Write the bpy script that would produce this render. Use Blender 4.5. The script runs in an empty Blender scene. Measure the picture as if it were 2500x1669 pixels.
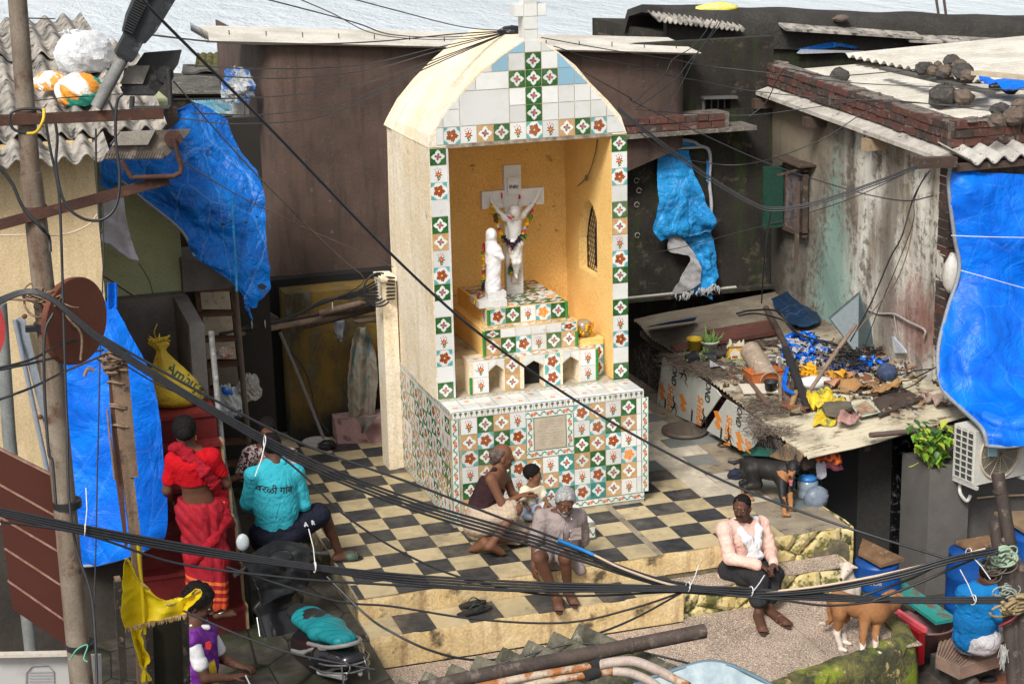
import bpy,math,random
import numpy as np
from mathutils import Vector,Matrix
rnd=random.Random(7)
SC=bpy.context.scene
COL=SC.collection
CF=np.array([-3.4314,-15.9433,6.1255])
YAW,PIT,ROL,FP=0.307817,0.264628,-0.023217,4463.4
def _axes():
 cy,sy,cp,sp=math.cos(YAW),math.sin(YAW),math.cos(PIT),math.sin(PIT)
 f=np.array([sy*cp,cy*cp,-sp]);r=np.array([cy,-sy,0.]);u=np.cross(r,f)
 cr,sr=math.cos(ROL),math.sin(ROL)
 return f,cr*r+sr*u,-sr*r+cr*u
AF,AR,AU=_axes()
cam=bpy.data.objects.new('camera',bpy.data.cameras.new('camera'));COL.objects.link(cam)
cam.matrix_world=Matrix(((AR[0],AU[0],-AF[0],CF[0]),(AR[1],AU[1],-AF[1],CF[1]),(AR[2],AU[2],-AF[2],CF[2]),(0,0,0,1)))
cam.data.sensor_width=36;cam.data.lens=FP/2500*36;cam.data.clip_end=20000;cam.data.clip_start=.1
SC.camera=cam
SUN_EL,SUN_AZ=math.radians(46),math.radians(221)
w=bpy.data.worlds.new('World');SC.world=w;w.use_nodes=True
nt=w.node_tree;bg=nt.nodes['Background']
sky=nt.nodes.new('ShaderNodeTexSky');sky.sky_type='NISHITA';sky.sun_disc=False
sky.sun_elevation=SUN_EL;sky.sun_rotation=SUN_AZ;sky.dust_density=4.;sky.air_density=1.2
hs=nt.nodes.new('ShaderNodeHueSaturation');hs.inputs['Saturation'].default_value=.25
nt.links.new(sky.outputs[0],hs.inputs['Color']);nt.links.new(hs.outputs[0],bg.inputs['Color'])
bg.inputs['Strength'].default_value=.092
sl=bpy.data.lights.new('sun','SUN');sl.energy=2.3;sl.angle=math.radians(16);sl.color=(1,.96,.9)
so=bpy.data.objects.new('sun',sl);COL.objects.link(so)
d=Vector((math.sin(SUN_AZ)*math.cos(SUN_EL),math.cos(SUN_AZ)*math.cos(SUN_EL),math.sin(SUN_EL)))
so.rotation_euler=d.to_track_quat('Z','Y').to_euler()
SC.view_settings.view_transform='Standard';SC.view_settings.look='None';SC.view_settings.gamma=1
SC.view_settings.exposure=.62
RG={'r1':(0,0,2.8),'r2':(0,500,2.613),'r3':(0,1000,2.344),'r4':(550,950,2.181),'r5':(900,0,2.613),'r6':(900,550,2.613),'r7':(1050,1050,2.533),'r8':(1550,0,2.473),'q1':(1550,550,2.473),'q2':(1650,1050,2.533),'q3':(500,550,2.614),'q4':(1050,1050,3.336),'q5':(1700,1080,3.0155),'q6':(1900,1250,3.742),'q7':(1100,380,3.92),'q8':(380,1000,2.344),'l':(400,1050,2.5325),'s1':(1500,700,3.92),'s2':(1900,750,3.92),'n':(0,0,1),'d':(0,0,.9396)}
def _ray(k,a,b):
 o=RG[k];return AF+AR*((o[0]+a/o[2]-1250)/FP)-AU*((o[1]+b/o[2]-834.5)/FP)
def PZ(k,a,b,z):q=_ray(k,a,b);return tuple(CF+q*((z-CF[2])/q[2]))
def PY(k,a,b,y):q=_ray(k,a,b);return tuple(CF+q*((y-CF[1])/q[1]))
def PX(k,a,b,x):q=_ray(k,a,b);return tuple(CF+q*((x-CF[0])/q[0]))
def PD(k,a,b,dd):q=_ray(k,a,b);return tuple(CF+q*(dd/np.linalg.norm(q)))
def setp(o,label=None,cat=None,group=None,kind=None):
 if label:o['label']=label
 if cat:o['category']=cat
 if group:o['group']=group
 if kind:o['kind']=kind
 return o
def thing(name,label,cat,loc=(0,0,0),group=None,rz=0):
 o=bpy.data.objects.new(name,None);COL.objects.link(o);o.location=loc;o.rotation_euler=(0,0,rz);o.empty_display_size=.1
 return setp(o,label,cat,group)
class M:
 """mesh builder; every quad gets the unit square as its UV"""
 def __init__(s):s.v=[];s.f=[];s.m=[];s.uv={};s.mi=0;s.sm=[]
 def add(s,vs,fs,mi=None,smooth=False,uvs=None):
  b=len(s.v);s.v+=[tuple(map(float,p))for p in vs];mi=s.mi if mi is None else mi
  for i,f in enumerate(fs):
   if uvs:s.uv[len(s.f)]=uvs[i]
   s.f.append([b+k for k in f]);s.m.append(mi);s.sm.append(smooth)
  return s
 def quad(s,a,b,c,d_,mi=None,uvs=None):return s.add([a,b,c,d_],[(0,1,2,3)],mi,uvs=[uvs]if uvs else None)
 def box(s,x0,x1,y0,y1,z0,z1,mi=None,rot=None,c=None,jit=0):
  P=[(x,y,z)for z in(z0,z1)for y in(y0,y1)for x in(x0,x1)]
  if jit:P=[tuple(q+rnd.uniform(-jit,jit)for q in p)for p in P]
  if rot is not None:
   c=Vector(c if c is not None else((x0+x1)/2,(y0+y1)/2,(z0+z1)/2));P=[tuple(rot@(Vector(p)-c)+c)for p in P]
  return s.add(P,[(0,2,3,1),(4,5,7,6),(0,1,5,4),(1,3,7,5),(3,2,6,7),(2,0,4,6)],mi)
 def hexa(s,P,mi=None):
  return s.add(P,[(3,2,1,0),(4,5,6,7),(0,1,5,4),(1,2,6,5),(2,3,7,6),(3,0,4,7)],mi)
 def beam(s,a,b,w_,h_,mi=None,up=(0,0,1)):
  a,b=Vector(a),Vector(b);d_=(b-a).normalized();u_=Vector(up)
  sx=d_.cross(u_)
  if sx.length<1e-4:sx=d_.cross(Vector((1,0,0)))
  sx.normalize();sy=sx.cross(d_).normalized();sx*=w_/2;sy*=h_/2
  return s.hexa([a-sx-sy,a+sx-sy,b+sx-sy,b-sx-sy,a-sx+sy,a+sx+sy,b+sx+sy,b-sx+sy],mi)
 def tube(s,pts,r,n=8,mi=None,caps=True,smooth=True):
  P=[Vector(p)for p in pts];k=len(P)
  R=r if isinstance(r,(list,tuple))else[r]*k
  prev=None;V=[];F=[]
  for i in range(k):
   t=(P[min(i+1,k-1)]-P[max(i-1,0)]).normalized()
   if prev is None:
    nn=t.cross(Vector((0,0,1)));
    if nn.length<.05:nn=t.cross(Vector((1,0,0)))
   else:nn=prev-t*prev.dot(t)
   nn.normalize();prev=nn;bb=t.cross(nn)
   for j in range(n):
    a=2*math.pi*j/n;V.append(P[i]+(nn*math.cos(a)+bb*math.sin(a))*R[i])
  for i in range(k-1):
   for j in range(n):F.append((i*n+j,i*n+(j+1)%n,(i+1)*n+(j+1)%n,(i+1)*n+j))
  s.add(V,F,mi,smooth)
  if caps:s.add([V[j]for j in range(n)],[tuple(reversed(range(n)))],mi);s.add([V[(k-1)*n+j]for j in range(n)],[tuple(range(n))],mi)
  return s
 def lathe(s,c,prof,n=20,mi=None,ax=None,sx=1,sy=1,smooth=True):
  c=Vector(c);V=[];F=[]
  for(r_,z_)in prof:
   for j in range(n):
    a=2*math.pi*j/n;p=Vector((r_*math.cos(a)*sx,r_*math.sin(a)*sy,z_))
    if ax is not None:p=ax@p
    V.append(c+p)
  for i in range(len(prof)-1):
   for j in range(n):F.append((i*n+j,i*n+(j+1)%n,(i+1)*n+(j+1)%n,(i+1)*n+j))
  return s.add(V,F,mi,smooth)
 def prism(s,poly,d_,mi=None):
  """polygon of 3d points extruded by vector d_"""
  n=len(poly);P=[Vector(p)for p in poly];Q=[p+Vector(d_)for p in P]
  return s.add(P+Q,[tuple(reversed(range(n))),tuple(range(n,2*n))]+[(i,(i+1)%n,n+(i+1)%n,n+i)for i in range(n)],mi)
 def ball(s,c,r,n=10,m=7,mi=None,sc=(1,1,1),rot=None,lump=0):
  V=[];F=[];c=Vector(c);ph=rnd.random()*9
  for i in range(m+1):
   t=math.pi*i/m
   for j in range(n):
    a=2*math.pi*j/n;q=1+lump*(math.sin(3*a+ph+t*4)*math.sin(2*t+ph)+rnd.uniform(-.6,.6)*(0<i<m))
    p=Vector((math.sin(t)*math.cos(a)*sc[0],math.sin(t)*math.sin(a)*sc[1],math.cos(t)*sc[2]))*r*q
    if rot is not None:p=rot@p
    V.append(c+p)
  for i in range(m):
   for j in range(n):F.append((i*n+j,(i+1)*n+j,(i+1)*n+(j+1)%n,i*n+(j+1)%n))
  return s.add(V,F,mi,lump<.12)
 def grid(s,G,mi=None,smooth=True,uvscale=None):
  nu=len(G);nv=len(G[0]);V=[p for row in G for p in row]
  F=[(i*nv+j,i*nv+j+1,(i+1)*nv+j+1,(i+1)*nv+j)for i in range(nu-1)for j in range(nv-1)]
  U=[[(j/(nv-1),1-i/(nu-1)),((j+1)/(nv-1),1-i/(nu-1)),((j+1)/(nv-1),1-(i+1)/(nu-1)),(j/(nv-1),1-(i+1)/(nu-1))]for i in range(nu-1)for j in range(nv-1)]
  return s.add(V,F,mi,smooth,U)
 def slab(s,G,t,mi=None,smooth=True):
  """grid with thickness"""
  G=[[Vector(p)for p in row]for row in G];nu,nv=len(G),len(G[0]);H=[]
  for i in range(nu):
   row=[]
   for j in range(nv):
    a=G[min(i+1,nu-1)][j]-G[max(i-1,0)][j];b=G[i][min(j+1,nv-1)]-G[i][max(j-1,0)]
    nn=a.cross(b);nn=nn.normalized()if nn.length>1e-9 else Vector((0,0,1));row.append(G[i][j]+nn*t)
   H.append(row)
  s.grid(G,mi,smooth);s.grid([list(reversed(r_))for r_ in H],mi,smooth)
  ring=[(i,0)for i in range(nu)]+[(nu-1,j)for j in range(1,nv)]+[(i,nv-1)for i in range(nu-2,-1,-1)]+[(0,j)for j in range(nv-2,0,-1)]
  n=len(ring);V=[G[a][b]for a,b in ring]+[H[a][b]for a,b in ring]
  return s.add(V,[(i,(i+1)%n,n+(i+1)%n,n+i)for i in range(n)],mi,False)
def mk(name,m,mats,parent=None,label=None,cat=None,group=None,kind=None,shift=True):
 me=bpy.data.meshes.new(name);V=np.array(m.v)if len(m.v)else np.zeros((0,3))
 o=bpy.data.objects.new(name,me);COL.objects.link(o)
 off=np.zeros(3)
 if parent is not None:
  o.parent=parent;p=parent;off=np.zeros(3)
  while p is not None:off+=np.array(p.location);p=p.parent
 elif shift and len(V):
  off=np.array([(V[:,0].min()+V[:,0].max())/2,(V[:,1].min()+V[:,1].max())/2,V[:,2].min()]);o.location=off
 if shift:V=V-off
 me.from_pydata(V.tolist(),[],m.f)
 if not isinstance(mats,(list,tuple)):mats=[mats]
 for q in mats:me.materials.append(q)
 me.polygons.foreach_set('material_index',m.m);me.polygons.foreach_set('use_smooth',m.sm)
 uv=me.uv_layers.new(name='UVMap');U=[]
 std=[(0,0),(1,0),(1,1),(0,1)]
 for i,f in enumerate(m.f):
  q=m.uv.get(i)
  if q is None:q=std if len(f)==4 else[(0,0)]*len(f)
  for t in q:U+=[t[0],t[1]]
 uv.data.foreach_set('uv',U)
 me.update()
 return setp(o,label,cat,group,kind)
def cr(pts,n):
 """Catmull-Rom through pts, n samples per span"""
 P=[np.array(p,float)for p in pts];k=len(P)
 if k==2:return[tuple(P[0]+(P[1]-P[0])*t)for t in np.linspace(0,1,n+1)]
 out=[]
 for i in range(k-1):
  p0=P[i-1]if i else 2*P[0]-P[1];p1,p2=P[i],P[i+1];p3=P[i+2]if i+2<k else 2*P[-1]-P[-2]
  for t in np.arange(n)/n:
   out.append(tuple(.5*((2*p1)+(-p0+p2)*t+(2*p0-5*p1+4*p2-p3)*t*t+(-p0+3*p1-3*p2+p3)*t**3)))
 return out+[tuple(P[-1])]
def resamp(pts,n):
 q=np.array(cr(pts,12));L=np.concatenate([[0],np.cumsum(np.linalg.norm(np.diff(q,axis=0),axis=1))]);t=np.linspace(0,L[-1],n)
 return np.stack([np.interp(t,L,q[:,i])for i in range(3)],1)
_W=[(rnd.uniform(-1,1),rnd.uniform(-1,1),rnd.uniform(-1,1),rnd.uniform(0,6.28))for _ in range(24)]
def fold(p,fr,o=0,n=6):
 """smooth pseudo noise -1..1"""
 s=0
 for i in range(n):
  a,b,c,ph=_W[(i+o)%24];s+=math.sin((a*p[0]+b*p[1]+c*p[2])*fr*(1+.35*i)+ph+o)
 return s/n*1.6
def patch(rows,nu,nv,amp=.02,fr=9,t=.006,ridge=True,sm=True):
 """cloth through rows of 3d control points, with folds, with thickness"""
 R=[resamp(r_,nv)for r_ in rows];G=[]
 cols=[np.array(resamp([R[i][j]for i in range(len(R))],nu))for j in range(nv)]
 G=[[cols[j][i]for j in range(nv)]for i in range(nu)]
 A=np.array(G);du=np.gradient(A,axis=0);dv=np.gradient(A,axis=1);N=np.cross(du,dv);N/=np.linalg.norm(N,axis=2,keepdims=True)+1e-9
 for i in range(nu):
  for j in range(nv):
   f1=fold(A[i,j],fr);f2=fold(A[i,j],fr*2.6,7);f3=fold(A[i,j],fr*6,11)
   if ridge:f1=1-2.4*abs(f1)**.8;f2=.6-1.6*abs(f2)**.7;f3=.5-1.2*abs(f3)**.7
   A[i,j]+=N[i,j]*amp*(f1+.5*f2+.16*f3)
 m=M();m.slab(A.tolist(),t,smooth=sm);return m
class X:
 def __init__(s,m,k):s.m=m;s.k=k
 def _o(s,op,*a):return s.m.math(op,s,*a)
 def __add__(s,o):return s._o('ADD',o)
 __radd__=__add__
 def __sub__(s,o):return s._o('SUBTRACT',o)
 def __rsub__(s,o):return s.m.math('SUBTRACT',o,s)
 def __mul__(s,o):return s._o('MULTIPLY',o)
 __rmul__=__mul__
 def __truediv__(s,o):return s._o('DIVIDE',o)
 def lt(s,o):return s._o('LESS_THAN',o)
 def gt(s,o):return s._o('GREATER_THAN',o)
 def sin(s):return s._o('SINE')
 def cos(s):return s._o('COSINE')
 def abs(s):return s._o('ABSOLUTE')
 def pow(s,o):return s._o('POWER',o)
 def sqrt(s):return s._o('SQRT')
 def fract(s):return s._o('FRACT')
 def floor(s):return s._o('FLOOR')
 def mod(s,o):return s._o('MODULO',o)
 def atan2(s,o):return s._o('ARCTAN2',o)
 def mx(s,o):return s._o('MAXIMUM',o)
 def mn(s,o):return s._o('MINIMUM',o)
class Mt:
 def __init__(s,name,rough=.8,spec=.3,metal=0):
  s.mat=bpy.data.materials.new(name);s.mat.use_nodes=True;s.t=s.mat.node_tree;s.b=s.t.nodes['Principled BSDF']
  s.b.inputs['Roughness'].default_value=rough;s.b.inputs['Specular IOR Level'].default_value=spec;s.b.inputs['Metallic'].default_value=metal
  s._tc=None
 def new(s,k):return s.t.nodes.new(k)
 def lk(s,a,b):
  if isinstance(a,X):a=a.k
  s.t.links.new(a,b)
 def put(s,v,sock):
  if isinstance(v,X):s.lk(v,sock)
  elif hasattr(v,'is_output'):s.t.links.new(v,sock)
  elif isinstance(v,(tuple,list)):sock.default_value=tuple(v)+((1,)if len(v)==3 and len(sock.default_value)==4 else())
  else:sock.default_value=v
 def math(s,op,*a):
  n=s.new('ShaderNodeMath');n.operation=op
  for i,v in enumerate(a):s.put(v,n.inputs[i])
  return X(s,n.outputs[0])
 def tc(s):
  if not s._tc:s._tc=s.new('ShaderNodeTexCoord')
  return s._tc
 def pos(s,sc=(1,1,1)):
  m=s.new('ShaderNodeMapping');s.lk(s.tc().outputs['Object'],m.inputs[0]);m.inputs['Scale'].default_value=sc;return m.outputs[0]
 def gpos(s):
  g=s.new('ShaderNodeNewGeometry');return g.outputs['Position']
 def xyz(s,v):
  n=s.new('ShaderNodeSeparateXYZ');s.t.links.new(v,n.inputs[0]);return[X(s,q)for q in n.outputs]
 def uv(s):return s.xyz(s.tc().outputs['UV'])[:2]
 def noise(s,sc=5,det=4,ro=.55,vec=None,dist=0):
  n=s.new('ShaderNodeTexNoise');n.inputs['Scale'].default_value=sc;n.inputs['Detail'].default_value=det;n.inputs['Roughness'].default_value=ro;n.inputs['Distortion'].default_value=dist
  s.t.links.new(vec if vec is not None else s.pos(),n.inputs['Vector']);return X(s,n.outputs[0])
 def vor(s,sc=5,vec=None,feat='F1',out=0,rnd_=1):
  n=s.new('ShaderNodeTexVoronoi');n.feature=feat;n.inputs['Scale'].default_value=sc;n.inputs['Randomness'].default_value=rnd_
  s.t.links.new(vec if vec is not None else s.pos(),n.inputs['Vector']);return X(s,n.outputs[out])
 def step(s,x,lo,hi,a=0,b=1):
  n=s.new('ShaderNodeMapRange');s.put(x,n.inputs[0])
  for i,v in enumerate((lo,hi,a,b)):n.inputs[1+i].default_value=v
  return X(s,n.outputs[0])
 def mix(s,f,a,b):
  n=s.new('ShaderNodeMix');n.data_type='RGBA';s.put(f,n.inputs[0]);s.put(a,n.inputs[6]);s.put(b,n.inputs[7]);return n.outputs[2]
 def isl(s):
  g=s.new('ShaderNodeNewGeometry');return X(s,g.outputs['Random Per Island'])
 def col(s,c):s.put(c,s.b.inputs['Base Color']);return s
 def rough(s,c):s.put(c,s.b.inputs['Roughness']);return s
 def bump(s,h,st=.3,d_=.01):
  n=s.new('ShaderNodeBump');n.inputs['Strength'].default_value=st;n.inputs['Distance'].default_value=d_;s.put(h,n.inputs['Height']);s.t.links.new(n.outputs[0],s.b.inputs['Normal']);return s
def lin(r,g,b):
 f=lambda c:((c/255+.055)/1.055)**2.4 if c>10 else c/255/12.92
 return(f(r),f(g),f(b))
def pm(name,a,b=None,sc=3,rough=.85,bump=.25,bs=40,spots=None,spot_sc=9,lo=.38,hi=.62,streak=None,spec=.3,metal=0,bd=.01,cut=(.56,.66)):
 """two tone weathered surface: large patches a/b, optional third colour spots, optional vertical streaks"""
 m=Mt(name,rough,spec,metal);b=b or tuple(q*.8 for q in a)
 c=m.mix(m.step(m.noise(sc,6,.62),lo,hi),a,b)
 if streak:c=m.mix(m.step(m.noise(6,5,.6,m.pos((1.4,1.4,.18))),.5,.72),c,streak)
 if spots:c=m.mix(m.step(m.noise(spot_sc,8,.7),*cut),c,spots)
 g=m.noise(bs*3,2,.6);cc=m.new('ShaderNodeHueSaturation');m.t.links.new(c,cc.inputs['Color']);m.lk(m.step(g,.3,.7,.82,1.16),cc.inputs['Value'])
 m.col(cc.outputs[0])
 if bump:m.bump(m.noise(bs,6,.65),bump,bd)
 return m.mat
def flat(name,c,rough=.6,spec=.4,metal=0,var=.12,sc=30,bump=0,bd=.005):
 m=Mt(name,rough,spec,metal)
 cc=m.new('ShaderNodeHueSaturation');cc.inputs['Color'].default_value=tuple(c)+(1,);m.lk(m.step(m.noise(sc,4,.6),.3,.7,1-var,1+var),cc.inputs['Value']);m.col(cc.outputs[0])
 if bump:m.bump(m.noise(sc*1.5,4,.6),bump,bd)
 return m.mat
def wires(name,pts,r,mat,label,cat='cable',parent=None,n=10,group=None,sides=6):
 m=M();m.tube(cr(pts,n),r,sides);return mk(name,m,mat,parent,label,cat,group)
def crum(c,r_,sc,amp=.16,fr=10.,n=34,sd=0,rot=0.):
 """crumpled bag: a closed bulging surface with sharp creases, flattened where it rests"""
 m_=M();G=[];c=Vector(c)
 for i in range(n//2+1):
  th=math.pi*i/(n//2);row=[]
  for j in range(n+1):
   a=2*math.pi*(j%n)/n;q=Vector((math.sin(th)*math.cos(a),math.sin(th)*math.sin(a),math.cos(th)));k=1+amp*(.8-1.9*abs(fold(q+Vector((sd,0,0)),fr*.35))**.7)+amp*.45*(.6-1.4*abs(fold(q+Vector((0,sd,0)),fr,8)))
   row.append(c+Matrix.Rotation(rot,3,'Z')@Vector((q.x*sc[0],q.y*sc[1],max(q.z,-.7)*sc[2]))*r_*k)
  G.append(row)
 m_.grid(G,smooth=False);return m_
def decal(s_,size,k,a,b_,ang,target,mt,par,off=.003,bold=.001):
 """lettering laid on the surface of a finished mesh, seen square on from the camera side"""
 from mathutils.bvhtree import BVHTree
 w_=np.zeros(3);p=target.parent
 w_+=np.array(target.location)
 while p is not None:w_+=np.array(p.location);p=p.parent
 T=BVHTree.FromPolygons([tuple(np.array(v.co)+w_)for v in target.data.vertices],[tuple(p.vertices)for p in target.data.polygons]);q=_ray(k,a,b_);h=T.ray_cast(Vector(CF),Vector(q).normalized())
 if h[0]is None:return None
 dd=(h[0]-Vector(CF)).length;rx=Vector(AR)*math.cos(ang)-Vector(AU)*math.sin(ang);ru=Vector(AR)*math.sin(ang)+Vector(AU)*math.cos(ang);m_=textm(s_,size,h[0],rx,ru,0,bold)
 for i,v in enumerate(m_.v):
  d_=(Vector(v)-Vector(CF)).normalized();g=T.ray_cast(Vector(CF),d_);m_.v[i]=tuple((g[0]if g[0]is not None else Vector(v))-d_*off)
 return mk('lettering',m_,mt,par)
def textm(s,size,loc,rx,ru,ext=.002,bold=0,shear=0):
 """text as real letters: builder with the glyph mesh, baseline at loc, running along rx, up along ru"""
 cu=bpy.data.curves.new('t','FONT');cu.body=s;cu.size=size;cu.extrude=ext;cu.offset=bold;cu.shear=shear;cu.align_x='CENTER';cu.align_y='CENTER';cu.resolution_u=3
 o=bpy.data.objects.new('t',cu);COL.objects.link(o);bpy.context.view_layer.update()
 me=bpy.data.meshes.new_from_object(o.evaluated_get(bpy.context.evaluated_depsgraph_get()))
 rx,ru=Vector(rx).normalized(),Vector(ru).normalized();nn=rx.cross(ru);loc=Vector(loc);m=M()
 m.add([loc+rx*v.co.x+ru*v.co.y+nn*v.co.z for v in me.vertices],[tuple(p.vertices)for p in me.polygons])
 bpy.data.objects.remove(o);bpy.data.curves.remove(cu);bpy.data.meshes.remove(me);return m
def join(a,b,mi=None):
 k=len(a.v);a.v+=b.v
 for i,f in enumerate(b.f):
  if i in b.uv:a.uv[len(a.f)]=b.uv[i]
  a.f.append([k+q for q in f]);a.m.append(b.m[i]if mi is None else mi);a.sm.append(b.sm[i])
 return a
# ================================================================ MATERIALS shared
CREAM=pm('cream_plaster',(.90,.80,.64),(.82,.68,.47),1.3,.85,.5,14,(.34,.27,.16),4,streak=(.70,.58,.40),cut=(.63,.72),bd=.025)
OCHRE=pm('ochre_plaster',(.88,.59,.22),(.82,.53,.18),3,.85,.55,22,(.24,.13,.05),7,cut=(.63,.72),bd=.02)
YSTEP=pm('yellow_step_paint',(.64,.50,.28),(.56,.40,.19),3,.85,.6,14,(.10,.075,.045),3.2,streak=(.34,.22,.11),cut=(.56,.66),bd=.03)
CONC=pm('dark_concrete',(.085,.08,.07),(.045,.042,.036),3,.9,.5,24,(.16,.15,.12),8,bd=.02)
GREYC=pm('grey_render',(.16,.15,.14),(.11,.10,.095),3,.9,.35,40)
MARBLE=pm('white_marble',(.74,.73,.70),(.62,.61,.59),4,.4,.1,40,(.45,.40,.36),10,cut=(.66,.74))
GROUT=pm('dirty_grout',(.50,.44,.34),(.30,.25,.18),6,.9,.3,60)
GREENM=flat('green_glazed_trim',(.03,.22,.04),.25,.5)
BLACKP=flat('black_cable_plastic',(.018,.018,.02),.5,.4)
def tile(kind):
 m=Mt('tile_'+kind,.22,.5);u,v=m.uv();x=u-.5;y=v-.5;r=(x*x+y*y).sqrt();a=y.atan2(x)
 white=(.76,.77,.74);n=m.noise(60,3,.6)
 def inside(e):return m.step(e,-.012,.012,1,0)
 def at(cx,cy,R,pet=0,k=5,ph=0.,sx=1.,sy=1.):
  X_=(x-cx)*(1/sx);Y_=(y-cy)*(1/sy);q=(X_*X_+Y_*Y_).sqrt()
  return inside(q-R)if not pet else inside(q-((Y_.atan2(X_)*k+ph).cos()*pet+R))
 c=white
 if kind in 'GTC':
  bgc={'G':((.010,.075,.022),(.03,.13,.03)),'T':((.46,.25,.09),(.54,.34,.16)),'C':((.01,.16,.16),(.03,.24,.22))}[kind]
  c=m.mix(m.step(m.vor(26),.1,.5),*bgc)
  c=m.mix(inside(r-((a*4).cos()*.07+.335+(a*12).cos()*.012)),c,white)
  c=m.mix(inside(r-((a*4+.8).cos()*.055+.165)),c,(.04,.16,.04))
  c=m.mix(inside(r-((a*5).cos()*.02+.11)),c,m.mix(m.step(n,.4,.6),(.55,.04,.10),(.72,.20,.22)))
 elif kind=='F':
  c=m.mix(at(0,-.05,.17,.07,7,1),c,(.02,.10,.02));c=m.mix(at(0,-.30,.10,.05,3,1,.6,1),c,(.04,.16,.04))
  c=m.mix(at(0,-.04,.13,.02,9),c,(.60,.06,.04));c=m.mix(at(0,-.04,.07),c,(.80,.30,.05))
  for cx,cy in((-.2,.27),(-.06,.34),(.1,.30),(-.14,.16),(.16,.2),(.02,.22)):c=m.mix(at(cx,cy,.035,.012,4),c,(.65,.10,.06))
 elif kind in 'BO':
  c=m.mix(m.step((x*y).abs()+m.noise(16,3)*.14,.15,.19),white,(.10,.40,.40))
  br=(.22,.050,.014)if kind=='B' else(.66,.24,.06)
  c=m.mix(inside(r-((a*5+.6).cos()*.055+(a*15+1).cos()*.025+.32)),c,m.mix(m.step(m.noise(90,2),.42,.58),br,tuple(q*1.9 for q in br)))
  c=m.mix(at(0,0,.055),c,(.80,.55,.25))
 elif kind=='P':c=(.28,.52,.68)
 elif kind=='M':
  c=m.mix(m.step(((x*12.56).sin()*.22-y).abs(),.07,.12,1,0),white,(.02,.25,.13));c=m.mix(at(0,0,.20,.05,5),c,(.70,.14,.08));c=m.mix(at(0,0,.07),c,(.8,.5,.2))
  c=m.mix(m.step((y.abs()),.43,.45),c,(.03,.28,.12))
 elif kind=='V':
  X3=(u*3).fract()-.5
  q=(X3*X3+(y-.1)*(y-.1)*1.3).sqrt();c=m.mix(m.step(q,.26,.30,1,0),c,(.03,.20,.06));q2=(X3*X3*1.4+(y-.2)*(y-.2)).sqrt();c=m.mix(m.step(q2,.12,.16,1,0),c,(.62,.07,.07))
  c=m.mix(m.step(X3.abs()+(y+.27).abs(),.11,.15,1,0),c,(.35,.05,.04));c=m.mix(m.step(y,.40,.42),c,(.12,.30,.45))
 elif kind=='Y':
  c=m.mix(at(0,0,.15,.07,8),c,(.66,.20,.07));c=m.mix(at(0,0,.06),c,(.75,.45,.1))
 elif kind=='S':
  c=m.mix(m.step(m.noise(9,6,.6),.4,.6),(.55,.47,.36),(.46,.39,.30))
  ln=m.step((v*11).fract(),.30,.36)*m.step((v*11).fract(),.70,.76,1,0)*m.step(m.noise(70,2,.5),.5,.54)*m.step(x.abs(),.40,.42,1,0)*m.step(y.abs(),.44,.45,1,0)
  c=m.mix(ln*.45,c,(.25,.19,.14))
 c=m.mix(m.step(m.noise(7,8,.72),.60,.74)*.7,c,(.30,.24,.17));c=m.mix(m.step(m.noise(2.2,6,.7),.48,.72)*.35,c,(.40,.36,.27))
 hsn=m.new('ShaderNodeHueSaturation');m.t.links.new(c,hsn.inputs['Color'])if hasattr(c,'is_output')else m.put(c,hsn.inputs['Color'])
 m.lk(m.isl()*.24+.80,hsn.inputs['Value']);m.col(hsn.outputs[0]);m.bump(m.noise(25,2),.06,.01);return m.mat
TK='GTCFBOPWMVYS'
TILE={k:tile(k)for k in TK}
TMATS=[TILE[k]for k in TK]+[GROUT]
def tl(m,k,a,ux,uz,w_,h_,nrm,t=.004,gap=.0022):
 """one ceramic tile, corner a, along ux and uz, thin box"""
 a,ux,uz,nrm=map(Vector,(a,ux,uz,nrm));j=rnd.uniform(0,.0012)
 p=a+ux*gap+uz*gap+nrm*(t+j);q=p+ux*(w_-2*gap);r_=q+uz*(h_-2*gap);s_=p+uz*(h_-2*gap);mi=TK.index(k);bk=-nrm*(t+j)
 rot=(0,0);m.add([p,q,r_,s_],[(0,1,2,3)],mi)
 m.add([p,q,r_,s_,p+bk,q+bk,r_+bk,s_+bk],[(4,5,1,0),(5,6,2,1),(6,7,3,2),(7,4,0,3)],len(TK))
# ================================================================ PAVED PLATFORM (structure)
def checker(name,A,B,lo=.0):
 m=Mt(name,.55,.35);c=m.mix(m.isl(),A,B)
 c=m.mix(m.step(m.noise(7,7,.65),.48,.66)*.55,c,tuple(q*1.4+.03 for q in A));c=m.mix(m.step(m.noise(2.1,7,.72),.50,.68)*.65,c,(.16,.13,.095));c=m.mix(m.step(m.noise(4.5,7,.7,m.pos((1,1.3,1))),.60,.66)*.5,c,(.05,.045,.035))
 c=m.mix(m.step(m.noise(120,2,.6),.62,.7)*.3,c,(.3,.28,.24));m.col(c);m.rough(m.step(m.noise(5,4),.35,.65,.35,.75));m.bump(m.noise(60,5,.6),.25,.004);return m.mat
TBLK=checker('black_floor_tile',(.022,.023,.026),(.045,.044,.043));TCRM=checker('cream_floor_tile',(.38,.31,.18),(.52,.41,.24))
TOLD=checker('worn_floor_slab',(.52,.45,.34),(.38,.35,.29));TGRY=checker('grey_floor_slab',(.10,.12,.12),(.22,.22,.20))
SCREED=pm('patched_cement',(.30,.25,.18),(.20,.165,.12),3,.85,.4,30,(.07,.065,.055),5)
m=Mt('terrazzo',.7,.3)
c=m.mix(m.step(m.vor(55,out=0),.12,.42),(.62,.53,.43),(.34,.25,.19));chip=m.vor(75);cc=m.vor(75,out=1)
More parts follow.
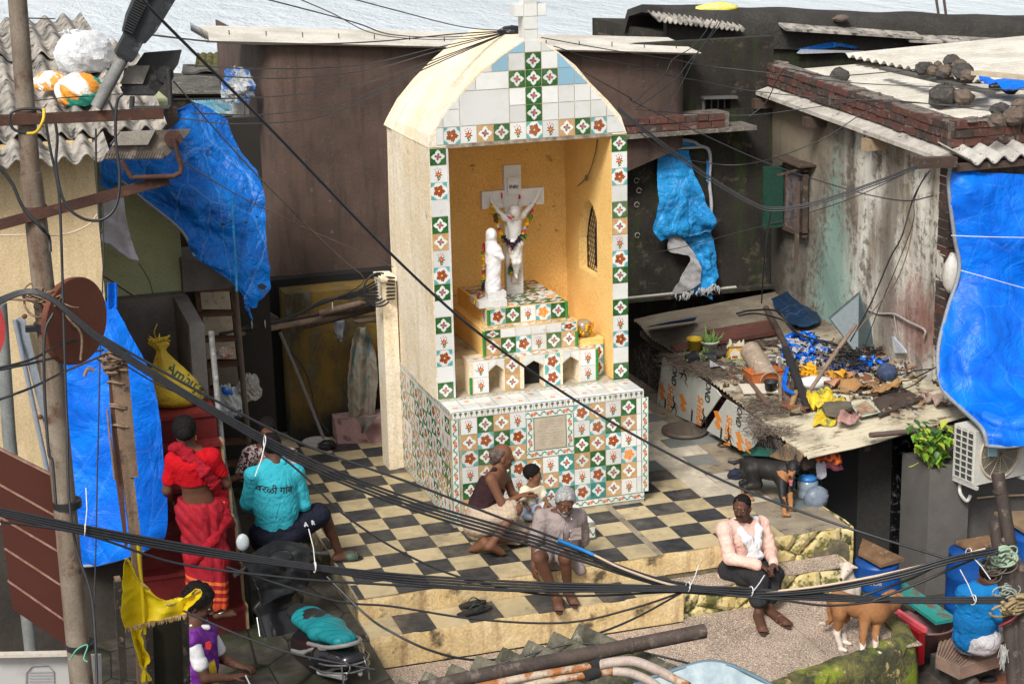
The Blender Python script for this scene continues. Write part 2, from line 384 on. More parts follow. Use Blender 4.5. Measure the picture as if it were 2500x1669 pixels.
c=m.mix(m.step(m.noise(1.5,5,.7),.45,.62)*.5,c,(.12,.095,.075));c=m.mix(m.step(m.noise(70,2,.8),.58,.62),c,(.75,.68,.58));c=m.mix(m.step(m.noise(62,2,.8,m.pos((1,1.1,1))),.58,.62),c,(.07,.045,.035))
m.col(c).bump(m.noise(90,3),.3,.006);TERR=m.mat
m=Mt('mossy_yellow_stone',.9)
vd=m.vor(3.2,m.pos((1,1,1.1)),'DISTANCE_TO_EDGE');nn=m.noise(9,7,.7);z=m.xyz(m.gpos())[2]
c=m.mix(m.step(m.noise(3,5),.4,.6),(.60,.46,.18),(.66,.56,.30));n3=m.noise(5,6,.7);c=m.mix(m.step(vd+(nn-.5)*.35,.0,.05,1,0),c,(.05,.055,.02));c=m.mix(m.step(n3,.50,.58)*.9,c,m.mix(m.step(nn,.4,.6),(.035,.04,.014),(.11,.12,.02)))
m.col(c).bump(m.step(vd,0,.14)+nn*.6,.8,.03);MOSS=m.mat
m=Mt('bright_moss_wall',.95);nn=m.noise(4,8,.68);n2=m.noise(2.2,5,.6)
c=m.mix(m.step(nn,.42,.56),(.05,.05,.028),(.14,.13,.045));c=m.mix(m.step(n2,.58,.68),c,(.20,.25,.02));c=m.mix(m.step(m.noise(7,6,.7),.58,.68),c,(.50,.38,.16));m.col(c).bump(nn+m.noise(30,4)*.5,.9,.04);GMOSS=m.mat
TU=.3
plat=M();plat.box(-.37,4.30,-1.785,6,-2.2,-.012)
o=mk('pavement',plat,pm('platform_side',(.22,.18,.11),(.10,.09,.06),4,.9,.7,12,(.40,.30,.12),5,bd=.03),kind='structure')
def poly(m,pts,z,mi=0):m.add([(p[0],p[1],z)for p in pts],[tuple(range(len(pts)))],mi)
ft=M();x0l,ytop=-.37,2.45
def ftile(xa,xb,ya,yb,z,mi,j=.004):
 g=.0025;h=rnd.uniform(-.0015,.002)
 P=[(xa+g,ya+g),(xb-g,ya+g),(xb-g,yb-g),(xa+g,yb-g)];P=[(p[0]+rnd.uniform(-j,j)*.6,p[1]+rnd.uniform(-j,j)*.6)for p in P]
 ft.add([(p[0],p[1],z+h)for p in P]+[(p[0],p[1],z-.012)for p in P],[(0,1,2,3),(4,5,1,0),(5,6,2,1),(6,7,3,2),(7,4,0,3)],mi)
for j in range(-6,9):
 for i in range(-2,9):
  xa,xb,ya,yb=i*TU,(i+1)*TU,j*TU,(j+1)*TU
  xa=max(xa,-.36)
  if xb-xa<.03 or xa>=2.38:continue
  xb=min(xb,2.38)
  if ya>2.4:continue
  if j==-6:ya=-1.8
  if ya>-.55 and xa>.86:continue
  ftile(xa,xb,ya,yb,0,0 if(i+j)%2==0 else 1)
ox,oy=2.444,-.8905
for j in range(0,15):
 for i in range(0,6):
  jj=j-3;xa,xb=ox+i*TU,ox+(i+1)*TU;ya,yb=oy-.9+j*TU,oy-.6+j*TU
  if ya<-1.795:ya=-1.80
  if xa>4.0:continue
  if ya>-.52 and xa<2.80:
   if xb<2.85:continue
   xa=2.81
  far=(j>6)or(i>=4 and j>1)or(i==3 and j>3)or(i>4)
  if i>=5 or(i==4 and j<2):mi=3 if rnd.random()<.35 else 4
  elif far:mi=rnd.choice([2,2,3,4 if j<7 else 2,2])
  else:mi=0 if(i+j)%2==0 else 1
  if mi==4:continue
  ftile(xa,min(xb,4.28),ya,min(yb,3.3),0,mi,.006 if not far else .012)
mk('pavement_tiles',ft,[TBLK,TCRM,TOLD,TGRY],kind='structure')
sc_=M();sc_.box(-.369,4.299,-1.79,3.4,-.0115,-.004);mk('pavement_screed',sc_,SCREED,kind='structure')
def wavy(x0,x1,y,z0,z1,mi=0,t=.02,n=40,amp=.007):
 m_=M();G=[]
 for zi in range(6):
  z=z1+(z0-z1)*zi/5;G.append([(x0+(x1-x0)*i/n,y+fold((x0+(x1-x0)*i/n,0,z),7)*amp+(.012 if zi==0 else 0),z+(fold((i*.3,3,0),3)*.005 if zi==0 else 0))for i in range(n+1)])
 m_.slab(G,-t);return m_
mk('steps',wavy(-.36,3.02,-1.80,-.205,-.003),YSTEP,kind='structure')
st=M();st.box(-.375,2.46,-2.19,-1.77,-2.2,-.212);mk('steps',st,CONC,kind='structure')
ft=M();k=0
for i in range(0,10):
 xa=-.36+i*.3-.02*(i>0);ftile(max(xa,-.36),min(xa+.3,2.45),-2.195,-1.812,-.2,0 if i%2==1 else 1)
mk('pavement_tiles',ft,[TBLK,TCRM,TOLD,TGRY],kind='structure')
mk('steps',wavy(-.36,2.46,-2.205,-.485,-.203,n=50),YSTEP,kind='structure')
st=M();st.box(2.46,4.14,-2.085,-1.77,-2.2,-.256);mk('steps',st,CONC,kind='structure')
def terr(x0,x1,y0,y1,z,s_=.3,name='pavement_tiles'):
 global ft
 ft=M();nx=max(1,round((x1-x0)/s_));ny=max(1,round((y1-y0)/s_))
 for i in range(nx):
  for j in range(ny):ftile(x0+(x1-x0)*i/nx,x0+(x1-x0)*(i+1)/nx,y0+(y1-y0)*j/ny,y0+(y1-y0)*(j+1)/ny,z,0,.003)
 return mk(name,ft,TERR,kind='structure')
terr(2.46,4.15,-2.10,-1.81,-.245,.5)
mk('steps',wavy(3.02,4.31,-1.80,-.25,-.003,amp=.02),MOSS,kind='structure')
mk('steps',wavy(2.46,4.15,-2.105,-.5,-.25,amp=.02),MOSS,kind='structure')
sd=M();G=[[(4.145+fold((0,y,z),6)*.02,y,z)for y in np.linspace(-2.10,-1.8,5)]for z in np.linspace(-.25,-2,8)];sd.slab(G,.02)
G=[[(4.31+fold((0,y,z),6)*.02,y,z)for y in np.linspace(-1.8,2.4,22)]for z in np.linspace(-.005,-2,9)];sd.slab(G,.02);mk('steps',sd,MOSS,kind='structure')
low=M();low.prism([(-.36,-2.18,-2.2),(-.36,-4.75,-2.2),(2.5,-3.73,-2.2),(3.1,-3.54,-2.2),(3.63,-3.38,-2.2),(4.0,-3.26,-2.2),(4.11,-2.95,-2.2),(4.11,-2.18,-2.2)],(0,0,1.695));mk('pavement',low,GMOSS,kind='structure')
terr(-.36,2.46,-4.1,-2.22,-.49,.3)
ft=M()
for i in range(6):
 for j in range(8):
  xa,xb=2.46+i*.285,2.46+(i+1)*.285;ya,yb=-4.1+j*.25,-4.1+(j+1)*.25
  if ya>-2.15:continue
  yb=min(yb,-2.12)
  if ya+.12<-3.52+(xa-3.1)*.32:continue
  ftile(xa,xb,ya,yb,-.49,0,.003)
mk('pavement_tiles',ft,TERR,kind='structure')
P=[PZ('q2',890,1500,-.5),PZ('q2',1180,1390,-.5),PZ('q2',1440,1290,-.5)]
rm=M();G=[]
E0=np.array([(-.36,-4.74,-.5),(1.2,-4.2,-.5),(2.5,-3.72,-.5),(3.1,-3.53,-.5),(3.63,-3.37,-.5),(4.0,-3.25,-.5),(4.12,-2.95,-.5),(4.13,-2.2,-.5)]);E0=resamp(E0,70)
for a,(dn,dz)in enumerate([(-.05,.0),(.02,.018),(.06,.0),(.085,-.07),(.10,-.25),(.115,-.6),(.13,-1.2)]):
 row=[]
 for i in range(70):
  t_=E0[min(i+1,69)]-E0[max(i-1,0)];nx_,ny_=t_[1],-t_[0];L_=math.hypot(nx_,ny_);p=E0[i]+np.array([nx_/L_,ny_/L_,0])*dn;row.append((p[0]+fold((i*.5,a*2,0),3)*.035,p[1]+fold((i*.5,a*2,5),3)*.035,p[2]+dz+fold((i*.9,a*2,9),3)*.018))
 G.append(row)
rm.slab(G,.05);mk('pavement',rm,GMOSS,kind='structure')
g=M();g.box(-40,60,-30,9,-1.06,-1.0);mk('ground',g,pm('wet_earth',(.07,.06,.05),(.04,.035,.03),1,.6,.5,10,(.12,.08,.06),3),kind='structure')
g=M()
G=[[(x,y,-.62+fold((x,y,0),3)*.01)for x in np.linspace(-2.6,-.37,12)]for y in np.linspace(-6,6,60)];g.slab(G,-.4)
m=Mt('lane_stone',.5);e=m.vor(1.9,m.pos((1.1,.75,1)),'DISTANCE_TO_EDGE',rnd_=.6);c=m.mix(m.step(m.noise(6,6,.65),.4,.62),(.035,.032,.026),(.075,.066,.055));c=m.mix(m.step(m.noise(2,5),.5,.65)*.6,c,(.03,.04,.015));c=m.mix(m.step(e,.004,.02,1,0),c,(.014,.012,.010));m.col(c).bump(m.step(e,0,.08)+m.noise(40,4)*.4,.5,.01)
mk('path',g,m.mat,kind='structure')
m=Mt('sea_water',.16,.5);v_=m.pos((1,.28,1));h=m.noise(.55,6,.6,v_)+m.noise(2.4,4,.6,v_)*.35;n2=m.noise(.03,4,.5,m.pos((1,.4,1)))
m.col(m.mix(m.step(n2,.35,.7),(.56,.62,.66),(.70,.75,.78)));m.rough(.32);m.bump(h,.8,.9)  # pale base colour carries the reflection of the bright sky
g=M();g.quad((-4000,8.8,-4.0),(6000,8.8,-4.0),(6000,12000,-4.0),(-4000,12000,-4.0));mk('water',g,m.mat,kind='structure',shift=False)
g=M();g.box(-40,60,8.5,9.0,-4.5,-.98);mk('sea_wall',g,CONC,label='dark concrete sea wall behind the houses',cat='wall')
# ================================================================ SHRINE
T=.158
shr=thing('shrine','tall cream wayside shrine with flowered tiles, arched gable and a white cross on top','shrine',(1.84,.5,0))
OUT=[(.862,3.5),(.89,3.61),(1.0,3.795),(1.175,3.985),(1.37,4.16),(1.6,4.32),(1.80,4.43),(1.94,4.43),(2.1,4.32),(2.286,4.17),(2.437,3.99),(2.605,3.82),(2.73,3.67),(2.79,3.5)]
FY=-.066
pl=M();pl.box(.868,2.776,-.495,1.42,-.05,1.122);mk('plinth',pl,GROUT,shr)
tw=M()
G=[[(.864+fold((0,y,z),2)*.008+(.02 if y>1.3 else 0),y,z)for y in np.linspace(FY,1.57,24)]for z in np.linspace(1.115,3.5,40)]
tw.slab(G,-.165);tw.box(1.0,2.64,1.24,1.56,1.0,3.6);tw.box(.868,1.3,1.425,1.565,0,1.2)
mk('side_wall',tw,CREAM,shr)
gb=M();OB=[(1.84+(x-1.84)*.985,z-.03)for x,z in OUT]
n_=len(OUT);ring=[]
for k,y in enumerate(np.linspace(FY,1.57,12)):ring.append([(x+fold((x,y,z),3)*.006,y,z-.05*(y/1.57)**2*(z>3.6)+fold((x,y,z),2)*.008)for x,z in OUT])
gb.grid(ring,smooth=False);gb.add(ring[0],[tuple(range(n_))]);gb.add(ring[-1],[tuple(reversed(range(n_)))]);gb.add([ring[0][0],ring[0][-1],ring[-1][-1],ring[-1][0]],[(0,1,2,3)])
mk('roof',gb,CREAM,shr)
rw=M();hole=[(.33,2.62),(.38,2.69),(.44,2.745),(.54,2.785),(.63,2.75),(.72,2.66),(.79,2.52),(.84,2.35)]
ys=[-.06]+[h_[0]for h_ in hole]+[1.24]
for a,b in zip(ys[:-1],ys[1:]):
 if a<.33 or a>=.84:rw.box(2.63,2.795,a,b,1.13,3.5)
 else:
  za=dict(hole)[a];zb=dict(hole)[b];rw.box(2.63,2.795,a,b,1.13,2.05)
  rw.hexa([(2.63,a,za),(2.795,a,za),(2.795,b,zb),(2.63,b,zb),(2.63,a,3.5),(2.795,a,3.5),(2.795,b,3.5),(2.63,b,3.5)])
mk('side_wall',rw,OCHRE,shr)
inn=M()
G=[[(x,1.235+fold((x,5,z),5)*.008,z)for x in np.linspace(1.03,2.635,30)]for z in np.linspace(3.5,1.1,40)];inn.slab(G,.01)
G=[[(1.036,y,z)for y in np.linspace(FY+.01,1.24,3)]for z in np.linspace(3.5,1.1,3)];inn.slab(G,-.004);mk('niche_lining',inn,OCHRE,shr)
gr=M()
for k in range(-14,20):
 a=(.33+k*.055);
 for sg in(1,-1):
  p0=[(y,2.06+(y-a)*1.9*sg)for y in np.linspace(.33,.84,30)]
  p0=[(y,z)for y,z in p0 if 2.05<z<np.interp(y,[h_[0]for h_ in hole],[h_[1]for h_ in hole])]
  if len(p0)>1:gr.tube([(2.72+.006*sg,y,z)for y,z in(p0[0],p0[-1])],.0035,4)
fr_=[(2.72,.335,2.05)]+[(2.72,y,z-.006)for y,z in hole]+[(2.72,.835,2.05),(2.72,.335,2.05)];gr.tube(fr_,.008,5)
mk('window_grille',gr,flat('rusty_grille',(.03,.022,.02),.8),shr)
ft_=M()
def clip(poly_,out):
 for i in range(len(out)):
  a,b=out[i],out[(i+1)%len(out)];res=[]
  ins=lambda p:(b[0]-a[0])*(p[1]-a[1])-(b[1]-a[1])*(p[0]-a[0])<=1e-9
  for j in range(len(poly_)):
   p,q=poly_[j],poly_[(j+1)%len(poly_)];ip,iq=ins(p),ins(q)
   if ip:res.append(p)
   if ip!=iq:
    d1=(b[0]-a[0])*(p[1]-a[1])-(b[1]-a[1])*(p[0]-a[0]);d2=(b[0]-a[0])*(q[1]-a[1])-(b[1]-a[1])*(q[0]-a[0]);t=d1/(d1-d2);res.append((p[0]+(q[0]-p[0])*t,p[1]+(q[1]-p[1])*t))
  poly_=res
  if len(poly_)<3:return[]
 return poly_
GO=[(1.84+(x-1.84)*.985,z-.012)for x,z in OUT];GO[0]=(.875,3.5);GO[-1]=(2.785,3.5)
xs0=1.009
def gt(c0,r0,w_,h_,k):
 g=.003;xa,za=xs0+c0*T,3.525+r0*T;P=[(xa+g,za+g),(xa+g,za+h_*T-g),(xa+w_*T-g,za+h_*T-g),(xa+w_*T-g,za+g)];c_=clip(P,GO)
 if len(c_)<3:return
 y=FY-.006-rnd.uniform(0,.0012);uv=[((p[0]-xa)/(w_*T),(p[1]-za)/(h_*T))for p in reversed(c_)]
 ft_.add([(p[0],y,p[1])for p in reversed(c_)],[tuple(range(len(c_)))],TK.index(k),False,[uv])
 n=len(c_);ft_.add([(p[0],y,p[1])for p in c_]+[(p[0],FY+.001,p[1])for p in c_],[(i,(i+1)%n,n+(i+1)%n,n+i)for i in range(n)],len(TK))
for i,k in enumerate('BFTGFBFTGB'):gt(i,0,1,1,k)
gt(10,0,1.2,1,'W');gt(-.45,0,.44,1,'W')
big={(1,1),(2,1),(3,1),(1,2),(2,2),(3,2)}
for r_ in range(1,6):
 for c_i in range(-1,12):
  if(c_i,r_)in big:continue
  k='W'
  if c_i==5 and r_<5:k='G'
  if r_==3 and c_i in(4,6):k='G'
  if(r_==4 and c_i in(3,7))or(r_==3 and c_i in(7,8))or(r_==5 and c_i==4):k='P'
  if r_==3 and c_i in(2,3):
   if c_i==2:gt(2,3,2,1,'W')
   continue
  if r_==3 and c_i==1:gt(1,3,1,1,'W');continue
  gt(c_i,r_,1,1,k)
gt(1,1,3,2,'W')
mk('gable_tiles',ft_,TMATS,shr)
seq='GFBWGTFBGWGFBWG'
for xp in(.872,2.634):
 pt=M()
 for i,k in enumerate(seq):tl(pt,k,(xp,FY,3.5-(i+1)*T),(1,0,0),(0,0,1),T,T,(0,-1,0))
 mk('pillar_tiles',pt,TMATS,shr)
tr=M();tr.box(1.028,1.046,FY-.012,FY+.05,1.13,3.5);mk('opening_trim',tr,MARBLE,shr)
tr=M();tr.box(1.03,2.64,FY-.014,FY+.03,3.492,3.522);mk('lintel',tr,pm('rotten_lintel',(.16,.13,.10),(.38,.33,.26),12,.9,.4,40),shr)
pf=M();rows=['FGTF###BTFG','TBGB###FBGT','BGTT###GTBF','FTGBTFCTGFO','GTBFBTBFBGT','TFFGTCGBCTF']
fx0=.865+.5*T+.02;Y0=-.495
def cell(i):return fx0+i*T
for r_,s_ in enumerate(rows):
 for i,k in enumerate(s_):
  if k=='#':continue
  tl(pf,k,(cell(i),Y0,1.054-(r_+1)*T),(1,0,0),(0,0,1),T,T,(0,-1,0))
for i in range(12):tl(pf,'V',(cell(i-.5),Y0,1.056),(1,0,0),(0,0,1),T,.072,(0,-1,0))
for i in range(12):tl(pf,'M',(cell(i-.5),Y0,.03),(1,0,0),(0,0,1),T,.074,(0,-1,0))
for r_ in range(6):
 for xx in(.868,cell(11)+.05):tl(pf,'M',(xx+.075,Y0,1.054-(r_+1)*T),(0,0,1),(-1,0,0),T,.075,(0,-1,0))
 tl(pf,'W',(cell(11),Y0,1.054-(r_+1)*T),(1,0,0),(0,0,1),.05,T,(0,-1,0))
fx,fz=cell(4),1.054-3*T
for i in range(3):tl(pf,'M',(fx+i*T,Y0,fz+2*T+.079),(1,0,0),(0,0,1),T,.079,(0,-1,0));tl(pf,'M',(fx+i*T,Y0,fz),(1,0,0),(0,0,1),T,.079,(0,-1,0))
for i in range(2):tl(pf,'M',(fx+.079,Y0,fz+.079+i*T),(0,0,1),(-1,0,0),T,.079,(0,-1,0));tl(pf,'M',(fx+3*T,Y0,fz+.079+i*T),(0,0,1),(-1,0,0),T,.079,(0,-1,0))
mk('front_tiles',pf,TMATS,shr)
ms=M();tl(ms,'S',(fx+.079,Y0,fz+.079),(1,0,0),(0,0,1),2*T,2*T,(0,-1,0),.01,.004);mk('memorial_slab',ms,TMATS,shr)
ps=M()
for r_ in range(6):
 for i in range(12):
  k='GFTB'[(i+r_*(1 if r_%2 else 3))%4];k=rnd.choice('GFTBGFTB')if rnd.random()<.25 else k
  tl(ps,k,(.868,Y0+.02+(i+1)*T,1.054-(r_+1)*T),(0,-1,0),(0,0,1),T,T,(-1,0,0))
for i in range(12):tl(ps,'V',(.868,Y0+.02+(i+1)*T,1.056),(0,-1,0),(0,0,1),T,.072,(-1,0,0));tl(ps,'M',(.868,Y0+.02+(i+1)*T,.03),(0,-1,0),(0,0,1),T,.074,(-1,0,0))
mk('side_tiles',ps,TMATS,shr)
pt=M()
for i in range(12):
 for j in range(2):tl(pt,'Y' if(i+j)%2==0 else 'W',(.87+i*.159,Y0+.03+j*.16,1.122),(1,0,0),(0,1,0),.159,.16,(0,0,1))
 tl(pt,'M',(.87+i*.159,Y0+.355,1.122),(1,0,0),(0,1,0),.159,.06,(0,0,1))
pt.tube([(.87,Y0+.014,1.118),(2.776,Y0+.014,1.118)],.016,8,TK.index('W'));mk('ledge_tiles',pt,TMATS,shr)
al=M();OC=len(TK)
al.box(1.05,2.63,.16,1.24,1.12,1.435);mk('altar_ledge',al,pm('dirty_ledge',(.52,.42,.27),(.30,.24,.15),5,.9,.4,40,(.10,.08,.06)),shr)
a1=M();zt=1.444
nich=[(1.392,1.545,1.47),(1.744,1.945,1.845),(2.135,2.305,2.22)]
xs=[1.20]+[q for a,b,c in nich for q in(a,b)]+[2.49]
for i in range(0,8,2):a1.box(xs[i],xs[i+1],-.02,.22,1.124,zt)
for a,b,c in nich:
 a1.hexa([(a,-.02,1.335),(c,-.02,1.392),(c,.2,1.392),(a,.2,1.335),(a,-.02,zt),(c,-.02,zt),(c,.2,zt),(a,.2,zt)])
 a1.hexa([(c,-.02,1.392),(b,-.02,1.335),(b,.2,1.335),(c,.2,1.392),(c,-.02,zt),(b,-.02,zt),(b,.2,zt),(c,.2,zt)])
mk('altar_step',a1,CREAM,shr)
a1b=M();a1b.box(1.745,1.944,.12,.2,1.125,1.39);mk('niche_back',a1b,flat('niche_black',(.012,.011,.01),.95),shr)  # near-black box across the back of the middle niche
at_=M()
for k,x_,w_ in(('F',1.236,.155),('T',1.548,.155),('B',1.952,.158),('F',2.315,.158)):
 tl(at_,k,(x_,-.02,1.128),(1,0,0),(0,0,1),w_,T,(0,-1,0));tl(at_,k,(x_,-.02,1.286),(1,0,0),(0,0,1),w_,T,(0,-1,0))
for a,b,c in nich:
 for p,q,zl,zr in((a,c,1.352,1.40),(c,b,1.40,1.352)):at_.add([(p+.003,-.025,zl),(q-.003,-.025,zr),(q-.003,-.025,zt),(p+.003,-.025,zt)],[(0,1,2,3)],TK.index('W'))
for i in range(8):tl(at_,'YTBFTFYT'[i],(1.205+i*.16,-.02,zt),(1,0,0),(0,1,0),.16,.14,(0,0,1))
mk('altar_tiles',at_,TMATS,shr)
for x_,y_,z0,z1 in((1.215,-.018,1.13,1.29),(2.487,-.018,1.13,1.44),(1.395,.115,1.45,1.69),(2.33,.115,1.45,1.6),(1.482,.235,1.715,1.865),(2.272,.235,1.715,1.875)):tb=M();tb.tube([(x_,y_,z0),(x_,y_,z1)],.0155,8);mk('edge_trim',tb,GREENM,shr)
a2=M();a2.box(1.385,2.34,.12,1.23,1.44,1.70);a2.box(2.33,2.615,.14,1.0,1.43,1.50);a2.box(1.47,2.285,.24,1.23,1.70,1.872);mk('altar_step',a2,OCHRE,shr)
at_=M()
for i,k in enumerate('TGBFGT'):tl(at_,k,(1.408+i*.1535,.12,1.452),(1,0,0),(0,0,1),.1535,.158,(0,-1,0))
for i,k in enumerate('GWWWWB'):tl(at_,k,(1.408+i*.1535,.12,1.612),(1,0,0),(0,0,1),.1535,.086,(0,-1,0))
for i,k in enumerate('BGFOG'):tl(at_,k,(1.498+i*.1535,.24,1.712),(1,0,0),(0,0,1),.1535,.158,(0,-1,0))
for i in range(6):tl(at_,rnd.choice('TYO'),(1.40+i*.155,.125,1.70),(1,0,0),(0,1,0),.155,.11,(0,0,1))
for i in range(5):
 for j in range(6):tl(at_,rnd.choice('GFOGY'),(1.50+i*.155,.245+j*.158,1.872),(1,0,0),(0,1,0),.155,.158,(0,0,1))
for i in range(2):tl(at_,'B',(2.50,.0+.135,1.13+i*.155),(1,0,0),(0,0,1),.11,.155,(0,-1,0))
tl(at_,'F',(1.47,.40,1.712),(0,-1,0),(0,0,1),.15,.155,(-1,0,0))
mk('altar_tiles',at_,TMATS,shr)
sb=M();sb.box(1.40,1.68,.26,.56,1.878,1.945);mk('marble_step',sb,MARBLE,shr)
m_=M();m_.slab([[(2.90+.02*math.sin(y*14),y,z)for y in np.linspace(.80,1.16,8)]for z in np.linspace(2.8,2.0,6)],.01);WBL=m_
fc=M();fc.box(1.80,1.93,-.06,.10,4.40,4.95);fc.box(1.715,2.02,-.052,.09,4.635,4.745)
mk('finial_cross',fc,MARBLE,shr)
fcl=M()
for z in(4.40,4.52,4.635,4.745):tl(fcl,'W',(1.802,-.062,z),(1,0,0),(0,0,1),.126,.115,(0,-1,0))
tl(fcl,'W',(1.93,-.053,4.637),(1,0,0),(0,0,1),.088,.106,(0,-1,0));tl(fcl,'W',(1.716,-.053,4.637),(1,0,0),(0,0,1),.084,.106,(0,-1,0));mk('finial_tiles',fcl,TMATS,shr)
pc=thing('wall_pier','short cream plastered pier standing against the back corner of the shrine','pier',(.76,1.5,0))
m_=M();m_.box(.71,.865,1.33,1.58,0,1.98,jit=.01);mk('pier_body',m_,CREAM,pc);m_=M();m_.box(.695,.862,1.31,1.59,1.978,2.02,jit=.008);mk('pier_cap',m_,CREAM,pc)
sb=thing('tiled_block','low broken tiled block at the foot of the shrine front that the child sits on','step',(1.75,-.95,0))
m_=M();m_.box(1.37,2.0,-1.25,-.51,0,.158,jit=.008);mk('block_body',m_,pm('crumbling_block',(.46,.40,.30),(.20,.17,.12),7,.9,.7,20,(.06,.06,.045),bd=.03),sb)
m_=M()
for i in range(4):
 for j in range(4):(rnd.random()<.7)and tl(m_,rnd.choice('YFTW'),(1.375+i*.155,-1.24+j*.17,.166),(1,0,0),(0,1,0),.15,.165,(0,0,1))
 tl(m_,'FWTM'[i],(1.375+i*.155,-1.258,.02),(1,0,0),(0,0,1),.15,.12,(0,-1,0))
mk('block_tiles',m_,TMATS,sb)
# ================================================================ BUILDINGS
def corr(P00,P01,P10,P11,n,nl,amp,t=.006,along=0,cyc=8,sag=0,jit=0):
 """corrugated sheet: P00-P01 is the edge across which the waves repeat n times; the waves run towards P10-P11"""
 A,B,C_,D_=map(Vector,(P00,P01,P10,P11));up=(B-A).cross(C_-A).normalized();up=up if up.z>0 else-up;G=[]
 for i in range(nl+1):
  s_=i/nl;row=[]
  for j in range(n*cyc+1):
   t_=j/(n*cyc);p=(A.lerp(B,t_)).lerp(C_.lerp(D_,t_),s_);row.append(p+up*(math.cos(2*math.pi*j/cyc)*amp+fold(p,3)*sag+(fold((s_*5,j//cyc,0),4)*jit)))
  G.append(row)
 m_=M();m_.slab(G,t);return m_
BROWN=pm('brown_render',(.118,.076,.060),(.076,.051,.042),1.6,.8,.45,45,(.17,.13,.12),14,streak=(.055,.04,.033),cut=(.62,.72),bd=.02)
WSHEET=pm('cream_roof_sheet',(.60,.57,.51),(.44,.41,.35),2,.55,.1,30,(.30,.26,.2),7,cut=(.66,.75))
ASB=pm('weathered_asbestos',(.42,.38,.33),(.17,.16,.145),5,.9,.4,40,(.045,.045,.04),9,cut=(.52,.62))
ASBD=pm('dark_asbestos',(.12,.115,.10),(.06,.058,.05),6,.9,.4,40,(.22,.21,.18),12)
DWALL=pm('black_mould_wall',(.034,.028,.023),(.017,.015,.013),2.2,.9,.55,26,(.085,.065,.048),5,streak=(.028,.045,.012),bd=.02)
WOODD=pm('dark_wet_wood',(.085,.055,.04),(.05,.035,.028),6,.75,.4,40,(.16,.13,.10),12)
WOODL=pm('pale_wood',(.36,.27,.17),(.26,.19,.12),8,.8,.3,40,(.12,.09,.06),10)
b=thing('brown_house','brown rendered house behind the shrine with a white sheet roof','house',(2.3,5,0))
zl,zr=4.20,3.80
def bz(x):return zl+(zr-zl)*(x+.05)/4.9
def bl_(x):return 1.18+min(x*.35,.7)if x<2.3 else 2.72
m_=M();G=[]
for i in range(24):
 f=i/23;row=[(-.02,6.2,1.1+(4.2-1.1)*f),(-.04,3.4,1.1+3.1*f),(.0,3.24,1.12+3.08*f),(.09,3.17,1.16+3.03*f)]
 for x in np.linspace(.2,4.86,30):row.append((x,3.15+.3*(x/4.9)+fold((x,0,f*3),2)*.008,bl_(x)+(bz(x)-bl_(x))*f))
 row.append((4.88,6.2,2.4+(bz(4.88)-2.4)*f));G.append(row)
m_.slab(G,.02);m_.add([G[0][0],*G[0][1:34],G[0][34]],[tuple(range(35))]);mk('wall',m_,BROWN,b)
rf=corr((-.62,3.0,4.26),(-.5,4.25,4.30),(5.0,3.25,3.80),(5.1,4.45,3.86),16,3,.012,.008,cyc=6)
mk('roof',rf,WSHEET,b)
BI=flat('bolt_iron',(.05,.045,.04))
for i in range(18):y=3.0+i*.07;m_=M();m_.tube([(-.6,y,4.27),(-.6,y,4.36)],[.006,.002],4);mk('roof_bolt',m_,BI,b)
for x in np.linspace(-.3,4.8,14):m_=M();m_.tube([(x,3.5,bz(x)+.05),(x,3.5,bz(x)+.10)],.006,4);mk('roof_bolt',m_,BI,b)
pass
b=thing('dark_house','black mouldy wall with a brick sill behind the junk roof','house',(4.3,4,0))
ztop=PY('r8',500,830,3.7)[2];zb=PY('q1',370,395,3.7)[2];zs=PY('r8',400,760,3.3)[2]
m_=M();G=[[(x,3.7+fold((x,0,z),4)*.015,z)for x in np.linspace(2.6,6.12,40)]for z in np.linspace(zs+.1,zb,24)];m_.slab(G,-.15);mk('wall',m_,DWALL,b)
m_=M();m_.box(2.4,6.2,4.1,4.3,-.5,zb+.1);m_.box(2.6,6.1,3.55,4.2,zb-.03,zb+.002);mk('lower_wall',m_,DWALL,b)
m_=M();m_.box(2.7,5.65,3.64,3.68,zb-.02,zb+.015,jit=.005);mk('white_strip',m_,flat('chalky_strip',(.45,.43,.38)),b)
BRICK=[pm('brick_red',(.125,.050,.038),(.08,.04,.032),9,.9,.5,50,(.20,.17,.15),14),pm('brick_dark',(.075,.045,.038),(.05,.038,.033),9,.9,.5,50,(.16,.14,.12),14),pm('mortar',(.20,.175,.15),(.12,.105,.09),7,.95,.8,26,(.30,.27,.24),15,bd=.03)]
def bricks(m_,a,b_,up,out,ncourse,L=.235,H=.075,gap=.014,dep=.11,skip=0):
 """courses of separate bricks along a-b, with mortar behind"""
 a,b_,up,out=Vector(a),Vector(b_),Vector(up).normalized(),Vector(out).normalized();d_=(b_-a);n=d_.length;d_.normalize()
 for c in range(ncourse):
  s_=-rnd.random()*L*.5
  while s_<n-.03:
   l=L*rnd.uniform(.5,1.02);e=min(s_+l,n);q=max(s_,0);o_=rnd.uniform(-.012,.012)
   if e-q>.04 and rnd.random()>skip:
    p=a+d_*q+up*(c*(H+gap)+rnd.uniform(-.004,.004));w_=d_*(e-q-gap);h_=up*(H*rnd.uniform(.9,1.05))
    f0=out*(.02+o_);bk=-out*dep;P=[p+bk,p+w_+bk,p+w_+f0,p+f0];P+=[q_+h_ for q_ in P];P=[q_+Vector([rnd.uniform(-.004,.004)for _ in range(3)])for q_ in P]
    m_.hexa(P,0 if rnd.random()<.6 else 1)
   s_+=l
m_=M();zc=zs-.02;bricks(m_,(2.6,3.35,zc),(5.35,3.35,zc-.02),(0,0,1),(0,-1,0),2,dep=.2)
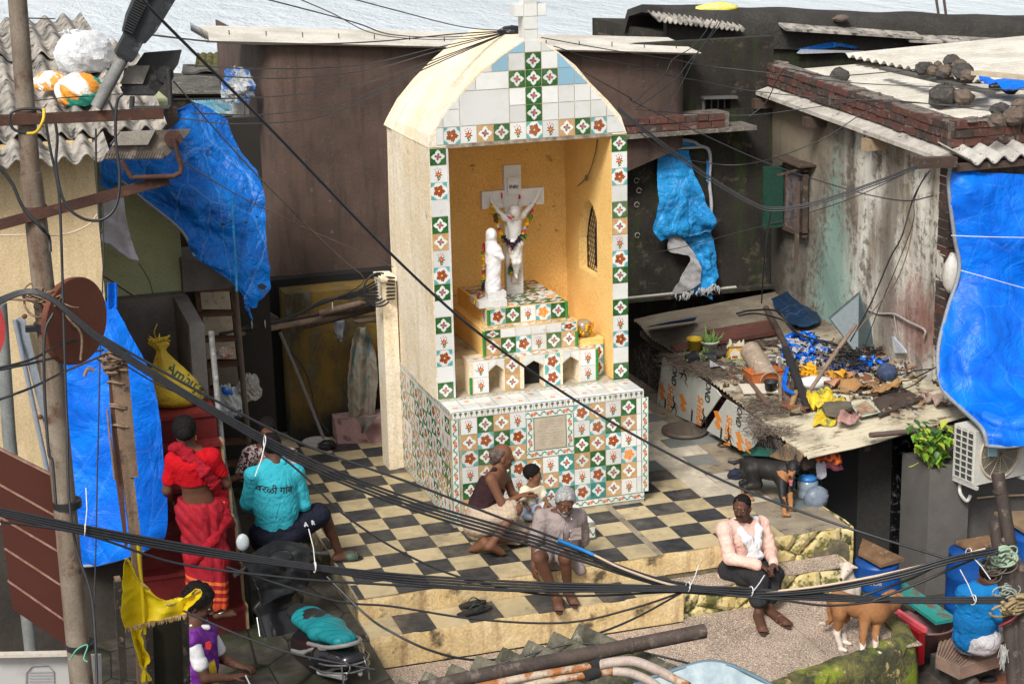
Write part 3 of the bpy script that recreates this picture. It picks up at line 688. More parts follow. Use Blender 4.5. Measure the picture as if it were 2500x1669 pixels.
m_.box(2.5,5.4,3.36,3.75,zc-.02,zc+.14,2,jit=.01);m_.box(2.5,5.72,3.28,3.75,zc-.07,zc-.025,2);mk('brick_sill',m_,BRICK,b)
m_=M();x0,x1=PY('r8',395,600,3.75)[0],6.15;z0w,z1w=PY('r8',500,692,3.7)[2],PY('r8',500,600,3.7)[2];wx0,wx1=PY('r8',430,640,3.7)[0],PY('r8',590,640,3.7)[0]
m_.box(4.2,wx0,3.75,3.9,zc,3.9);m_.box(wx1,6.15,3.75,3.9,zc,3.9);m_.box(wx0,wx1,3.75,3.9,z1w,3.9);m_.box(wx0,wx1,3.75,3.9,zc,z0w);mk('upper_wall',m_,DWALL,b)
m_=M();m_.box(wx0,wx1,3.9,3.92,z0w,z1w,1)
for k in range(4):x=wx0+(wx1-wx0)*(k+.5)/4;m_.box(x-.008,x+.008,3.83,3.85,z0w,z1w)
m_.beam((wx0-.05,3.72,z1w+.03),(wx1+.05,3.72,z1w+.01),.12,.03);m_.box(wx0-.03,wx0,3.74,3.8,z0w,z1w);mk('window',m_,[flat('grey_frame',(.12,.115,.11)),flat('window_dark',(.006,.006,.007))],b)
b=thing('stained_house','right hand house with a white and grey stained wall and brick parapet','house',(7,1.5,0))
m=Mt('stained_limewash',.9);p2=m.gpos();xyz=m.xyz(p2);v_=m.pos((1,1.0,.22));st1=m.noise(2.6,7,.62,v_);st2=m.noise(7,6,.7,v_);n3=m.noise(11,8,.72)
Yc=xyz[1]
c=m.mix(m.step(st1,.44,.62),(.64,.62,.55),(.24,.20,.15));c=m.mix(m.step(n3*.6+st2*.4,.50,.57)*.75,c,(.085,.07,.055))
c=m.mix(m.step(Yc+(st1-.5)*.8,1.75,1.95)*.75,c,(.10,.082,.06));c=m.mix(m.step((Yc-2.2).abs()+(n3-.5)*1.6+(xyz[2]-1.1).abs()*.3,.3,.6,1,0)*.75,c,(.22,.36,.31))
c=m.mix(m.step((Yc-.45).abs()*.8+(xyz[2]-1.2).abs()+(n3-.5)*2.,.25,.7,1,0)*.7,c,(.22,.075,.06));c=m.mix(m.step((Yc-1.05).abs()+(st2-.5)*.5,.08,.22,1,0)*.75,c,(.12,.095,.075))
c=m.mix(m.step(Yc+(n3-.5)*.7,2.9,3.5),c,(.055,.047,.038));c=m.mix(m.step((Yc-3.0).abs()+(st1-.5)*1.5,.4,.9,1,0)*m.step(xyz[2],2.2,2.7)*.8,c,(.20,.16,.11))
m.col(c).bump(n3+m.noise(60,3)*.4,.55,.02);STAIN=m.mat
W0,W1=(6.26,-.05),(6.12,4.0);ZR=3.05
def wl(s_):return(W0[0]+(W1[0]-W0[0])*s_,W0[1]+(W1[1]-W0[1])*s_)
def wz(s_):return ZR+.20*s_
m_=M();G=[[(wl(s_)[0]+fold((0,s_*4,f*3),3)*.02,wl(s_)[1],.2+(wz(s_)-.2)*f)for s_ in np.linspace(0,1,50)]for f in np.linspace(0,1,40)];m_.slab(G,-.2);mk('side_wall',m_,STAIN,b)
m_=M();bricks(m_,(6.36,-.06,.3),(6.36,-.06,.31),(0,0,1),(0,-1,0),1);m_=M()
for c_ in range(32):m_.box(6.25,6.25+rnd.uniform(.16,.26),-.10+rnd.uniform(-.01,.01),.12,.25+c_*.089,.325+c_*.089,0 if rnd.random()<.3 else 1,jit=.004)
m_.box(6.27,9.5,-.085,.1,-.2,3.1,2);mk('front_wall',m_,BRICK,b)
m_=M();pa0=Vector((6.19,-.10,ZR+.10));pa1=Vector((6.07,4.25,ZR+.32));out=Vector((-1,-.03,0))
bricks(m_,pa0,pa1,(0,0,1),out,3,L=.2,dep=.17,H=.07);dd_=(pa1-pa0)
m_.hexa([pa0+out*.0,pa1+out*.0,pa1-out*.22,pa0-out*.22,pa0+Vector((0,0,.235)),pa1+Vector((0,0,.235)),pa1-out*.22+Vector((0,0,.235)),pa0-out*.22+Vector((0,0,.235))],2)
for k in range(60):
 p=pa0+dd_*rnd.random()-out*rnd.uniform(0,.2)+Vector((0,0,.235));m_.ball(p,rnd.uniform(.03,.07),7,4,2,(1,1.4,.3),lump=.2)
bricks(m_,(6.2,-.14,ZR+.10),(9.6,-.14,ZR+.10),(0,0,1),(0,-1,0),3,dep=.17);m_.box(6.2,9.6,-.14,.06,ZR+.09,ZR+.34,2)
for k in range(40):m_.ball((rnd.uniform(6.2,9),rnd.uniform(-.14,.05),ZR+.34),rnd.uniform(.03,.07),7,4,2,(1.4,1,.3),lump=.2)
mk('brick_parapet',m_,BRICK,b)
m_=M();m_.hexa([pa0+out*.16+Vector((0,-.1,-.12)),pa1+out*.16+Vector((0,0,-.12)),pa1+Vector((.1,0,-.05)),pa0+Vector((.1,-.1,-.05)),pa0+out*.16+Vector((0,-.1,-.075)),pa1+out*.16+Vector((0,0,-.075)),pa1+Vector((.1,0,-.004)),pa0+Vector((.1,-.1,-.004))]);mk('sheet_edge',m_,pm('white_sheet_edge',(.50,.47,.42),(.36,.33,.29),6,.8,.3,30,(.10,.09,.08),9),b)
for s_ in(.93,.62,.30):
 p=wl(s_);m_=M();m_.box(p[0]-.26,p[0]+.1,p[1]-.05,p[1]+.06,wz(s_)-.17,wz(s_)-.05,jit=.005);mk('rafter_end',m_,WOODL if s_<.5 else WOODD,b)
R0=PZ('r8',1000,440,3.30);R1=PZ('r8',1740,415,3.30)
rf=corr((6.3,.02,3.22),(6.3,4.6,3.34),(10.5,.02,3.30),(10.5,4.6,3.42),30,4,.024,.008,cyc=8);mk('roof',rf,WSHEET,b)
rf2=corr((8.0,1.9,3.42),(7.6,4.7,3.50),(11,2.2,3.50),(11,4.9,3.58),18,4,.024,.008,cyc=8);mk('roof',rf2,WSHEET,b)
ev=corr((6.12,-.62,3.08),(9.4,-.62,3.12),(6.14,.0,3.155),(9.4,.0,3.18),17,3,.035,.010,cyc=10);mk('eave_sheet',ev,pm('grey_white_eave',(.5,.48,.44),(.36,.34,.31),5,.8,.2,40,(.15,.14,.12),8),b)
m_=M();m_.beam((6.0,-.55,3.02),(9.4,-.55,3.04),.07,.07);m_.beam(PY('r8',1700,985,-.62),PY('r8',1930,975,-.6),.10,.10);mk('eave_beam',m_,WOODD,b)
wA,wB=PX('r8',900,1100,6.15),PX('r8',1050,1100,6.17)
m_=M();yA,yB=3.25,2.75;zt_,zb_=2.45,1.72;m_.box(6.05,6.11,yB-.03,yA+.03,zb_-.03,zb_+.02);m_.box(6.05,6.11,yB-.03,yA+.03,zt_-.02,zt_+.03);m_.box(6.05,6.11,yB-.03,yB+.02,zb_,zt_);m_.box(6.05,6.11,yA-.02,yA+.03,zb_,zt_)
mk('window_frame',m_,WOODD,b)
m_=M();m_.slab([[(6.08,y,z)for y in np.linspace(yB,yA,10)]for z in np.linspace(zt_,zb_,10)],.01);mk('window_mesh',m_,pm('netting',(.20,.16,.17),(.08,.06,.06),8,.9,.8,20,bd=.04),b)
gs=flat('green_shutter',(.012,.05,.033),.6,var=.3)
m_=M();m_.box(5.80,6.09,yA-.01,yA+.03,zb_,zt_);m_.box(5.83,6.06,yA-.02,yA,zb_+.05,zt_-.05);mk('shutter',m_,gs,b)
m_=M();m_.beam((6.08,yB,zt_+.05),(5.75,yB+.05,zt_-.02),.04,.02);m_.beam((5.98,yB-.02,zt_-.1),(5.95,yB-.08,zb_-.35),.05,.015);m_.beam((6.1,yB-.1,zt_+.08),(6.1,yA+.1,zt_+.1),.3,.02);mk('window_hood',m_,WOODD,b)
b=thing('ground_floor_house','grey rendered ground floor with dark doorway under the blue tarpaulin','house',(7,-.5,-1))
GW=pm('smooth_grey_render',(.13,.12,.11),(.09,.085,.08),1.6,.85,.25,60,(.05,.045,.04),3,cut=(.6,.75))
m_=M();m_.box(5.34,5.78,-1.42,-.9,-1.02,.30);m_.box(5.78,9.5,-1.30,-.9,-1.02,.30);m_.box(5.9,9.5,-1.25,-.1,.30,.42);mk('wall',m_,GW,b)
yy=-.55
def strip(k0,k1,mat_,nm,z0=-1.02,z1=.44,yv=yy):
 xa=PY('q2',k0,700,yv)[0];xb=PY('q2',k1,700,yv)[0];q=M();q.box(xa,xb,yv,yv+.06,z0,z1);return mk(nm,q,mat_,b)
strip(880,1115,flat('doorway_shade',(.010,.010,.011),.8),'doorway');strip(1115,1335,flat('grey_shutter',(.035,.033,.030),.85,var=.2,bump=.3),'wall_panel')  # doorway strip is a near-black panel painted for the shaded interior
m=Mt('black_marble',.25,.5);c=m.mix(m.step(m.noise(6,8,.7,dist=2),.56,.62),(.006,.006,.007),(.10,.10,.10));m.col(c);strip(1335,1470,m.mat,'marble_pilaster',yv=-.60)
m=Mt('blue_and_ochre_paint',.8);z_=m.xyz(m.gpos())[2];x_=m.xyz(m.gpos())[0];c=m.mix(m.step(z_+x_*.6+m.noise(4)*.05-3.05,-.02,.02),(.16,.085,.018),(.006,.06,.15));c=m.mix(m.step(m.noise(8,6,.7),.5,.7)*.6,c,(.03,.03,.03));m.col(c)
strip(1460,1600,m.mat,'painted_wall',yv=-.64)
m_=M();m_.box(4.33,4.38,-.9,3.2,-1,.45);mk('side_partition',m_,flat('partition_dark',(.02,.018,.016),.9),b)
b=thing('black_roofed_house','long house with a thick tarred parapet at the far right before the sea','house',(9,7,0))
TAR=pm('tarred_concrete',(.050,.046,.042),(.034,.031,.028),3,.95,.8,14,(.11,.10,.09),18,bd=.04,cut=(.62,.7))
yf=5.6;A_=Vector(PY('r8',210,150,yf));E_=Vector(PY('r8',2349,270,yf));zt0=PY('r8',215,60,yf+.2)[2];zt1=PY('r8',2349,165,yf+.2)[2]
G=[]
for dz,dy in((-.45,.0),(-.12,-.02),(-.02,.06),(.03,.25),(.02,.9),(-.05,1.3),(-.3,1.5)):
 row=[]
 for i in range(60):
  f=i/59;x=A_.x+(E_.x+1.5-A_.x)*f;row.append((x-(.05 if dz<0 else 0)*(i==0),yf+dy+fold((x,dy,0),2)*.03,zt0+(zt1-zt0)*f+dz+fold((x,dz*5,2),2.4)*.03))
 G.append(row)
m_=M();m_.slab(G,.1);mk('parapet',m_,TAR,b)
m_=M();m_.hexa([(A_.x,yf+.05,0),(E_.x+2,yf+.05,0),(E_.x+2,8.4,0),(A_.x,8.4,0),(A_.x,yf+.05,zt0-.3),(E_.x+2,yf+.05,zt1-.3),(E_.x+2,8.4,zt1-.3),(A_.x,8.4,zt0-.3)]);mk('wall',m_,DWALL,b)
m_=corr(PY('r8',135,120,yf-.1),PY('r8',140,112,yf+.3),PY('r8',665,180,yf-.1),PY('r8',665,172,yf+.3),2,20,.02);G=[]
m_=M();a_,b_=Vector(PY('r8',135,120,yf-.25)),Vector(PY('r8',665,183,yf-.25));G=[[a_.lerp(b_,j/120)+Vector((0,dy,dy*.25+math.cos(j/120*17*2*math.pi)*.022))for j in range(121)]for dy in(0,.3)];m_.slab(G,.012);mk('awning',m_,ASB,b)
for(x0_,y0_,x1_,y1_,h_)in((910,188,1740,240,.10),(1660,258,2349,280,.16)):
 a_,b_=Vector(PY('r8',x0_,y0_,yf-.22)),Vector(PY('r8',x1_,y1_,yf-.22));m_=M();m_.hexa([a_,b_,b_+Vector((0,.3,.08)),a_+Vector((0,.3,.08)),a_+Vector((0,0,.03)),b_+Vector((0,0,.03)),b_+Vector((0,.3,.11)),a_+Vector((0,.3,.11))]);mk('awning',m_,ASB,b)
m_=M()
for k in range(70):
 f=rnd.random();px=800+f*900;m_.ball(PY('r8',px if f<.5 else 1250+rnd.gauss(0,230),225+rnd.gauss(30,22),yf+.03),rnd.uniform(.01,.035),6,4,0,(1.6,.3,1),lump=.3)
mk('peeling_plaster',m_,flat('white_flakes',(.5,.48,.44)),b)
BT=[None]
def tarpmat(name,a,b_,worn=.0,sc=5,gl=.42):
 m=Mt(name,gl,.30);n1=m.noise(sc,5,.6,dist=.6);c=m.mix(m.step(n1,.35,.65),a,b_);w_=m.noise(sc*2.2,9,.75,dist=1.)
 c=m.mix(m.step(w_,.62-worn*.06,.78-worn*.06)*(.12+worn*.5),c,(.30,.46,.62));wv=m.xyz(m.pos())
 fine=(wv[2]*700).sin()*.3;m.col(c);cr_=m.noise(3.2,4,.55,dist=1.6);cr2=m.vor(5,feat='DISTANCE_TO_EDGE',vec=None)
 v2_=m.vor(2.6,feat='DISTANCE_TO_EDGE',vec=m.pos((1,1,.55)));v3_=m.vor(11,feat='DISTANCE_TO_EDGE');cre=(m.step(v2_,0,.07)*.8+m.step(v3_,0,.09)*.35)*(.25+worn)
 c2_=m.mix(m.step(v2_+m.noise(30)*.02,.012,.03,1,0)*(.08+.2*worn),c,(.25,.45,.72));m.col(c2_);m.bump((cr_*13).sin()*(.45+.2*worn)+m.noise(14,5,.6,dist=1)*.5+cre,.42+.25*worn,.02);m.rough(m.step(w_,.5,.7,gl,.7));return m.mat
BLUE=tarpmat('blue_tarpaulin',(.0,.17,.78),(.0,.10,.58),0,3);BLUEW=tarpmat('worn_blue_tarpaulin',(.0,.17,.62),(.0,.09,.40),.7,4);BLUEL=tarpmat('pale_blue_tarpaulin',(.02,.28,.62),(.015,.20,.50),.6,5);BLUED=tarpmat('dirty_blue_sheet',(.008,.03,.075),(.006,.018,.04),.1,3)
SEAM=flat('grey_seam',(.22,.25,.28),.6,bump=.3)
def R_(k,pts,**kw):return[(PY(k,p[0],p[1],p[2])if len(p)>2 else None)for p in pts]
def prow(pts):return[PY('n',a,b_,y)for a,b_,y in pts]
def seam(pts,r,parent,mat_=None,nm='hem'):
 m_=M();m_.tube(cr(pts,8),r,6);return mk(nm,m_,mat_ or SEAM,parent)
mk('tarpaulin',WBL,BLUE,None,'strip of blue sheet seen through the lancet window of the shrine','tarpaulin')
for(pts,lab)in((((970,300),(1080,275),(1190,255),(1250,262),(1350,285),(1330,296),(1230,280),(1180,292),(1060,300)),'long torn strip of blue tarpaulin nailed under the far black parapet'),(((1500,290),(1560,300),(1650,280),(1650,300),(1560,312),(1555,330),(1500,325)),'short torn scrap of blue tarpaulin at the right under the far black parapet')):
 m_=M();P=[PY('r8',a,b_,yf-.02)for a,b_ in pts];m_.prism(P,(0,-.012,0));mk('tarp_scrap',m_,BLUEW,None,lab,'tarpaulin')
m_=M();P=[PY('r8',a,b_,yf-.03)for a,b_ in((975,322),(1000,298),(1380,308),(1395,330),(1240,318),(1000,326))];m_.prism(P,(0,-.01,0));mk('tarp_scrap',m_,flat('grey_plastic_strip',(.45,.47,.52),bump=.4),None,'pale grey strip of plastic nailed below the long blue scrap','tarpaulin')
tp=thing('tarpaulin','large bright blue tarpaulin hanging over the front of the right hand house','tarpaulin',(6.6,-.7,.3))
rows=[prow([(2325,398,-.50),(2400,420,-.52),(2480,425,-.52),(2600,430,-.5)]),prow([(2316,450,-.50),(2390,470,-.62),(2480,470,-.55),(2610,470,-.65)]),prow([(2330,575,-.52),(2400,580,-.60),(2500,580,-.68),(2620,580,-.6)]),prow([(2342,660,-.55),(2420,680,-.66),(2520,700,-.62),(2620,700,-.7)]),prow([(2312,760,-.62),(2400,780,-.9),(2500,790,-.85),(2630,790,-.9)]),prow([(2290,860,-.75),(2380,880,-1.1),(2480,890,-1.05),(2630,890,-1.1)]),prow([(2300,945,-.95),(2380,960,-1.25),(2480,960,-1.3),(2630,960,-1.3)]),prow([(2345,995,-1.3),(2420,1020,-1.75),(2500,1015,-1.85),(2630,1010,-1.85)]),prow([(2397,1045,-1.8),(2440,1060,-1.9),(2510,1060,-1.93),(2630,1050,-1.93)]),prow([(2410,1088,-1.88),(2460,1090,-1.93),(2530,1082,-1.95),(2630,1075,-1.95)])]
mk('sheet',patch(rows,70,60,.022,4.5,.006),BLUE,tp)
seam([r_[0]for r_ in rows],.022,tp);seam(rows[-1],.02,tp)
m_=M();m_.tube(cr(prow([(2322,575,-.62),(2400,578,-.72),(2500,580,-.76),(2620,582,-.76)]),6),.005,5);m_.tube(cr(prow([(2345,660,-.66),(2400,675,-.76),(2500,703,-.78),(2620,730,-.8)]),6),.005,5);mk('tie_rope',m_,flat('white_rope',(.6,.6,.6)),tp)
m_=M();m_.ball(PY('q1',1915,290,-.45),.17,12,9,0,(.55,.5,1.2),lump=.10);mk('plastic_sack',m_,flat('milky_plastic',(.5,.48,.44),.4,bump=.5),None,'milky plastic sack bulging behind the left edge of the large bright tarpaulin','sack')
tp=thing('tarpaulin','worn blue tarpaulin with holes stretched over the ladder between green wall and brown house','tarpaulin',(-.9,.6,2.5))
def pr2(pts,y):return[PY('n',a,b_,y+fold((a*.01,b_*.01,0),2)*.1)for a,b_ in pts]
rows=[pr2([(438,262),(480,250),(515,258),(555,292)],.9),pr2([(300,350),(380,345),(470,320),(600,385)],.75),pr2([(262,400),(380,410),(500,410),(636,450)],.55),pr2([(330,470),(430,485),(520,490),(648,520)],.4),pr2([(440,560),(500,575),(570,590),(652,600)],.3),pr2([(475,625),(530,645),(590,655),(656,660)],.25),pr2([(535,665),(570,685),(610,695),(662,695)],.25),pr2([(585,712),(600,722),(615,728),(655,712)],.25),pr2([(598,742),(605,748),(614,750),(622,744)],.25)]
mk('sheet',patch(rows,80,60,.035,5,.006),BLUEW,tp)
seam(pr2([(567,480),(570,560),(575,640),(578,712)],.15),.012,tp,BLUEL,'crease');seam([r_[0]for r_ in rows[1:6]],.014,tp,SEAM)
m_=M()
for px,py,r_ in((545,548,6),(600,543,4),(628,530,4),(640,700,12)):m_.prism([PY('n',px+a*r_,py+b_*r_*.7,.12)for a,b_ in((-1,-.4),(0,-1),(1,0),(.4,.9),(-.7,.6))],(0,.01,0))
mk('hole',m_,flat('hole_dark',(.02,.025,.03)),tp)
m_=M();m_.tube(cr([PY('n',600,745,.25),PY('n',608,760,.25),PY('n',616,782,.28)],4),[.02]*4+[.012]*4+[.006],6);mk('torn_tail',m_,BLUEW,tp)
mk('tarpaulin',patch([pr2([(245,335),(275,345),(310,350)],.2),pr2([(243,400),(275,410),(300,430)],.1),pr2([(247,455),(270,465),(288,455)],.15)],26,20,.02,8),BLUEW,None,'rolled blue tarpaulin bundle at the corner of the cream house','tarpaulin')
mk('cloth',patch([pr2([(252,478),(275,470),(300,470)],.3),pr2([(252,540),(285,540),(310,545)],.28),pr2([(255,590),(300,610),(325,600)],.28),pr2([(290,615),(320,632),(340,636)],.3)],30,20,.02,8),flat('dirty_white_cloth',(.50,.50,.56),.8,bump=.4),None,'greyish white cloth hanging in front of the pale green wall','cloth')
tp=thing('tarpaulin','sun bleached blue tarpaulin hanging in shreds on the black mouldy wall','tarpaulin',(4.3,3.5,1.5))
P8=lambda pts,y=3.62:[PY('r8',a,b_,y)for a,b_ in pts]
rows=[P8([(135,905),(200,905),(270,905),(330,905)]),P8([(138,1000),(210,1010),(290,1010),(345,1010)],3.56),P8([(140,1120),(220,1130),(310,1120),(395,1120)],3.52),P8([(140,1240),(230,1250),(330,1260),(430,1230)],3.5),P8([(115,1390),(220,1380),(350,1360),(488,1330)],3.46),P8([(150,1447),(230,1432),(340,1420),(450,1400)],3.52)]
mk('sheet',patch(rows,40,30,.03,8),BLUEL,tp)
P1=lambda pts,y=3.62:[PY('q1',a,b_,y)for a,b_ in pts]
rows=[P1([(275,50),(340,50),(400,50),(450,45)]),P1([(300,90),(360,100),(420,100),(478,90)],3.58),P1([(360,160),(400,170),(440,180),(490,200)],3.58),P1([(370,270),(410,280),(450,290),(500,300)],3.58),P1([(300,380),(360,385),(420,400),(465,380)],3.56),P1([(330,420),(370,415),(420,420),(465,445)],3.58)]
mk('torn_sheet',patch(rows,36,26,.03,9),BLUEL,tp)
rows=[P1([(205,65),(240,65),(280,75)],3.55),P1([(205,155),(260,155),(350,150)],3.52),P1([(330,190),(350,190),(372,200)],3.52),P1([(290,290),(340,300),(400,260)],3.5),P1([(220,420),(300,400),(400,350)],3.5)]
mk('grey_lining',patch(rows,36,22,.02,9),flat('grey_frayed_sheet',(.36,.35,.35),.85,bump=.5),tp)
m_=M()
for k in range(26):
 a_,b_=(rnd.uniform(215,520),0);b_=430-(a_-215)*.25+rnd.uniform(-15,10);m_.tube(cr(P1([(a_,b_),(a_+rnd.uniform(-12,12),b_+18),(a_+rnd.uniform(-22,22),b_+rnd.uniform(30,48))],3.5),3),[.012]*4+[.008,.004,.002],4)
mk('fringe',m_,flat('frayed_ends',(.42,.42,.42),.9),tp)
fr=thing('window_surround','peeling blue and white painted surround around the bleached blue cloth','window frame',(4.3,3.6,2))
m_=M();m_.tube(cr(P8([(0,835),(120,828),(330,850),(390,880),(440,900),(455,960),(450,1100),(462,1250),(445,1450)],3.66),6),.022,6);mk('surround',m_,flat('grey_peeling',(.42,.43,.46),.8,bump=.6),fr)
m_=M();m_.prism(P8([(15,842),(120,832),(320,855),(375,882),(200,880),(40,855)],3.66),(0,-.012,0));m_.prism(P8([(432,960),(447,980),(440,1110),(430,1090)],3.64),(0,-.012,0));mk('paint',m_,BLUEL,fr)
m_=M();m_.beam(PY('r8',110,905,3.6),PY('r8',400,888,3.6),.03,.025);mk('curtain_rail',m_,flat('pale_rail',(.4,.38,.32)),fr)
m_=M()
for a_,b_ in((10,1090),(12,1235),(15,1420),(25,1150)):
 c_=PY('r8',a_,b_,3.66);m_.tube([(c_[0]+.03*math.cos(t),c_[1],c_[2]+.03*math.sin(t))for t in np.linspace(0,5.5,9)],.004,4)
mk('nail_hooks',m_,flat('pale_nails',(.4,.33,.3)),fr)
# ================================================================ LEFT SIDE
LC=pm('cream_house_wall',(.66,.52,.31),(.55,.42,.25),1.4,.85,.4,24,(.20,.15,.09),7,streak=(.48,.37,.21),cut=(.68,.74))
h=thing('cream_house','cream walled house at the left under a wavy asbestos roof','house',(-3.2,-.5,-.6))
DARKB=pm('dark_stained_base',(.055,.045,.038),(.03,.026,.022),2,.9,.5,25,(.45,.38,.24),5,cut=(.66,.7))
m_=M();m_.box(-5.5,-2.21,-1.35,2,.9,3.98);mk('wall',m_,LC,h)
m_=M();m_.box(-5.5,-2.19,-1.37,2,-.62,.9);mk('wall_base',m_,DARKB,h)
def asbs(x0,x1,y0,z0,y1,z1,nm,n):
 m_=corr((x0,y0,z0),(x1,y0,z0),(x0,y1,z1),(x1,y1,z1),n,8,.038,.008,cyc=10,sag=.008,jit=.006);return mk(nm,m_,ASB,h)
ASB2=ASB
asbs(-5.4,-2.12,-1.75,3.90,.9,4.50,'roof_sheet',19);asbs(-3.1,-1.62,-1.35,4.03,.7,4.52,'roof_sheet',9);asbs(-5.4,-1.9,.4,4.49,2.4,4.62,'roof_sheet',20)
m_=M();m_.box(-5.5,-1.9,-1.0,-.93,3.86,3.93);m_.box(-5.5,-1.9,.6,.67,4.3,4.37);m_.box(-2.25,-1.62,-.4,-.33,3.98,4.05);mk('purlin',m_,WOODD,h)
def sackm(name,cols,sc,label,P,R,sca,rot=0,knot=None,mats=None):
 m=Mt(name,.5,.4);n=m.noise(sc,3,.5,dist=.5);c=m.mix(m.step(n,.46,.5),cols[0],cols[1])
 if len(cols)>2:c=m.mix(m.step(m.noise(sc*1.3,2,.5,m.pos((1,1,1.7))),.52,.55),c,cols[2])
 if len(cols)>3:c=m.mix(m.step(m.noise(sc*.9,2,.5,m.pos((1.6,1,1))),.56,.60),c,cols[3])
 m.col(c).bump(m.noise(16,5,.6,dist=1.),.7,.02);t=thing('sack',label,'sack',P);V=[]
 m_=crum(Vector(P)+Vector((0,0,sca[2]*R*.6)),R,sca,.085,8,44,sc,rot)
 mk('body',m_,m.mat,t)
 if knot:
  k=Vector(P)+Vector(knot);m_=M();m_.tube([k+Vector((0,0,-.1)),k,k+Vector((.01,0,.05))],[.07,.028,.035],9);
  for q in range(12):a=q*.52;m_.tube([k+Vector((0,0,.02)),k+Vector((math.cos(a)*.05,math.sin(a)*.05,.06+rnd.random()*.03)),k+Vector((math.cos(a)*.09,math.sin(a)*.09,.05+rnd.random()*.05))],[.015,.012,.003],4)
  mk('neck',m_,m.mat,t)
 return t
def rz_(x,y):return 3.90+(y+1.75)*.2265+.05
y_=-.75;p=PY('r1',540,560,y_);sackm('rice_sack_print',[(.75,.73,.68),(.70,.28,.03),(.02,.28,.20)],2.6,'white, orange and green printed grain sack lying on the asbestos roof',(p[0],y_,rz_(0,y_)+.02),.20,(1.0,.7,.75),.2)
p=PY('r1',330,400,-.6);sackm('orange_bag_print',[(.74,.70,.62),(.72,.30,.05)],9,'small knotted white and orange plastic bag left of the printed grain sack',(p[0],-.6,rz_(0,-.6)+.09),.115,(1.25,.7,.8),-.5)
p=PY('r1',560,270,.0);sackm('white_bag_print',[(.58,.60,.62),(.66,.67,.69)],6,'bulging white sack with blue lettering tied with a frayed neck on the roof',(p[0],.0,rz_(0,0)+.03),.225,(1.1,.75,.95),.2,(-.10,0,.25))
h=thing('green_house','pale green plastered house wall above the red stairs','house',(-1.8,1,1.4))
m_=M();m_.box(-2.6,-1.30,.86,2.2,-.6,3.95,jit=.005);mk('wall',m_,pm('pale_green_plaster',(.44,.47,.27),(.36,.39,.22),2,.85,.3,30,(.2,.2,.12),12,cut=(.68,.74)),h)
m_=M();m_.box(-2.3,-1.25,.80,.86,3.55,3.9);mk('lintel',m_,WOODD,h)
st_=thing('staircase','steep red staircase with a grey rendered landing parapet','staircase',(-1.75,-1,-.6))
m_=M();m_.box(-2.3,-1.30,.70,.84,1.4,2.19,jit=.006);m_.hexa([(-1.42,-.29,1.3),(-1.29,-.29,1.3),(-1.29,.80,1.3),(-1.42,.80,1.3),(-1.42,-.29,2.13),(-1.29,-.29,2.13),(-1.29,.84,2.18),(-1.42,.84,2.18)]);m_.box(-1.36,-1.285,-.30,.84,-.6,1.4);mk('parapet',m_,GREYC,st_)
m=Mt('red_step_tiles',.55,.4);x_,y2,z_=m.xyz(m.gpos());gl=((x_*16).fract()-.5).abs().mx(((y2*16).fract()-.5).abs());c=m.mix(m.step(m.noise(5,6,.65),.4,.62),(.22,.022,.02),(.13,.014,.014));c=m.mix(m.step(m.noise(12,8,.7),.60,.68),c,(.03,.02,.018));c=m.mix(m.step(gl,.46,.485)*.6,c,(.05,.01,.01));m.col(c).bump(m.step(gl,.44,.5,1,0),.3,.004);REDT=m.mat
REDR=pm('red_riser_paint',(.145,.014,.013),(.10,.011,.011),3,.6,.3,30,(.025,.012,.01),9,cut=(.58,.64))
edges=[(-2.13,-.57),(-1.87,-.28),(-1.62,.0),(-1.49,.33),(-1.35,.65),(-1.12,.93),(-.83,1.21),(-.70,1.45)]
m_=M();m2=M()
for i,(y0,z0)in enumerate(edges):
 y1=edges[i+1][0]+.05 if i+1<len(edges)else .84;m_.box(-2.2,-1.292,y0+.02,1.0,z0-.34,z0-.03,0);m2.box(-2.2,-1.285,y0,y1+.12,z0-.035,z0,0)
mk('risers',m_,REDR,st_);mk('treads',m2,REDT,st_)
m_=M()
for i,(y0,z0)in enumerate(edges[:-1]):m_.box(-1.29,-1.262,y0+.03,edges[i+1][0]+.04,-.6,z0-.005)
mk('side_face',m_,pm('yellowed_stair_side',(.50,.38,.22),(.40,.28,.15),5,.9,.3,40,(.12,.03,.02),8),st_)
rp=thing('handrail_pipe','long galvanised and blackened handrail pipe leaning along the red stairs','pipe',(-1.27,-1.5,0))
a_,b_,c_,d_=PX('r2',1347,805,-1.25),PX('n',545,1120,-1.25),PX('l',510,860,-1.24),PX('n',617,1640,-1.23)
for q0,q1,mt,nm in((a_,b_,pm('galvanised',(.30,.31,.31),(.20,.20,.20),14,.5,.1,40,(.50,.49,.47),16),'galvanised_pipe'),(b_,c_,pm('flaking_pipe',(.12,.12,.12),(.06,.06,.06),14,.5,.1,40,(.3,.3,.3),20),'flaking_pipe'),(c_,PX('n',613,1570,-1.235),flat('black_pipe',(.02,.02,.02),.4),'black_pipe'),(PX('n',613,1570,-1.235),d_,flat('cream_pipe',(.5,.36,.16),.6),'cream_pipe')):
 m_=M();m_.tube([q0,q1],.026,10);mk(nm,m_,mt,rp)
m=Mt('yellow_cement_sack',.5,.4);c=m.mix(m.step(m.noise(5,5),.4,.6),(.62,.44,.03),(.48,.33,.03));m.col(c).bump(m.noise(18,5,.65,dist=1.2),.9,.02);YS=m.mat
sp=Vector((PX('n',430,960,-1.72)[0],-.36,1.455));sp=Vector(PY('n',432,957,-.36));sp.z=1.46
sk=thing('cement_sack','yellow cement sack tied at the neck on the landing','sack',sp);G=[]
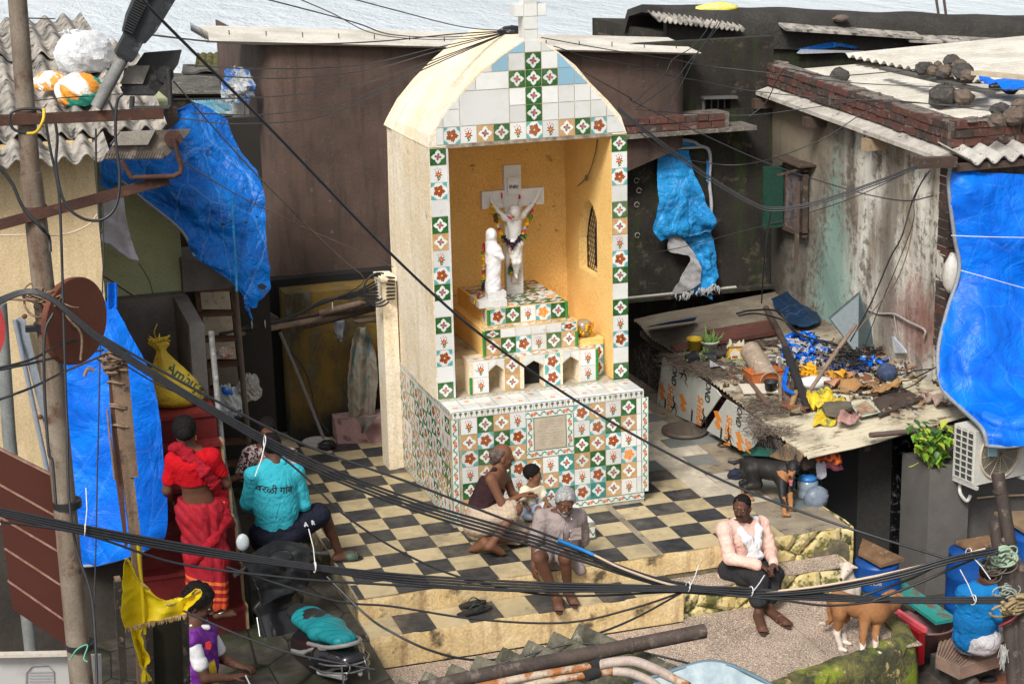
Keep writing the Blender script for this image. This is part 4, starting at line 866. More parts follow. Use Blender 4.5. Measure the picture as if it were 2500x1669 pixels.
for i,(z,r_)in enumerate([(0,.0),(0,.17),(.05,.225),(.13,.215),(.22,.18),(.33,.115),(.41,.07),(.47,.04),(.50,.034),(.53,.05),(.56,.075),(.59,.06)]):
 row=[]
 for j in range(41):
  a=2*math.pi*j/40;k_=1+(.05*math.cos(a*9+z*8)+.10*math.cos(a*4+1))*min(1,z*4)*(1.3 if z>.3 else .7)+.04*math.cos(a*2+1)
  row.append(sp+Vector((math.cos(a)*r_*k_*1.08-(z*.22),math.sin(a)*r_*k_*.85,z+.012*math.sin(a*5)*(z>.5))))
 G.append(row)
m_=M();m_.grid(G);mk('body',m_,YS,sk)
m_=M()
for q in range(22):a=q*.285;m_.tube([sp+Vector((-.12,0,.54)),sp+Vector((-.12+math.cos(a)*.05,math.sin(a)*.05,.59)),sp+Vector((-.12+math.cos(a)*.1,math.sin(a)*.08,.57+rnd.random()*.06))],[.018,.012,.003],4)
m_.tube(cr([sp+Vector((-.12,0,.56)),sp+Vector((-.16,-.02,.66)),sp+Vector((-.13,-.02,.74))],5),.005,5);mk('frayed_neck',m_,YS,sk)
FR=Vector((AR[0],AR[1],AR[2]));
def surf_text(s_,size,P,nrm,updir,mat_,parent,nm='lettering',ext=.0015,bold=.002):
 nrm=Vector(nrm).normalized();up=(Vector(updir)-nrm*Vector(updir).dot(nrm)).normalized();rx=up.cross(nrm);m_=textm(s_,size,Vector(P)+nrm*.004,rx,up,ext,bold);return mk(nm,m_,mat_,parent)
GRN=flat('dark_green_print',(.04,.09,.05),.6)
bo_=[c for c in sk.children if c.name.startswith('body')][0];decal('Ambuja',.125,'r2',1185,1110,.60,bo_,GRN,sk,.004,.003);decal('Cement',.075,'r2',1160,1020,.55,bo_,GRN,sk,.004,.001)
tp=thing('tarpaulin','big smooth blue tarpaulin covering the left side of the red stairs','tarpaulin',(-2.3,-1.6,.3))
def py(pts,yo=0):return[PY('n',a,b_,y+yo)for a,b_,y in pts]
rows=[py([(88,768,-1.42),(160,752,-1.46),(222,738,-1.48),(272,735,-1.42)]),py([(92,830,-1.42),(170,830,-1.5),(260,820,-1.56),(308,800,-1.5)]),py([(100,900,-1.42),(190,900,-1.52),(290,900,-1.6),(362,900,-1.56)]),py([(112,1010,-1.42),(200,1010,-1.55),(300,1010,-1.66),(388,1010,-1.60)]),py([(125,1120,-1.42),(210,1120,-1.58),(310,1130,-1.7),(400,1120,-1.66)]),py([(140,1240,-1.42),(220,1240,-1.6),(320,1250,-1.76),(409,1235,-1.7)]),py([(150,1330,-1.42),(225,1345,-1.62),(325,1330,-1.8),(405,1300,-1.74)]),py([(160,1382,-1.42),(235,1378,-1.62),(330,1352,-1.8),(396,1318,-1.74)])]
mk('sheet',patch(rows,60,46,.02,3.2,.006),BLUE,tp);seam(rows[-1],.014,tp)
m_=M();m_.slab(py([(38,778,-1.42),(92,765,-1.43)])and[[PY('n',a,b_,-1.43-.02*(k%2))for a,b_ in((38+i*12,778+i*45),(60+i*11,770+i*45))]for k,i in enumerate(range(14))],.012);m_.tube(py([(36,780,-1.47),(62,900,-1.47),(105,1100,-1.47),(165,1380,-1.47)]),.02,7);mk('side_flap',m_,SEAM,tp)
m_=M()
for a_,b_ in((60,772),(98,1017)):m_.ball(PY('n',a_,b_,-1.48),.022,8,6,0,(1,.4,1))
mk('rivet',m_,flat('rusty_rivet',(.12,.05,.02)),tp)
m_=M();m_.slab(patch([py([(258,690,-1.4),(275,686,-1.45),(282,700,-1.4)]),py([(260,720,-1.4),(285,715,-1.5),(288,735,-1.4)]),py([(270,745,-1.42),(288,752,-1.48),(290,755,-1.42)])],10,10,.015,9).v and[[PY('n',a,b_,-1.46+.03*math.sin(a))for a in(262,270,278,286)]for b_ in(690,710,730,750)],.01);mk('knotted_corner',m_,BLUE,tp)
IRON=pm('rusty_brown_iron',(.10,.045,.032),(.06,.03,.024),10,.7,.3,50,(.16,.07,.03),20)
ld=thing('ladder','rusty brown iron ladder rising behind the grey landing parapet','ladder',(-.7,1.6,-.6))
def lad(px,py_):t=(py_-700)/420;return PY('n',px,py_,1.75-.2*t)
m_=M();m_.beam(lad(566,700),lad(612,1130),.05,.04);m_.beam(lad(480,700),lad(525,1130),.05,.04);mk('rail',m_,IRON,ld)
for a_,b_,y0 in((480,575,700),(482,580,760),(488,584,822),(492,588,883),(497,592,948),(500,597,1008),(505,600,1072),(510,606,1125)):
 m_=M();p,q=lad(a_,y0+4),lad(b_,y0);m_.beam(Vector(p)+Vector((0,-.05,0)),Vector(q)+Vector((0,-.05,0)),.16,.025);mk('rung',m_,IRON,ld)
bp=thing('backing_panel','stained white panels fixed behind the ladder rungs','panel',(-.7,1.9,0))
for k,(y0,y1)in enumerate(((700,755),(768,818),(830,876),(890,940),(955,1000))):
 m_=M();P=[PY('n',488+k*4,y0,1.9),PY('n',566+k*5,y0-2,1.9),PY('n',568+k*5,y1,1.9),PY('n',490+k*4,y1,1.9)];m_.prism(P,(0,.01,0));mk('white_panel',m_,pm('stained_white_panel%d'%k,(.52,.47,.40)if k<3 else(.2,.18,.16),None,4,.7,.2,40,(.16,.09,.05),14),bp)
m_=M();m_.box(-1.3,-.3,2.0,2.1,-.6,3.6);m_.box(-1.3,.1,5.8,5.9,-.7,2.4);mk('alley_shade_wall',m_,flat('alley_shade',(.02,.018,.016),.9),None,'dark wall added for the shade at the back of the alley beside the ladder','wall')  # dark walls put in to stand for the deep shade of the alley
m_=M();a_=PY('r2',1190,530,.9);m_.box(-1.32,-.75,.7,1.3,2.42,2.5,jit=.01);m_.box(-1.32,-.8,.72,1.3,2.2,2.42);mk('stone_ledge',m_,GREYC,None,'grubby concrete ledge under the worn tarpaulin above the ladder','ledge')
pp=PY('n',575,765,1.3);m_=M();m_.tube([PY('n',573,700,.7),PY('n',590,900,.9),PY('n',606,1075,1.1)],.028,8);mk('bamboo_prop',m_,pm('grey_bamboo',(.13,.10,.08),None,10),None,'thin grey bamboo prop standing beside the ladder under the worn tarpaulin','pole')
for(cx,cy,r_,lab,mt)in((548,862,.085,'small crumpled white and red bag on the upper ladder rung',((.6,.55,.5),(.35,.08,.08))),(560,985,.16,'white plastic bag hanging low on the ladder over a blue tub',((.55,.58,.62),(.45,.48,.52))),(608,950,.13,'grey plastic bag hanging right of the ladder',((.30,.29,.28),(.4,.39,.38)))):
 m_=crum(PY('n',cx,cy,1.35),r_*.9,(1,.6,.8 if r_<.12 else 1.25),.26,12,sd=cx);mk('plastic_bag',m_,pm('bag_'+str(cx),mt[0],mt[1],12,.5,.8,14,bd=.03),None,lab,'bag')
m_=M();c_=PY('n',573,1010,1.38);m_.lathe(c_,[(.0,-.02),(.07,-.02),(.085,.08),(.092,.1),(.08,.1),(.07,.0)],16);mk('blue_tub',m_,flat('blue_plastic',(.01,.10,.45),.4),None,'small bright blue tub beneath the white bag on the ladder','tub')
m_=M();m_.tube(cr([PY('n',546,945,1.3),PY('n',548,955,1.28),PY('n',562,958,1.28),PY('n',566,965,1.3)],5),.022,8);mk('blue_rag',m_,BLUE,None,'twisted blue plastic rag tied to the ladder above the white bag','rag')
h=thing('alley_wall','mouldy yellow and black wall under the brown house','wall',(.4,2.7,0))
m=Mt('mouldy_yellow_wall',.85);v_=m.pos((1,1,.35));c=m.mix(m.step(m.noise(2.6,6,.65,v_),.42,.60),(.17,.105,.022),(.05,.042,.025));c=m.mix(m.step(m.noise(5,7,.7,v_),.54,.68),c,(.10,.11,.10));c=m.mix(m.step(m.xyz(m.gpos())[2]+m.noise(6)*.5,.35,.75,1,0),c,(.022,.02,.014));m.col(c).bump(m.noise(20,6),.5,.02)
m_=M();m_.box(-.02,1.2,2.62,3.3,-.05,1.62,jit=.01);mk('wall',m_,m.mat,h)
m_=M();m_.box(-.5,1.6,3.0,3.2,-.6,1.7);mk('recess_shade',m_,flat('recess_dark',(.012,.011,.01),.95),h)  # dark box added behind the wall as painted shade
m=Mt('paint_splashed_cloth',.85);v_=m.pos((1.3,1,.5));c=m.mix(m.step(m.noise(6,3,.5,v_),.54,.60),(.30,.27,.21),(.09,.20,.21));c=m.mix(m.step(m.noise(5,4,.6,m.pos((1,3,.6))),.56,.64),c,(.42,.19,.15));c=m.mix(m.step(m.noise(30,3,.6,m.pos((1,1,.1))),.5,.7)*.6,c,(.16,.14,.11));m.col(c).bump(m.noise(24,3,.5,m.pos((1,1,.08))),.6,.02)
P3=lambda pts,y=2.4:[PY('q3',a,b_,y+(.02 if i%2 else-.02))for i,(a,b_)in enumerate(pts)]
rows=[P3([(975,655),(1000,650),(1030,655)]),P3([(950,700),(985,700),(1020,690),(1050,710)]),P3([(930,800),(965,800),(1000,800),(1040,800),(1082,800)]),P3([(915,940),(950,940),(990,940),(1040,940),(1105,940)]),P3([(912,1080),(950,1080),(990,1080),(1030,1080),(1095,1080)]),P3([(916,1215),(945,1225),(980,1215),(1020,1210),(1085,1200)])]
mk('cloth',patch(rows,50,60,.010,12),m.mat,None,'long paint stained cloth hanging in the alley above the pink box','cloth')
mk('cap',patch([P3([(820,600),(850,590),(880,600)],2.35),P3([(820,650),(850,680),(885,690)],2.3),P3([(850,725),(865,735),(885,730)],2.35)],16,16,.02,10),flat('grey_cap_cloth',(.25,.27,.30),.8),None,'small grey cloth bag hanging from the beams left of the stained cloth','cloth')
bx_=thing('pink_box','mouldy pink painted box beside the shrine pier','box',(.85,2.2,0))
m_=M();a_,c_=PZ('q3',850,1395,0),PZ('q3',1160,1390,0);m_.hexa([(a_[0],a_[1],.0),(c_[0]+.1,c_[1],.0),(c_[0]+.1,2.56,.0),(a_[0],2.6,.0),(a_[0]-.02,a_[1],.27),(c_[0]+.1,c_[1],.27),(c_[0]+.1,2.56,.27),(a_[0],2.6,.27)]);mk('box_body',m_,pm('mouldy_pink',(.44,.27,.26),(.34,.20,.19),5,.8,.3,30,(.05,.04,.035),5,cut=(.56,.66)),bx_)
m_=patch([P3([(955,1225),(1020,1215),(1100,1215)],2.15),P3([(990,1270),(1030,1260),(1080,1250)],2.1),P3([(1000,1325),(1015,1325),(1030,1310)],2.1)],16,16,.015,10);mk('rag',m_,pm('grey_rag',(.16,.14,.12),None,8),None,'grey rag draped over the front of the pink box','rag')
BAM=pm('old_bamboo',(.24,.17,.12),(.15,.11,.085),6,.7,.2,40,(.06,.045,.04),12)
for(pts,r_,mt,lab)in(([(0,0,0)],0,0,0),):pass
def q3p(pts,r_,mt,name,lab,cat='pole',n=6):m_=M();m_.tube(cr([PY('q3',a,b_,y)for a,b_,y in pts],n),r_,8);return mk(name,m_,mt,None,lab,cat)
q3p([(90,715,1.9),(350,668,2.1),(560,630,2.2),(770,590,2.3)],.032,BAM,'bamboo_pole','pale lower bamboo pole of the cable laden beams between ladder and shrine')
q3p([(60,670,1.95),(400,625,2.2),(740,565,2.35)],.025,WOODD,'bamboo_pole','dark upper bamboo pole of the cable laden beams between ladder and shrine')
q3p([(740,560,2.3),(900,520,2.1),(1080,470,1.8)],.035,BAM,'bamboo_pole','short thick bamboo pole ending at the shrine pier')
q3p([(620,640,2.35),(900,570,2.2),(1120,510,1.9)],.045,WOODD,'wood_beam','black beam wrapped in netting beneath the bamboo poles by the shrine','beam')
q3p([(955,605,2.2),(1130,590,2.0)],.04,BAM,'bamboo_pole','bamboo stub from which the stained cloth hangs')
q3p([(480,680,2.55),(600,960,2.4),(760,1360,2.2)],.018,flat('grey_rod',(.16,.15,.15)),'rod','thin grey rod leaning against the mouldy alley wall','rod')
q3p([(540,790,2.5),(640,930,2.45),(690,1100,2.4),(700,1190,2.3),(790,1320,2.2)],.008,BLACKP,'cable','black cable dangling in front of the mouldy alley wall','cable')
cb=thing('cable_bundle','bundle of black cables lashed along the bamboo beams and coiled at the shrine pier','cables',PY('q3',600,640,2.1))
for k in range(7):
 o1,o2=rnd.uniform(-14,10),rnd.uniform(-16,12);m_=M();m_.tube(cr([PY('q3',95,700+o1,1.8),PY('q3',300,625+o2+20,2.0),PY('q3',520,600+o1,2.1),PY('q3',760,490+o2,2.15),PY('q3',930,450+o1*1.5,2.0),PY('q3',1120,340+k*22,1.45),PY('q3',1210,335+k*22,1.2)],8),.010,6);mk('strand',m_,BLACKP,cb)
for k in range(3):
 m_=M();c0=PY('q3',1085+k*10,405,1.25);m_.tube([(c0[0]+math.cos(t)*.11*(1+.2*k),c0[1]-.02*k,c0[2]+math.sin(t)*(.13+.02*k))for t in np.linspace(1.2,5.4,20)],.010,6);mk('loop',m_,BLACKP,cb)
for a_,b_ in((300,635),(385,632),(815,518),(1090,350),(1120,475)):
 m_=M();c0=PY('q3',a_,b_,1.95 if a_<900 else 1.3);m_.tube([(c0[0]+math.cos(t)*.005,c0[1]+math.cos(t)*.03,c0[2]+math.sin(t)*.04)for t in np.linspace(0,6.28,10)],.005,5);mk('cable_tie',m_,flat('white_tie',(.6,.6,.6)),cb)
m_=M()
for k in range(40):a=rnd.uniform(-.6,.5);p=Vector(PY('q3',470,590,2.3));m_.tube([p,p+Vector((-.1-.15*rnd.random(),rnd.uniform(-.05,.05),.05+a*.12)),p+Vector((-.25-.2*rnd.random(),0,.12+a*.35))],[.006,.005,.002],4)
mk('twig_broom',m_,flat('twigs',(.11,.08,.07)),None,'bundle of dry twigs stuck behind the beams beside the brown house corner','broom')
m_=M();m_.lathe(PZ('q3',715,1400,.0),[(.0,.03),(.13,.03),(.15,.05),(.155,.045),(.13,.0),(0,0)],20);mk('plate',m_,flat('dusty_white_plate',(.5,.48,.44),.4),None,'white plate on the floor at the foot of the mouldy wall','plate')
m_=M();m_.ball(PZ('q3',780,1400,.05),.09,14,10,0,(1.1,.8,.6),lump=.13);mk('bin_bag',m_,flat('black_plastic',(.012,.012,.013),.35,bump=.6),None,'small black plastic bag right of the white plate','bag')
b=thing('back_roofs','low dark corrugated roof behind the worn tarpaulin','roof',(-1,6,2.5))
m_=corr(PY('r1',1150,600,5.4),PY('r1',1560,650,5.4),PY('r1',1180,520,7.0),PY('r1',1560,560,7.0),1,4,.0);G=[[Vector(PY('r1',1150+i*8.5,655,5.4))*(1-t)+Vector(PY('r1',1180+i*7.8,515,7.4))*t+Vector((0,0,.02*math.cos(t*60)))for i in range(50)]for t in np.linspace(0,1,60)];m_=M();m_.slab(G,-.02);mk('roof',m_,ASBD,b)
m_=M();p=PY('r1',1150,665,5.5);q=PY('r1',1640,665,5.5);m_.box(p[0],q[0],5.5,7.4,0,p[2]-.02);mk('wall',m_,DWALL,b)
m=pm('mossy_roof',(.13,.12,.025),(.06,.06,.03),9,.95,.6,30,(.025,.025,.02),9,streak=(.03,.03,.02));G=[[Vector(PY('r1',1330+i*6.9,475,7.4))*(1-t)+Vector(PY('r1',1345+i*6.6,380,8.3))*t+Vector((0,0,.015*math.cos(i*.9)))for i in range(50)]for t in np.linspace(0,1,10)]
m_=M();m_.slab(G,-.03);p=PY('r1',1330,470,7.6);q=PY('r1',1670,470,7.6);m_.box(p[0],q[0],7.6,8.2,0,p[2]-.05);mk('house_roof',m_,m,None,'low moss green roof at the sea edge left of the brown house','roof')
m_=M();G=[[Vector(PY('r1',1240+i*9,500+12*math.sin(i*.25),7.2))*(1-t)+Vector(PY('r1',1250+i*8,455,7.6))*t for i in range(48)]for t in np.linspace(0,1,5)];m_.slab(G,-.03);mk('asbestos_piece',m_,ASBD,None,'loose grey roofing sheet lying in front of the mossy roof','roof sheet')
m_=M();p0_=[PY('r1',1310,690,3.0),PY('r1',1560,680,4.2),PY('r1',1610,765,4.0),PY('r1',1520,790,3.0)];G=[[Vector(p0_[0]).lerp(Vector(p0_[1]),i/40).lerp(Vector(p0_[3]).lerp(Vector(p0_[2]),i/40),t)+Vector((0,0,.012*math.cos(i*2.2)))for i in range(41)]for t in np.linspace(0,1,8)];m_.slab(G,-.01);mk('roof_sheet',m_,tarpmat('pale_blue_sheet',(.12,.42,.60),(.35,.50,.56),.3),None,'pale blue translucent roof sheet above the worn tarpaulin','roof sheet')
w_=thing('window_frames','white and blue window frames beside the brown house corner','window',PY('r1',1640,950,3.4))
m_=M()
for px in(1600,1625,1652,1685):m_.beam(PY('r1',px,680,3.4),PY('r1',px+12,1000,3.4),.03,.04)
m_.beam(PY('r1',1540,780,3.38),PY('r1',1620,765,3.38),.03,.04);mk('frame',m_,flat('white_frame',(.5,.5,.48)),w_)
m_=M();m_.prism([PY('r1',1540,790,3.5),PY('r1',1690,760,3.5),PY('r1',1705,1000,3.5),PY('r1',1600,1000,3.5)],(0,.02,0));mk('pane',m_,flat('blue_grey_glass',(.04,.10,.13),.2),w_)
m_=crum(PY('r1',1625,600,3.2),.19,(.85,.5,1.0),.28,10);mk('plastic_sheet',m_,pm('grey_blue_plastic',(.42,.44,.46),(.05,.16,.45),6,.4,.8,14,lo=.5,hi=.56,bd=.03),None,'bundle of grey and blue plastic against the top left of the brown house','plastic sheet')
# ================================================================ JUNK ROOF AND YARD AT RIGHT
def roofz(x,y):return .50+(x-4.2)*.045+(y+1.22)*.052
def RP(k,a,b_,dz=0):
 q=_ray(k,a,b_);n=np.array([-.045,-.052,1.]);c0=.50-4.2*.045+1.22*.052+dz;t=(c0-CF@n)/(q@n);return Vector(CF+q*t)
def obj(name,m_,mt,label,cat,group=None):return mk(name,m_,mt,None,label,cat,group)
sh=thing('lean_to','low lean-to with a rusting wavy cream sheet roof heaped with junk','shed',(5.1,1,-1))
m=Mt('junk_roof_sheet',.85);v_=m.gpos();yv=m.xyz(v_)[1];n1=m.noise(1.6,7,.65);n2=m.noise(5,8,.72,m.pos((.5,2,1)));c=m.mix(m.step(n1+yv*.05,.42,.66),(.50,.45,.33),(.20,.165,.12));c=m.mix(m.step(n2,.54,.64)*.85,c,(.12,.055,.025));c=m.mix(m.step(m.noise(3,6,.7),.58,.68)*.7,c,(.07,.11,.07));c=m.mix(m.step(yv+n2,1.7,3.0)*.7,c,(.08,.065,.05));m.col(c).bump(m.noise(40,5),.4,.008);JR=m.mat
c_=[(4.16,-1.24),(4.20,3.4),(6.22,-.90),(6.16,3.6)];c3=[(x,y,roofz(x,y))for x,y in c_]
G=[]
for i in range(9):
 s_=i/8;row=[]
 for j in range(62*6+1):
  t_=j/(62*6);p=Vector(c3[0]).lerp(Vector(c3[1]),t_).lerp(Vector(c3[2]).lerp(Vector(c3[3]),t_),s_);p.z+=math.cos(2*math.pi*j/6)*.013+fold(p,2.5)*.018;p.x+=fold((0,p.y,3),3)*.03*(i==0);row.append(p)
 G.append(row)
m_=M();m_.slab(G,-.005);mk('roof',m_,JR,sh)
m_=M();m_.slab([[PX('q1',1820+k*60,980+30*k+j*30,6.0)[:2]+(roofz(6.1,-.9)-.02-.05*j,)for k in range(4)]for j in range(2)],.01);
for x0,y0 in((4.25,-1.1),(6.1,-.8)):pass
m_=M();pt0=PZ('q2',860,350,-.05);m_.box(pt0[0]-.03,pt0[0]+.03,pt0[1]-.03,pt0[1]+.03,-1,.47);m_.box(6.0,6.06,-.8,-.74,-1,.55);mk('post',m_,pm('grey_post',(.18,.15,.13),None,9),sh)
m_=M();m_.tube([PY('s2',880,1222,-1.15),PY('s2',1960,1125,-1.0)],.028,8);mk('eave_pipe',m_,pm('rusty_pipe',(.13,.09,.075),None,9),sh)
m_=M();m_.beam((4.25,-1.0,.42),(4.25,3.2,.62),.06,.06);m_.beam((4.9,-1.0,.44),(4.9,3.2,.68),.06,.06);mk('rafter',m_,WOODD,sh)
BRD=pm('printed_board',(.56,.57,.52),(.48,.49,.45),3,.45,.1,40,(.30,.27,.22),8,cut=(.68,.76));ORG=flat('orange_print',(.72,.24,.03),.6);BLK=flat('black_print',(.02,.02,.02),.6)
def board(pts,lab,texts,x=4.14):
 t=thing('printed_board',lab,'board',PX('s1',pts[0][0],pts[0][1],x),'printed boards closing the side of the lean-to');P=[PX('s1',a,b_,x)for a,b_ in pts]
 m_=M();m_.prism(P,(.012,0,0));mk('sheet',m_,BRD,t)
 for s_,a,b_,sz,mt in texts:
  q=Vector(PX('s1',a,b_,x-.003));w_=textm(s_,sz*1.12,(0,0,0),(0,.10,-1),(0,-1,-.10),.0005,.003);w_.v=[(q.x+v[0],q.y+v[1]*1.75,q.z+v[2])for v in w_.v];mk('lettering',w_,mt,t)
 return t
def flagmark(t,a,b_,x=4.136):
 m_=M();c0=Vector(PX('s1',a,b_,x));m_.prism([c0+Vector((0,-y*.0011*3.0,-z*.0011*1.7))for y,z in((-30,-40),(0,-55),(38,-10),(10,0),(30,35),(0,50),(-25,20),(-5,5))],(.001,0,0));mk('orange_mark',m_,ORG,t)
def beast(t,a,b_,s_=1.,x=4.136):
 m_=M();c0=Vector(PX('s1',a,b_,x));P=lambda q:[c0+Vector((0,-y*.0068*s_,-z*.0044*s_))for y,z in q]
 m_.tube(P([(-20,12),(-6,10),(0,-2),(-6,-14),(-2,-24)]),[.002,.014*s_,.024*s_,.016*s_,.008*s_],5);m_.tube(P([(0,2),(8,14),(2,24),(14,30)]),[.02*s_,.012*s_,.008*s_,.003],5);m_.tube(P([(-4,-6),(8,-4),(16,4)]),[.01*s_,.006*s_,.003],5);m_.tube(P([(-4,8),(-14,22)]),[.012*s_,.003],5)
 for i,v in enumerate(m_.v):m_.v[i]=(c0.x+(v[0]-c0.x)*.06,v[1],v[2])
 mk('black_mark',m_,BLK,t)
B1=board([(462,676),(405,1105),(560,1215),(820,1330),(1020,1045),(975,985),(750,830)],'left printed board with SHERA BOND lettering under the junk roof',[('BOND',572,830,.088,BLK),('SHERA',528,1075,.105,ORG),('BOND',893,985,.088,BLK),('SHERA',812,1190,.105,ORG),('ALUMINIUM',485,1120,.022,BLK),('ALUMINIUM',740,1230,.022,BLK)])
flagmark(B1,452,1000);flagmark(B1,652,1112);beast(B1,668,805,1.15);beast(B1,575,1130);beast(B1,860,1255)
B2=board([(1072,1078),(880,1372),(1240,1575),(1330,1530),(1462,1345),(1250,1190)],'right printed board with SHERA BOND lettering under the junk roof',[('BOND',1192,1225,.082,BLK),('SHERA',1085,1380,.105,ORG),('BOND',1385,1390,.05,BLK),('ALUMINIUM',1020,1400,.022,BLK),('SH',1275,1520,.1,ORG)])
flagmark(B2,985,1275);flagmark(B2,1192,1478);beast(B2,1100,1440)
m_=M();m_.hexa([tuple(PX('s1',a,b_,4.22))for a,b_ in((1010,1040),(800,1330),(900,1380),(1080,1070))]+[tuple(PX('s1',a,b_,4.24))for a,b_ in((1010,1040),(800,1330),(900,1380),(1080,1070))]);obj('wood_piece',m_,flat('maroon_plank',(.05,.015,.02)),'dark maroon plank filling the gap between the two printed boards','plank')
REDP=pm('red_brown_plank',(.135,.05,.035),(.09,.038,.03),5,.6,.3,50,(.05,.03,.025),12)
def plank(a,b_,w_,t_,mt,lab,k='s1',dz=.03,name='plank',cat='plank'):
 m_=M();m_.beam(RP(k,a[0],a[1],dz),RP(k,b_[0],b_[1],dz),w_,t_);return obj(name,m_,mt,lab,cat)
plank((940,455),(1520,360),.32,.03,REDP,'upper red brown plank lying on the back of the junk roof');plank((560,585),(1530,425),.16,.04,REDP,'lower narrow red brown plank behind the flower pots',dz=.06);plank((1020,575),(1580,540),.25,.02,WOODD,'dark broad plank behind the little toy temple',dz=.02)
def pot(c0,r_,h_,mt,lab,tilt=None,soil=True):
 t=thing('flower_pot',lab,'flower pot',c0);ax=tilt or Matrix.Identity(3);m_=M();m_.lathe(c0,[(0,0),(r_*.72,0),(r_*.95,h_*.85),(r_*1.08,h_*.86),(r_*1.08,h_),(r_*.92,h_),(r_*.88,h_*.8),(0,h_*.78)],18,0,ax);mk('pot',m_,mt,t)
 return t
YP_=pm('mossy_yellow_pot',(.50,.33,.02),(.36,.24,.02),8,.5,.2,30,(.10,.04,.01),7);CP=pm('white_green_pot',(.50,.53,.45),(.36,.42,.33),9,.6,.3,30,(.20,.13,.08),10)
pot(RP('s1',770,630),.085,.17,YP_,'mossy yellow flower pot on the junk roof');pw=pot(RP('s1',912,632),.098,.14,CP,'whitish green flower pot with a spiky aloe')
m_=M();c0=RP('s1',912,632)+Vector((0,0,.10))
for k in range(9):a=k*.75;l_=rnd.uniform(.1,.2);sp_=.05+.04*(k%3);m_.tube([c0+Vector((math.cos(a)*.02,math.sin(a)*.02,0)),c0+Vector((math.cos(a)*sp_,math.sin(a)*sp_,l_*.6)),c0+Vector((math.cos(a)*sp_*1.2,math.sin(a)*sp_*1.2,l_))],[.016,.012,.003],6)
mk('aloe',m_,pm('aloe_green',(.10,.20,.04),(.16,.26,.07),12),pw)
BPOT=flat('black_pot_plastic',(.02,.022,.025),.45)
ty=Matrix.Rotation(math.radians(82),3,'Y');pot(RP('s1',690,690,.07),.065,.13,BPOT,'tipped over black pot with weeds, left of the pair',ty);pot(RP('s1',850,670,.07),.065,.13,BPOT,'tipped over black pot in front of the aloe',Matrix.Rotation(math.radians(105),3,'Y'));pot(RP('s1',1495,1030),.07,.15,BPOT,'upright black pot standing beside the white board on the roof')
m_=M();c0=RP('s1',1000,690,.0);m_.lathe(c0,[(0,.02),(.06,.02),(.085,.07),(.08,.09),(.05,.03)],14);obj('wire_basket',m_,flat('dark_mesh',(.05,.04,.035),.9,bump=.8),'small dark basket of dead roots between the tipped pot and the toy temple','basket')
m_=M()
for k in range(40):c0=RP('s1',rnd.choice([685,850,860,870])+rnd.uniform(-12,12),rnd.uniform(580,700),.05+rnd.random()*.05);a=rnd.random()*6.3;m_.add([c0,c0+Vector((math.cos(a)*.018,math.sin(a)*.01,.012)),c0+Vector((math.cos(a)*.03,math.sin(a)*.02,.0)),c0+Vector((math.cos(a)*.012,math.sin(a)*.02,-.01))],[(0,1,2,3)])
obj('weeds',m_,flat('weed_green',(.14,.24,.05)),'sprigs of green weed growing around the tipped black pots','weeds')
tt=thing('toy_temple','small painted yellow and white cardboard temple standing on the junk roof','ornament',RP('s1',1150,710));c0=RP('s1',1150,705);rx=Vector((.97,-.22,0));rn=Vector((-.22,-.97,0))
def tq(x,z,d_=0):return c0+rx*x+Vector((0,0,z))+rn*d_
m_=M();m_.prism([tq(x,z)for x,z in((-.075,0),(.085,0),(.095,.155),(-.06,.155))],rn*-.07);mk('front',m_,flat('temple_yellow',(.66,.40,.05),.6),tt)
m_=M();m_.prism([tq(x,z,.01)for x,z in((-.09,.15),(.115,.15),(.105,.18),(.10,.235),(.07,.19),(.055,.225),(.02,.19),(-.03,.19),(-.04,.235),(-.06,.25),(-.065,.19),(-.085,.17))],rn*-.02);mk('roof',m_,flat('temple_cream',(.62,.58,.42),.6),tt)
m_=M();m_.prism([tq(x,z,.004)for x,z in((-.05,.01),(.06,.01),(.06,.09),(.03,.115),(.005,.135),(-.02,.115),(-.045,.09))],rn*-.002);mk('arch',m_,flat('temple_white',(.62,.6,.5)),tt)
m_=M();m_.prism([tq(x,z,.008)for x,z in((-.03,.03),(.035,.03),(.03,.055),(-.028,.055))],rn*-.002);m_.prism([tq(x,z,.014)for x,z in((-.08,.155),(.10,.155),(.10,.162),(-.08,.162))],rn*-.002);mk('red_paint',m_,flat('temple_red',(.45,.04,.03)),tt)
m_=M();m_.prism([tq(x,z,.02)for x,z in((-.1,-.005),(.1,-.005),(.09,.02),(-.09,.02))],rn*-.09);m_.prism([tq(x,z,.018)for x,z in((-.05,.17),(-.03,.2),(-.01,.18))],rn*-.002);mk('green_base',m_,flat('temple_green',(.16,.30,.06)),tt)
a_,b_=RP('s1',1300,610,.20),RP('s1',1490,900,.06);d_=(b_-a_).normalized();sx=d_.cross(Vector((0,0,1))).normalized();up=sx.cross(d_);G=[[a_.lerp(b_,t)+sx*math.cos(q)*.10+up*(math.sin(q)*.10)for q in np.linspace(-.5,3.6,14)]for t in np.linspace(0,1,8)]
m_=M();m_.slab(G,.012);obj('half_pipe',m_,pm('stone_ware',(.36,.28,.21),(.26,.20,.15),8,.8,.4,30,(.45,.40,.33),9),'broken clay half pipe propped on the orange planter','pipe')
tb_=thing('planter_box','orange rectangular plastic planter under the clay half pipe','planter',RP('s1',1425,930));c0=RP('s1',1425,925);m_=M()
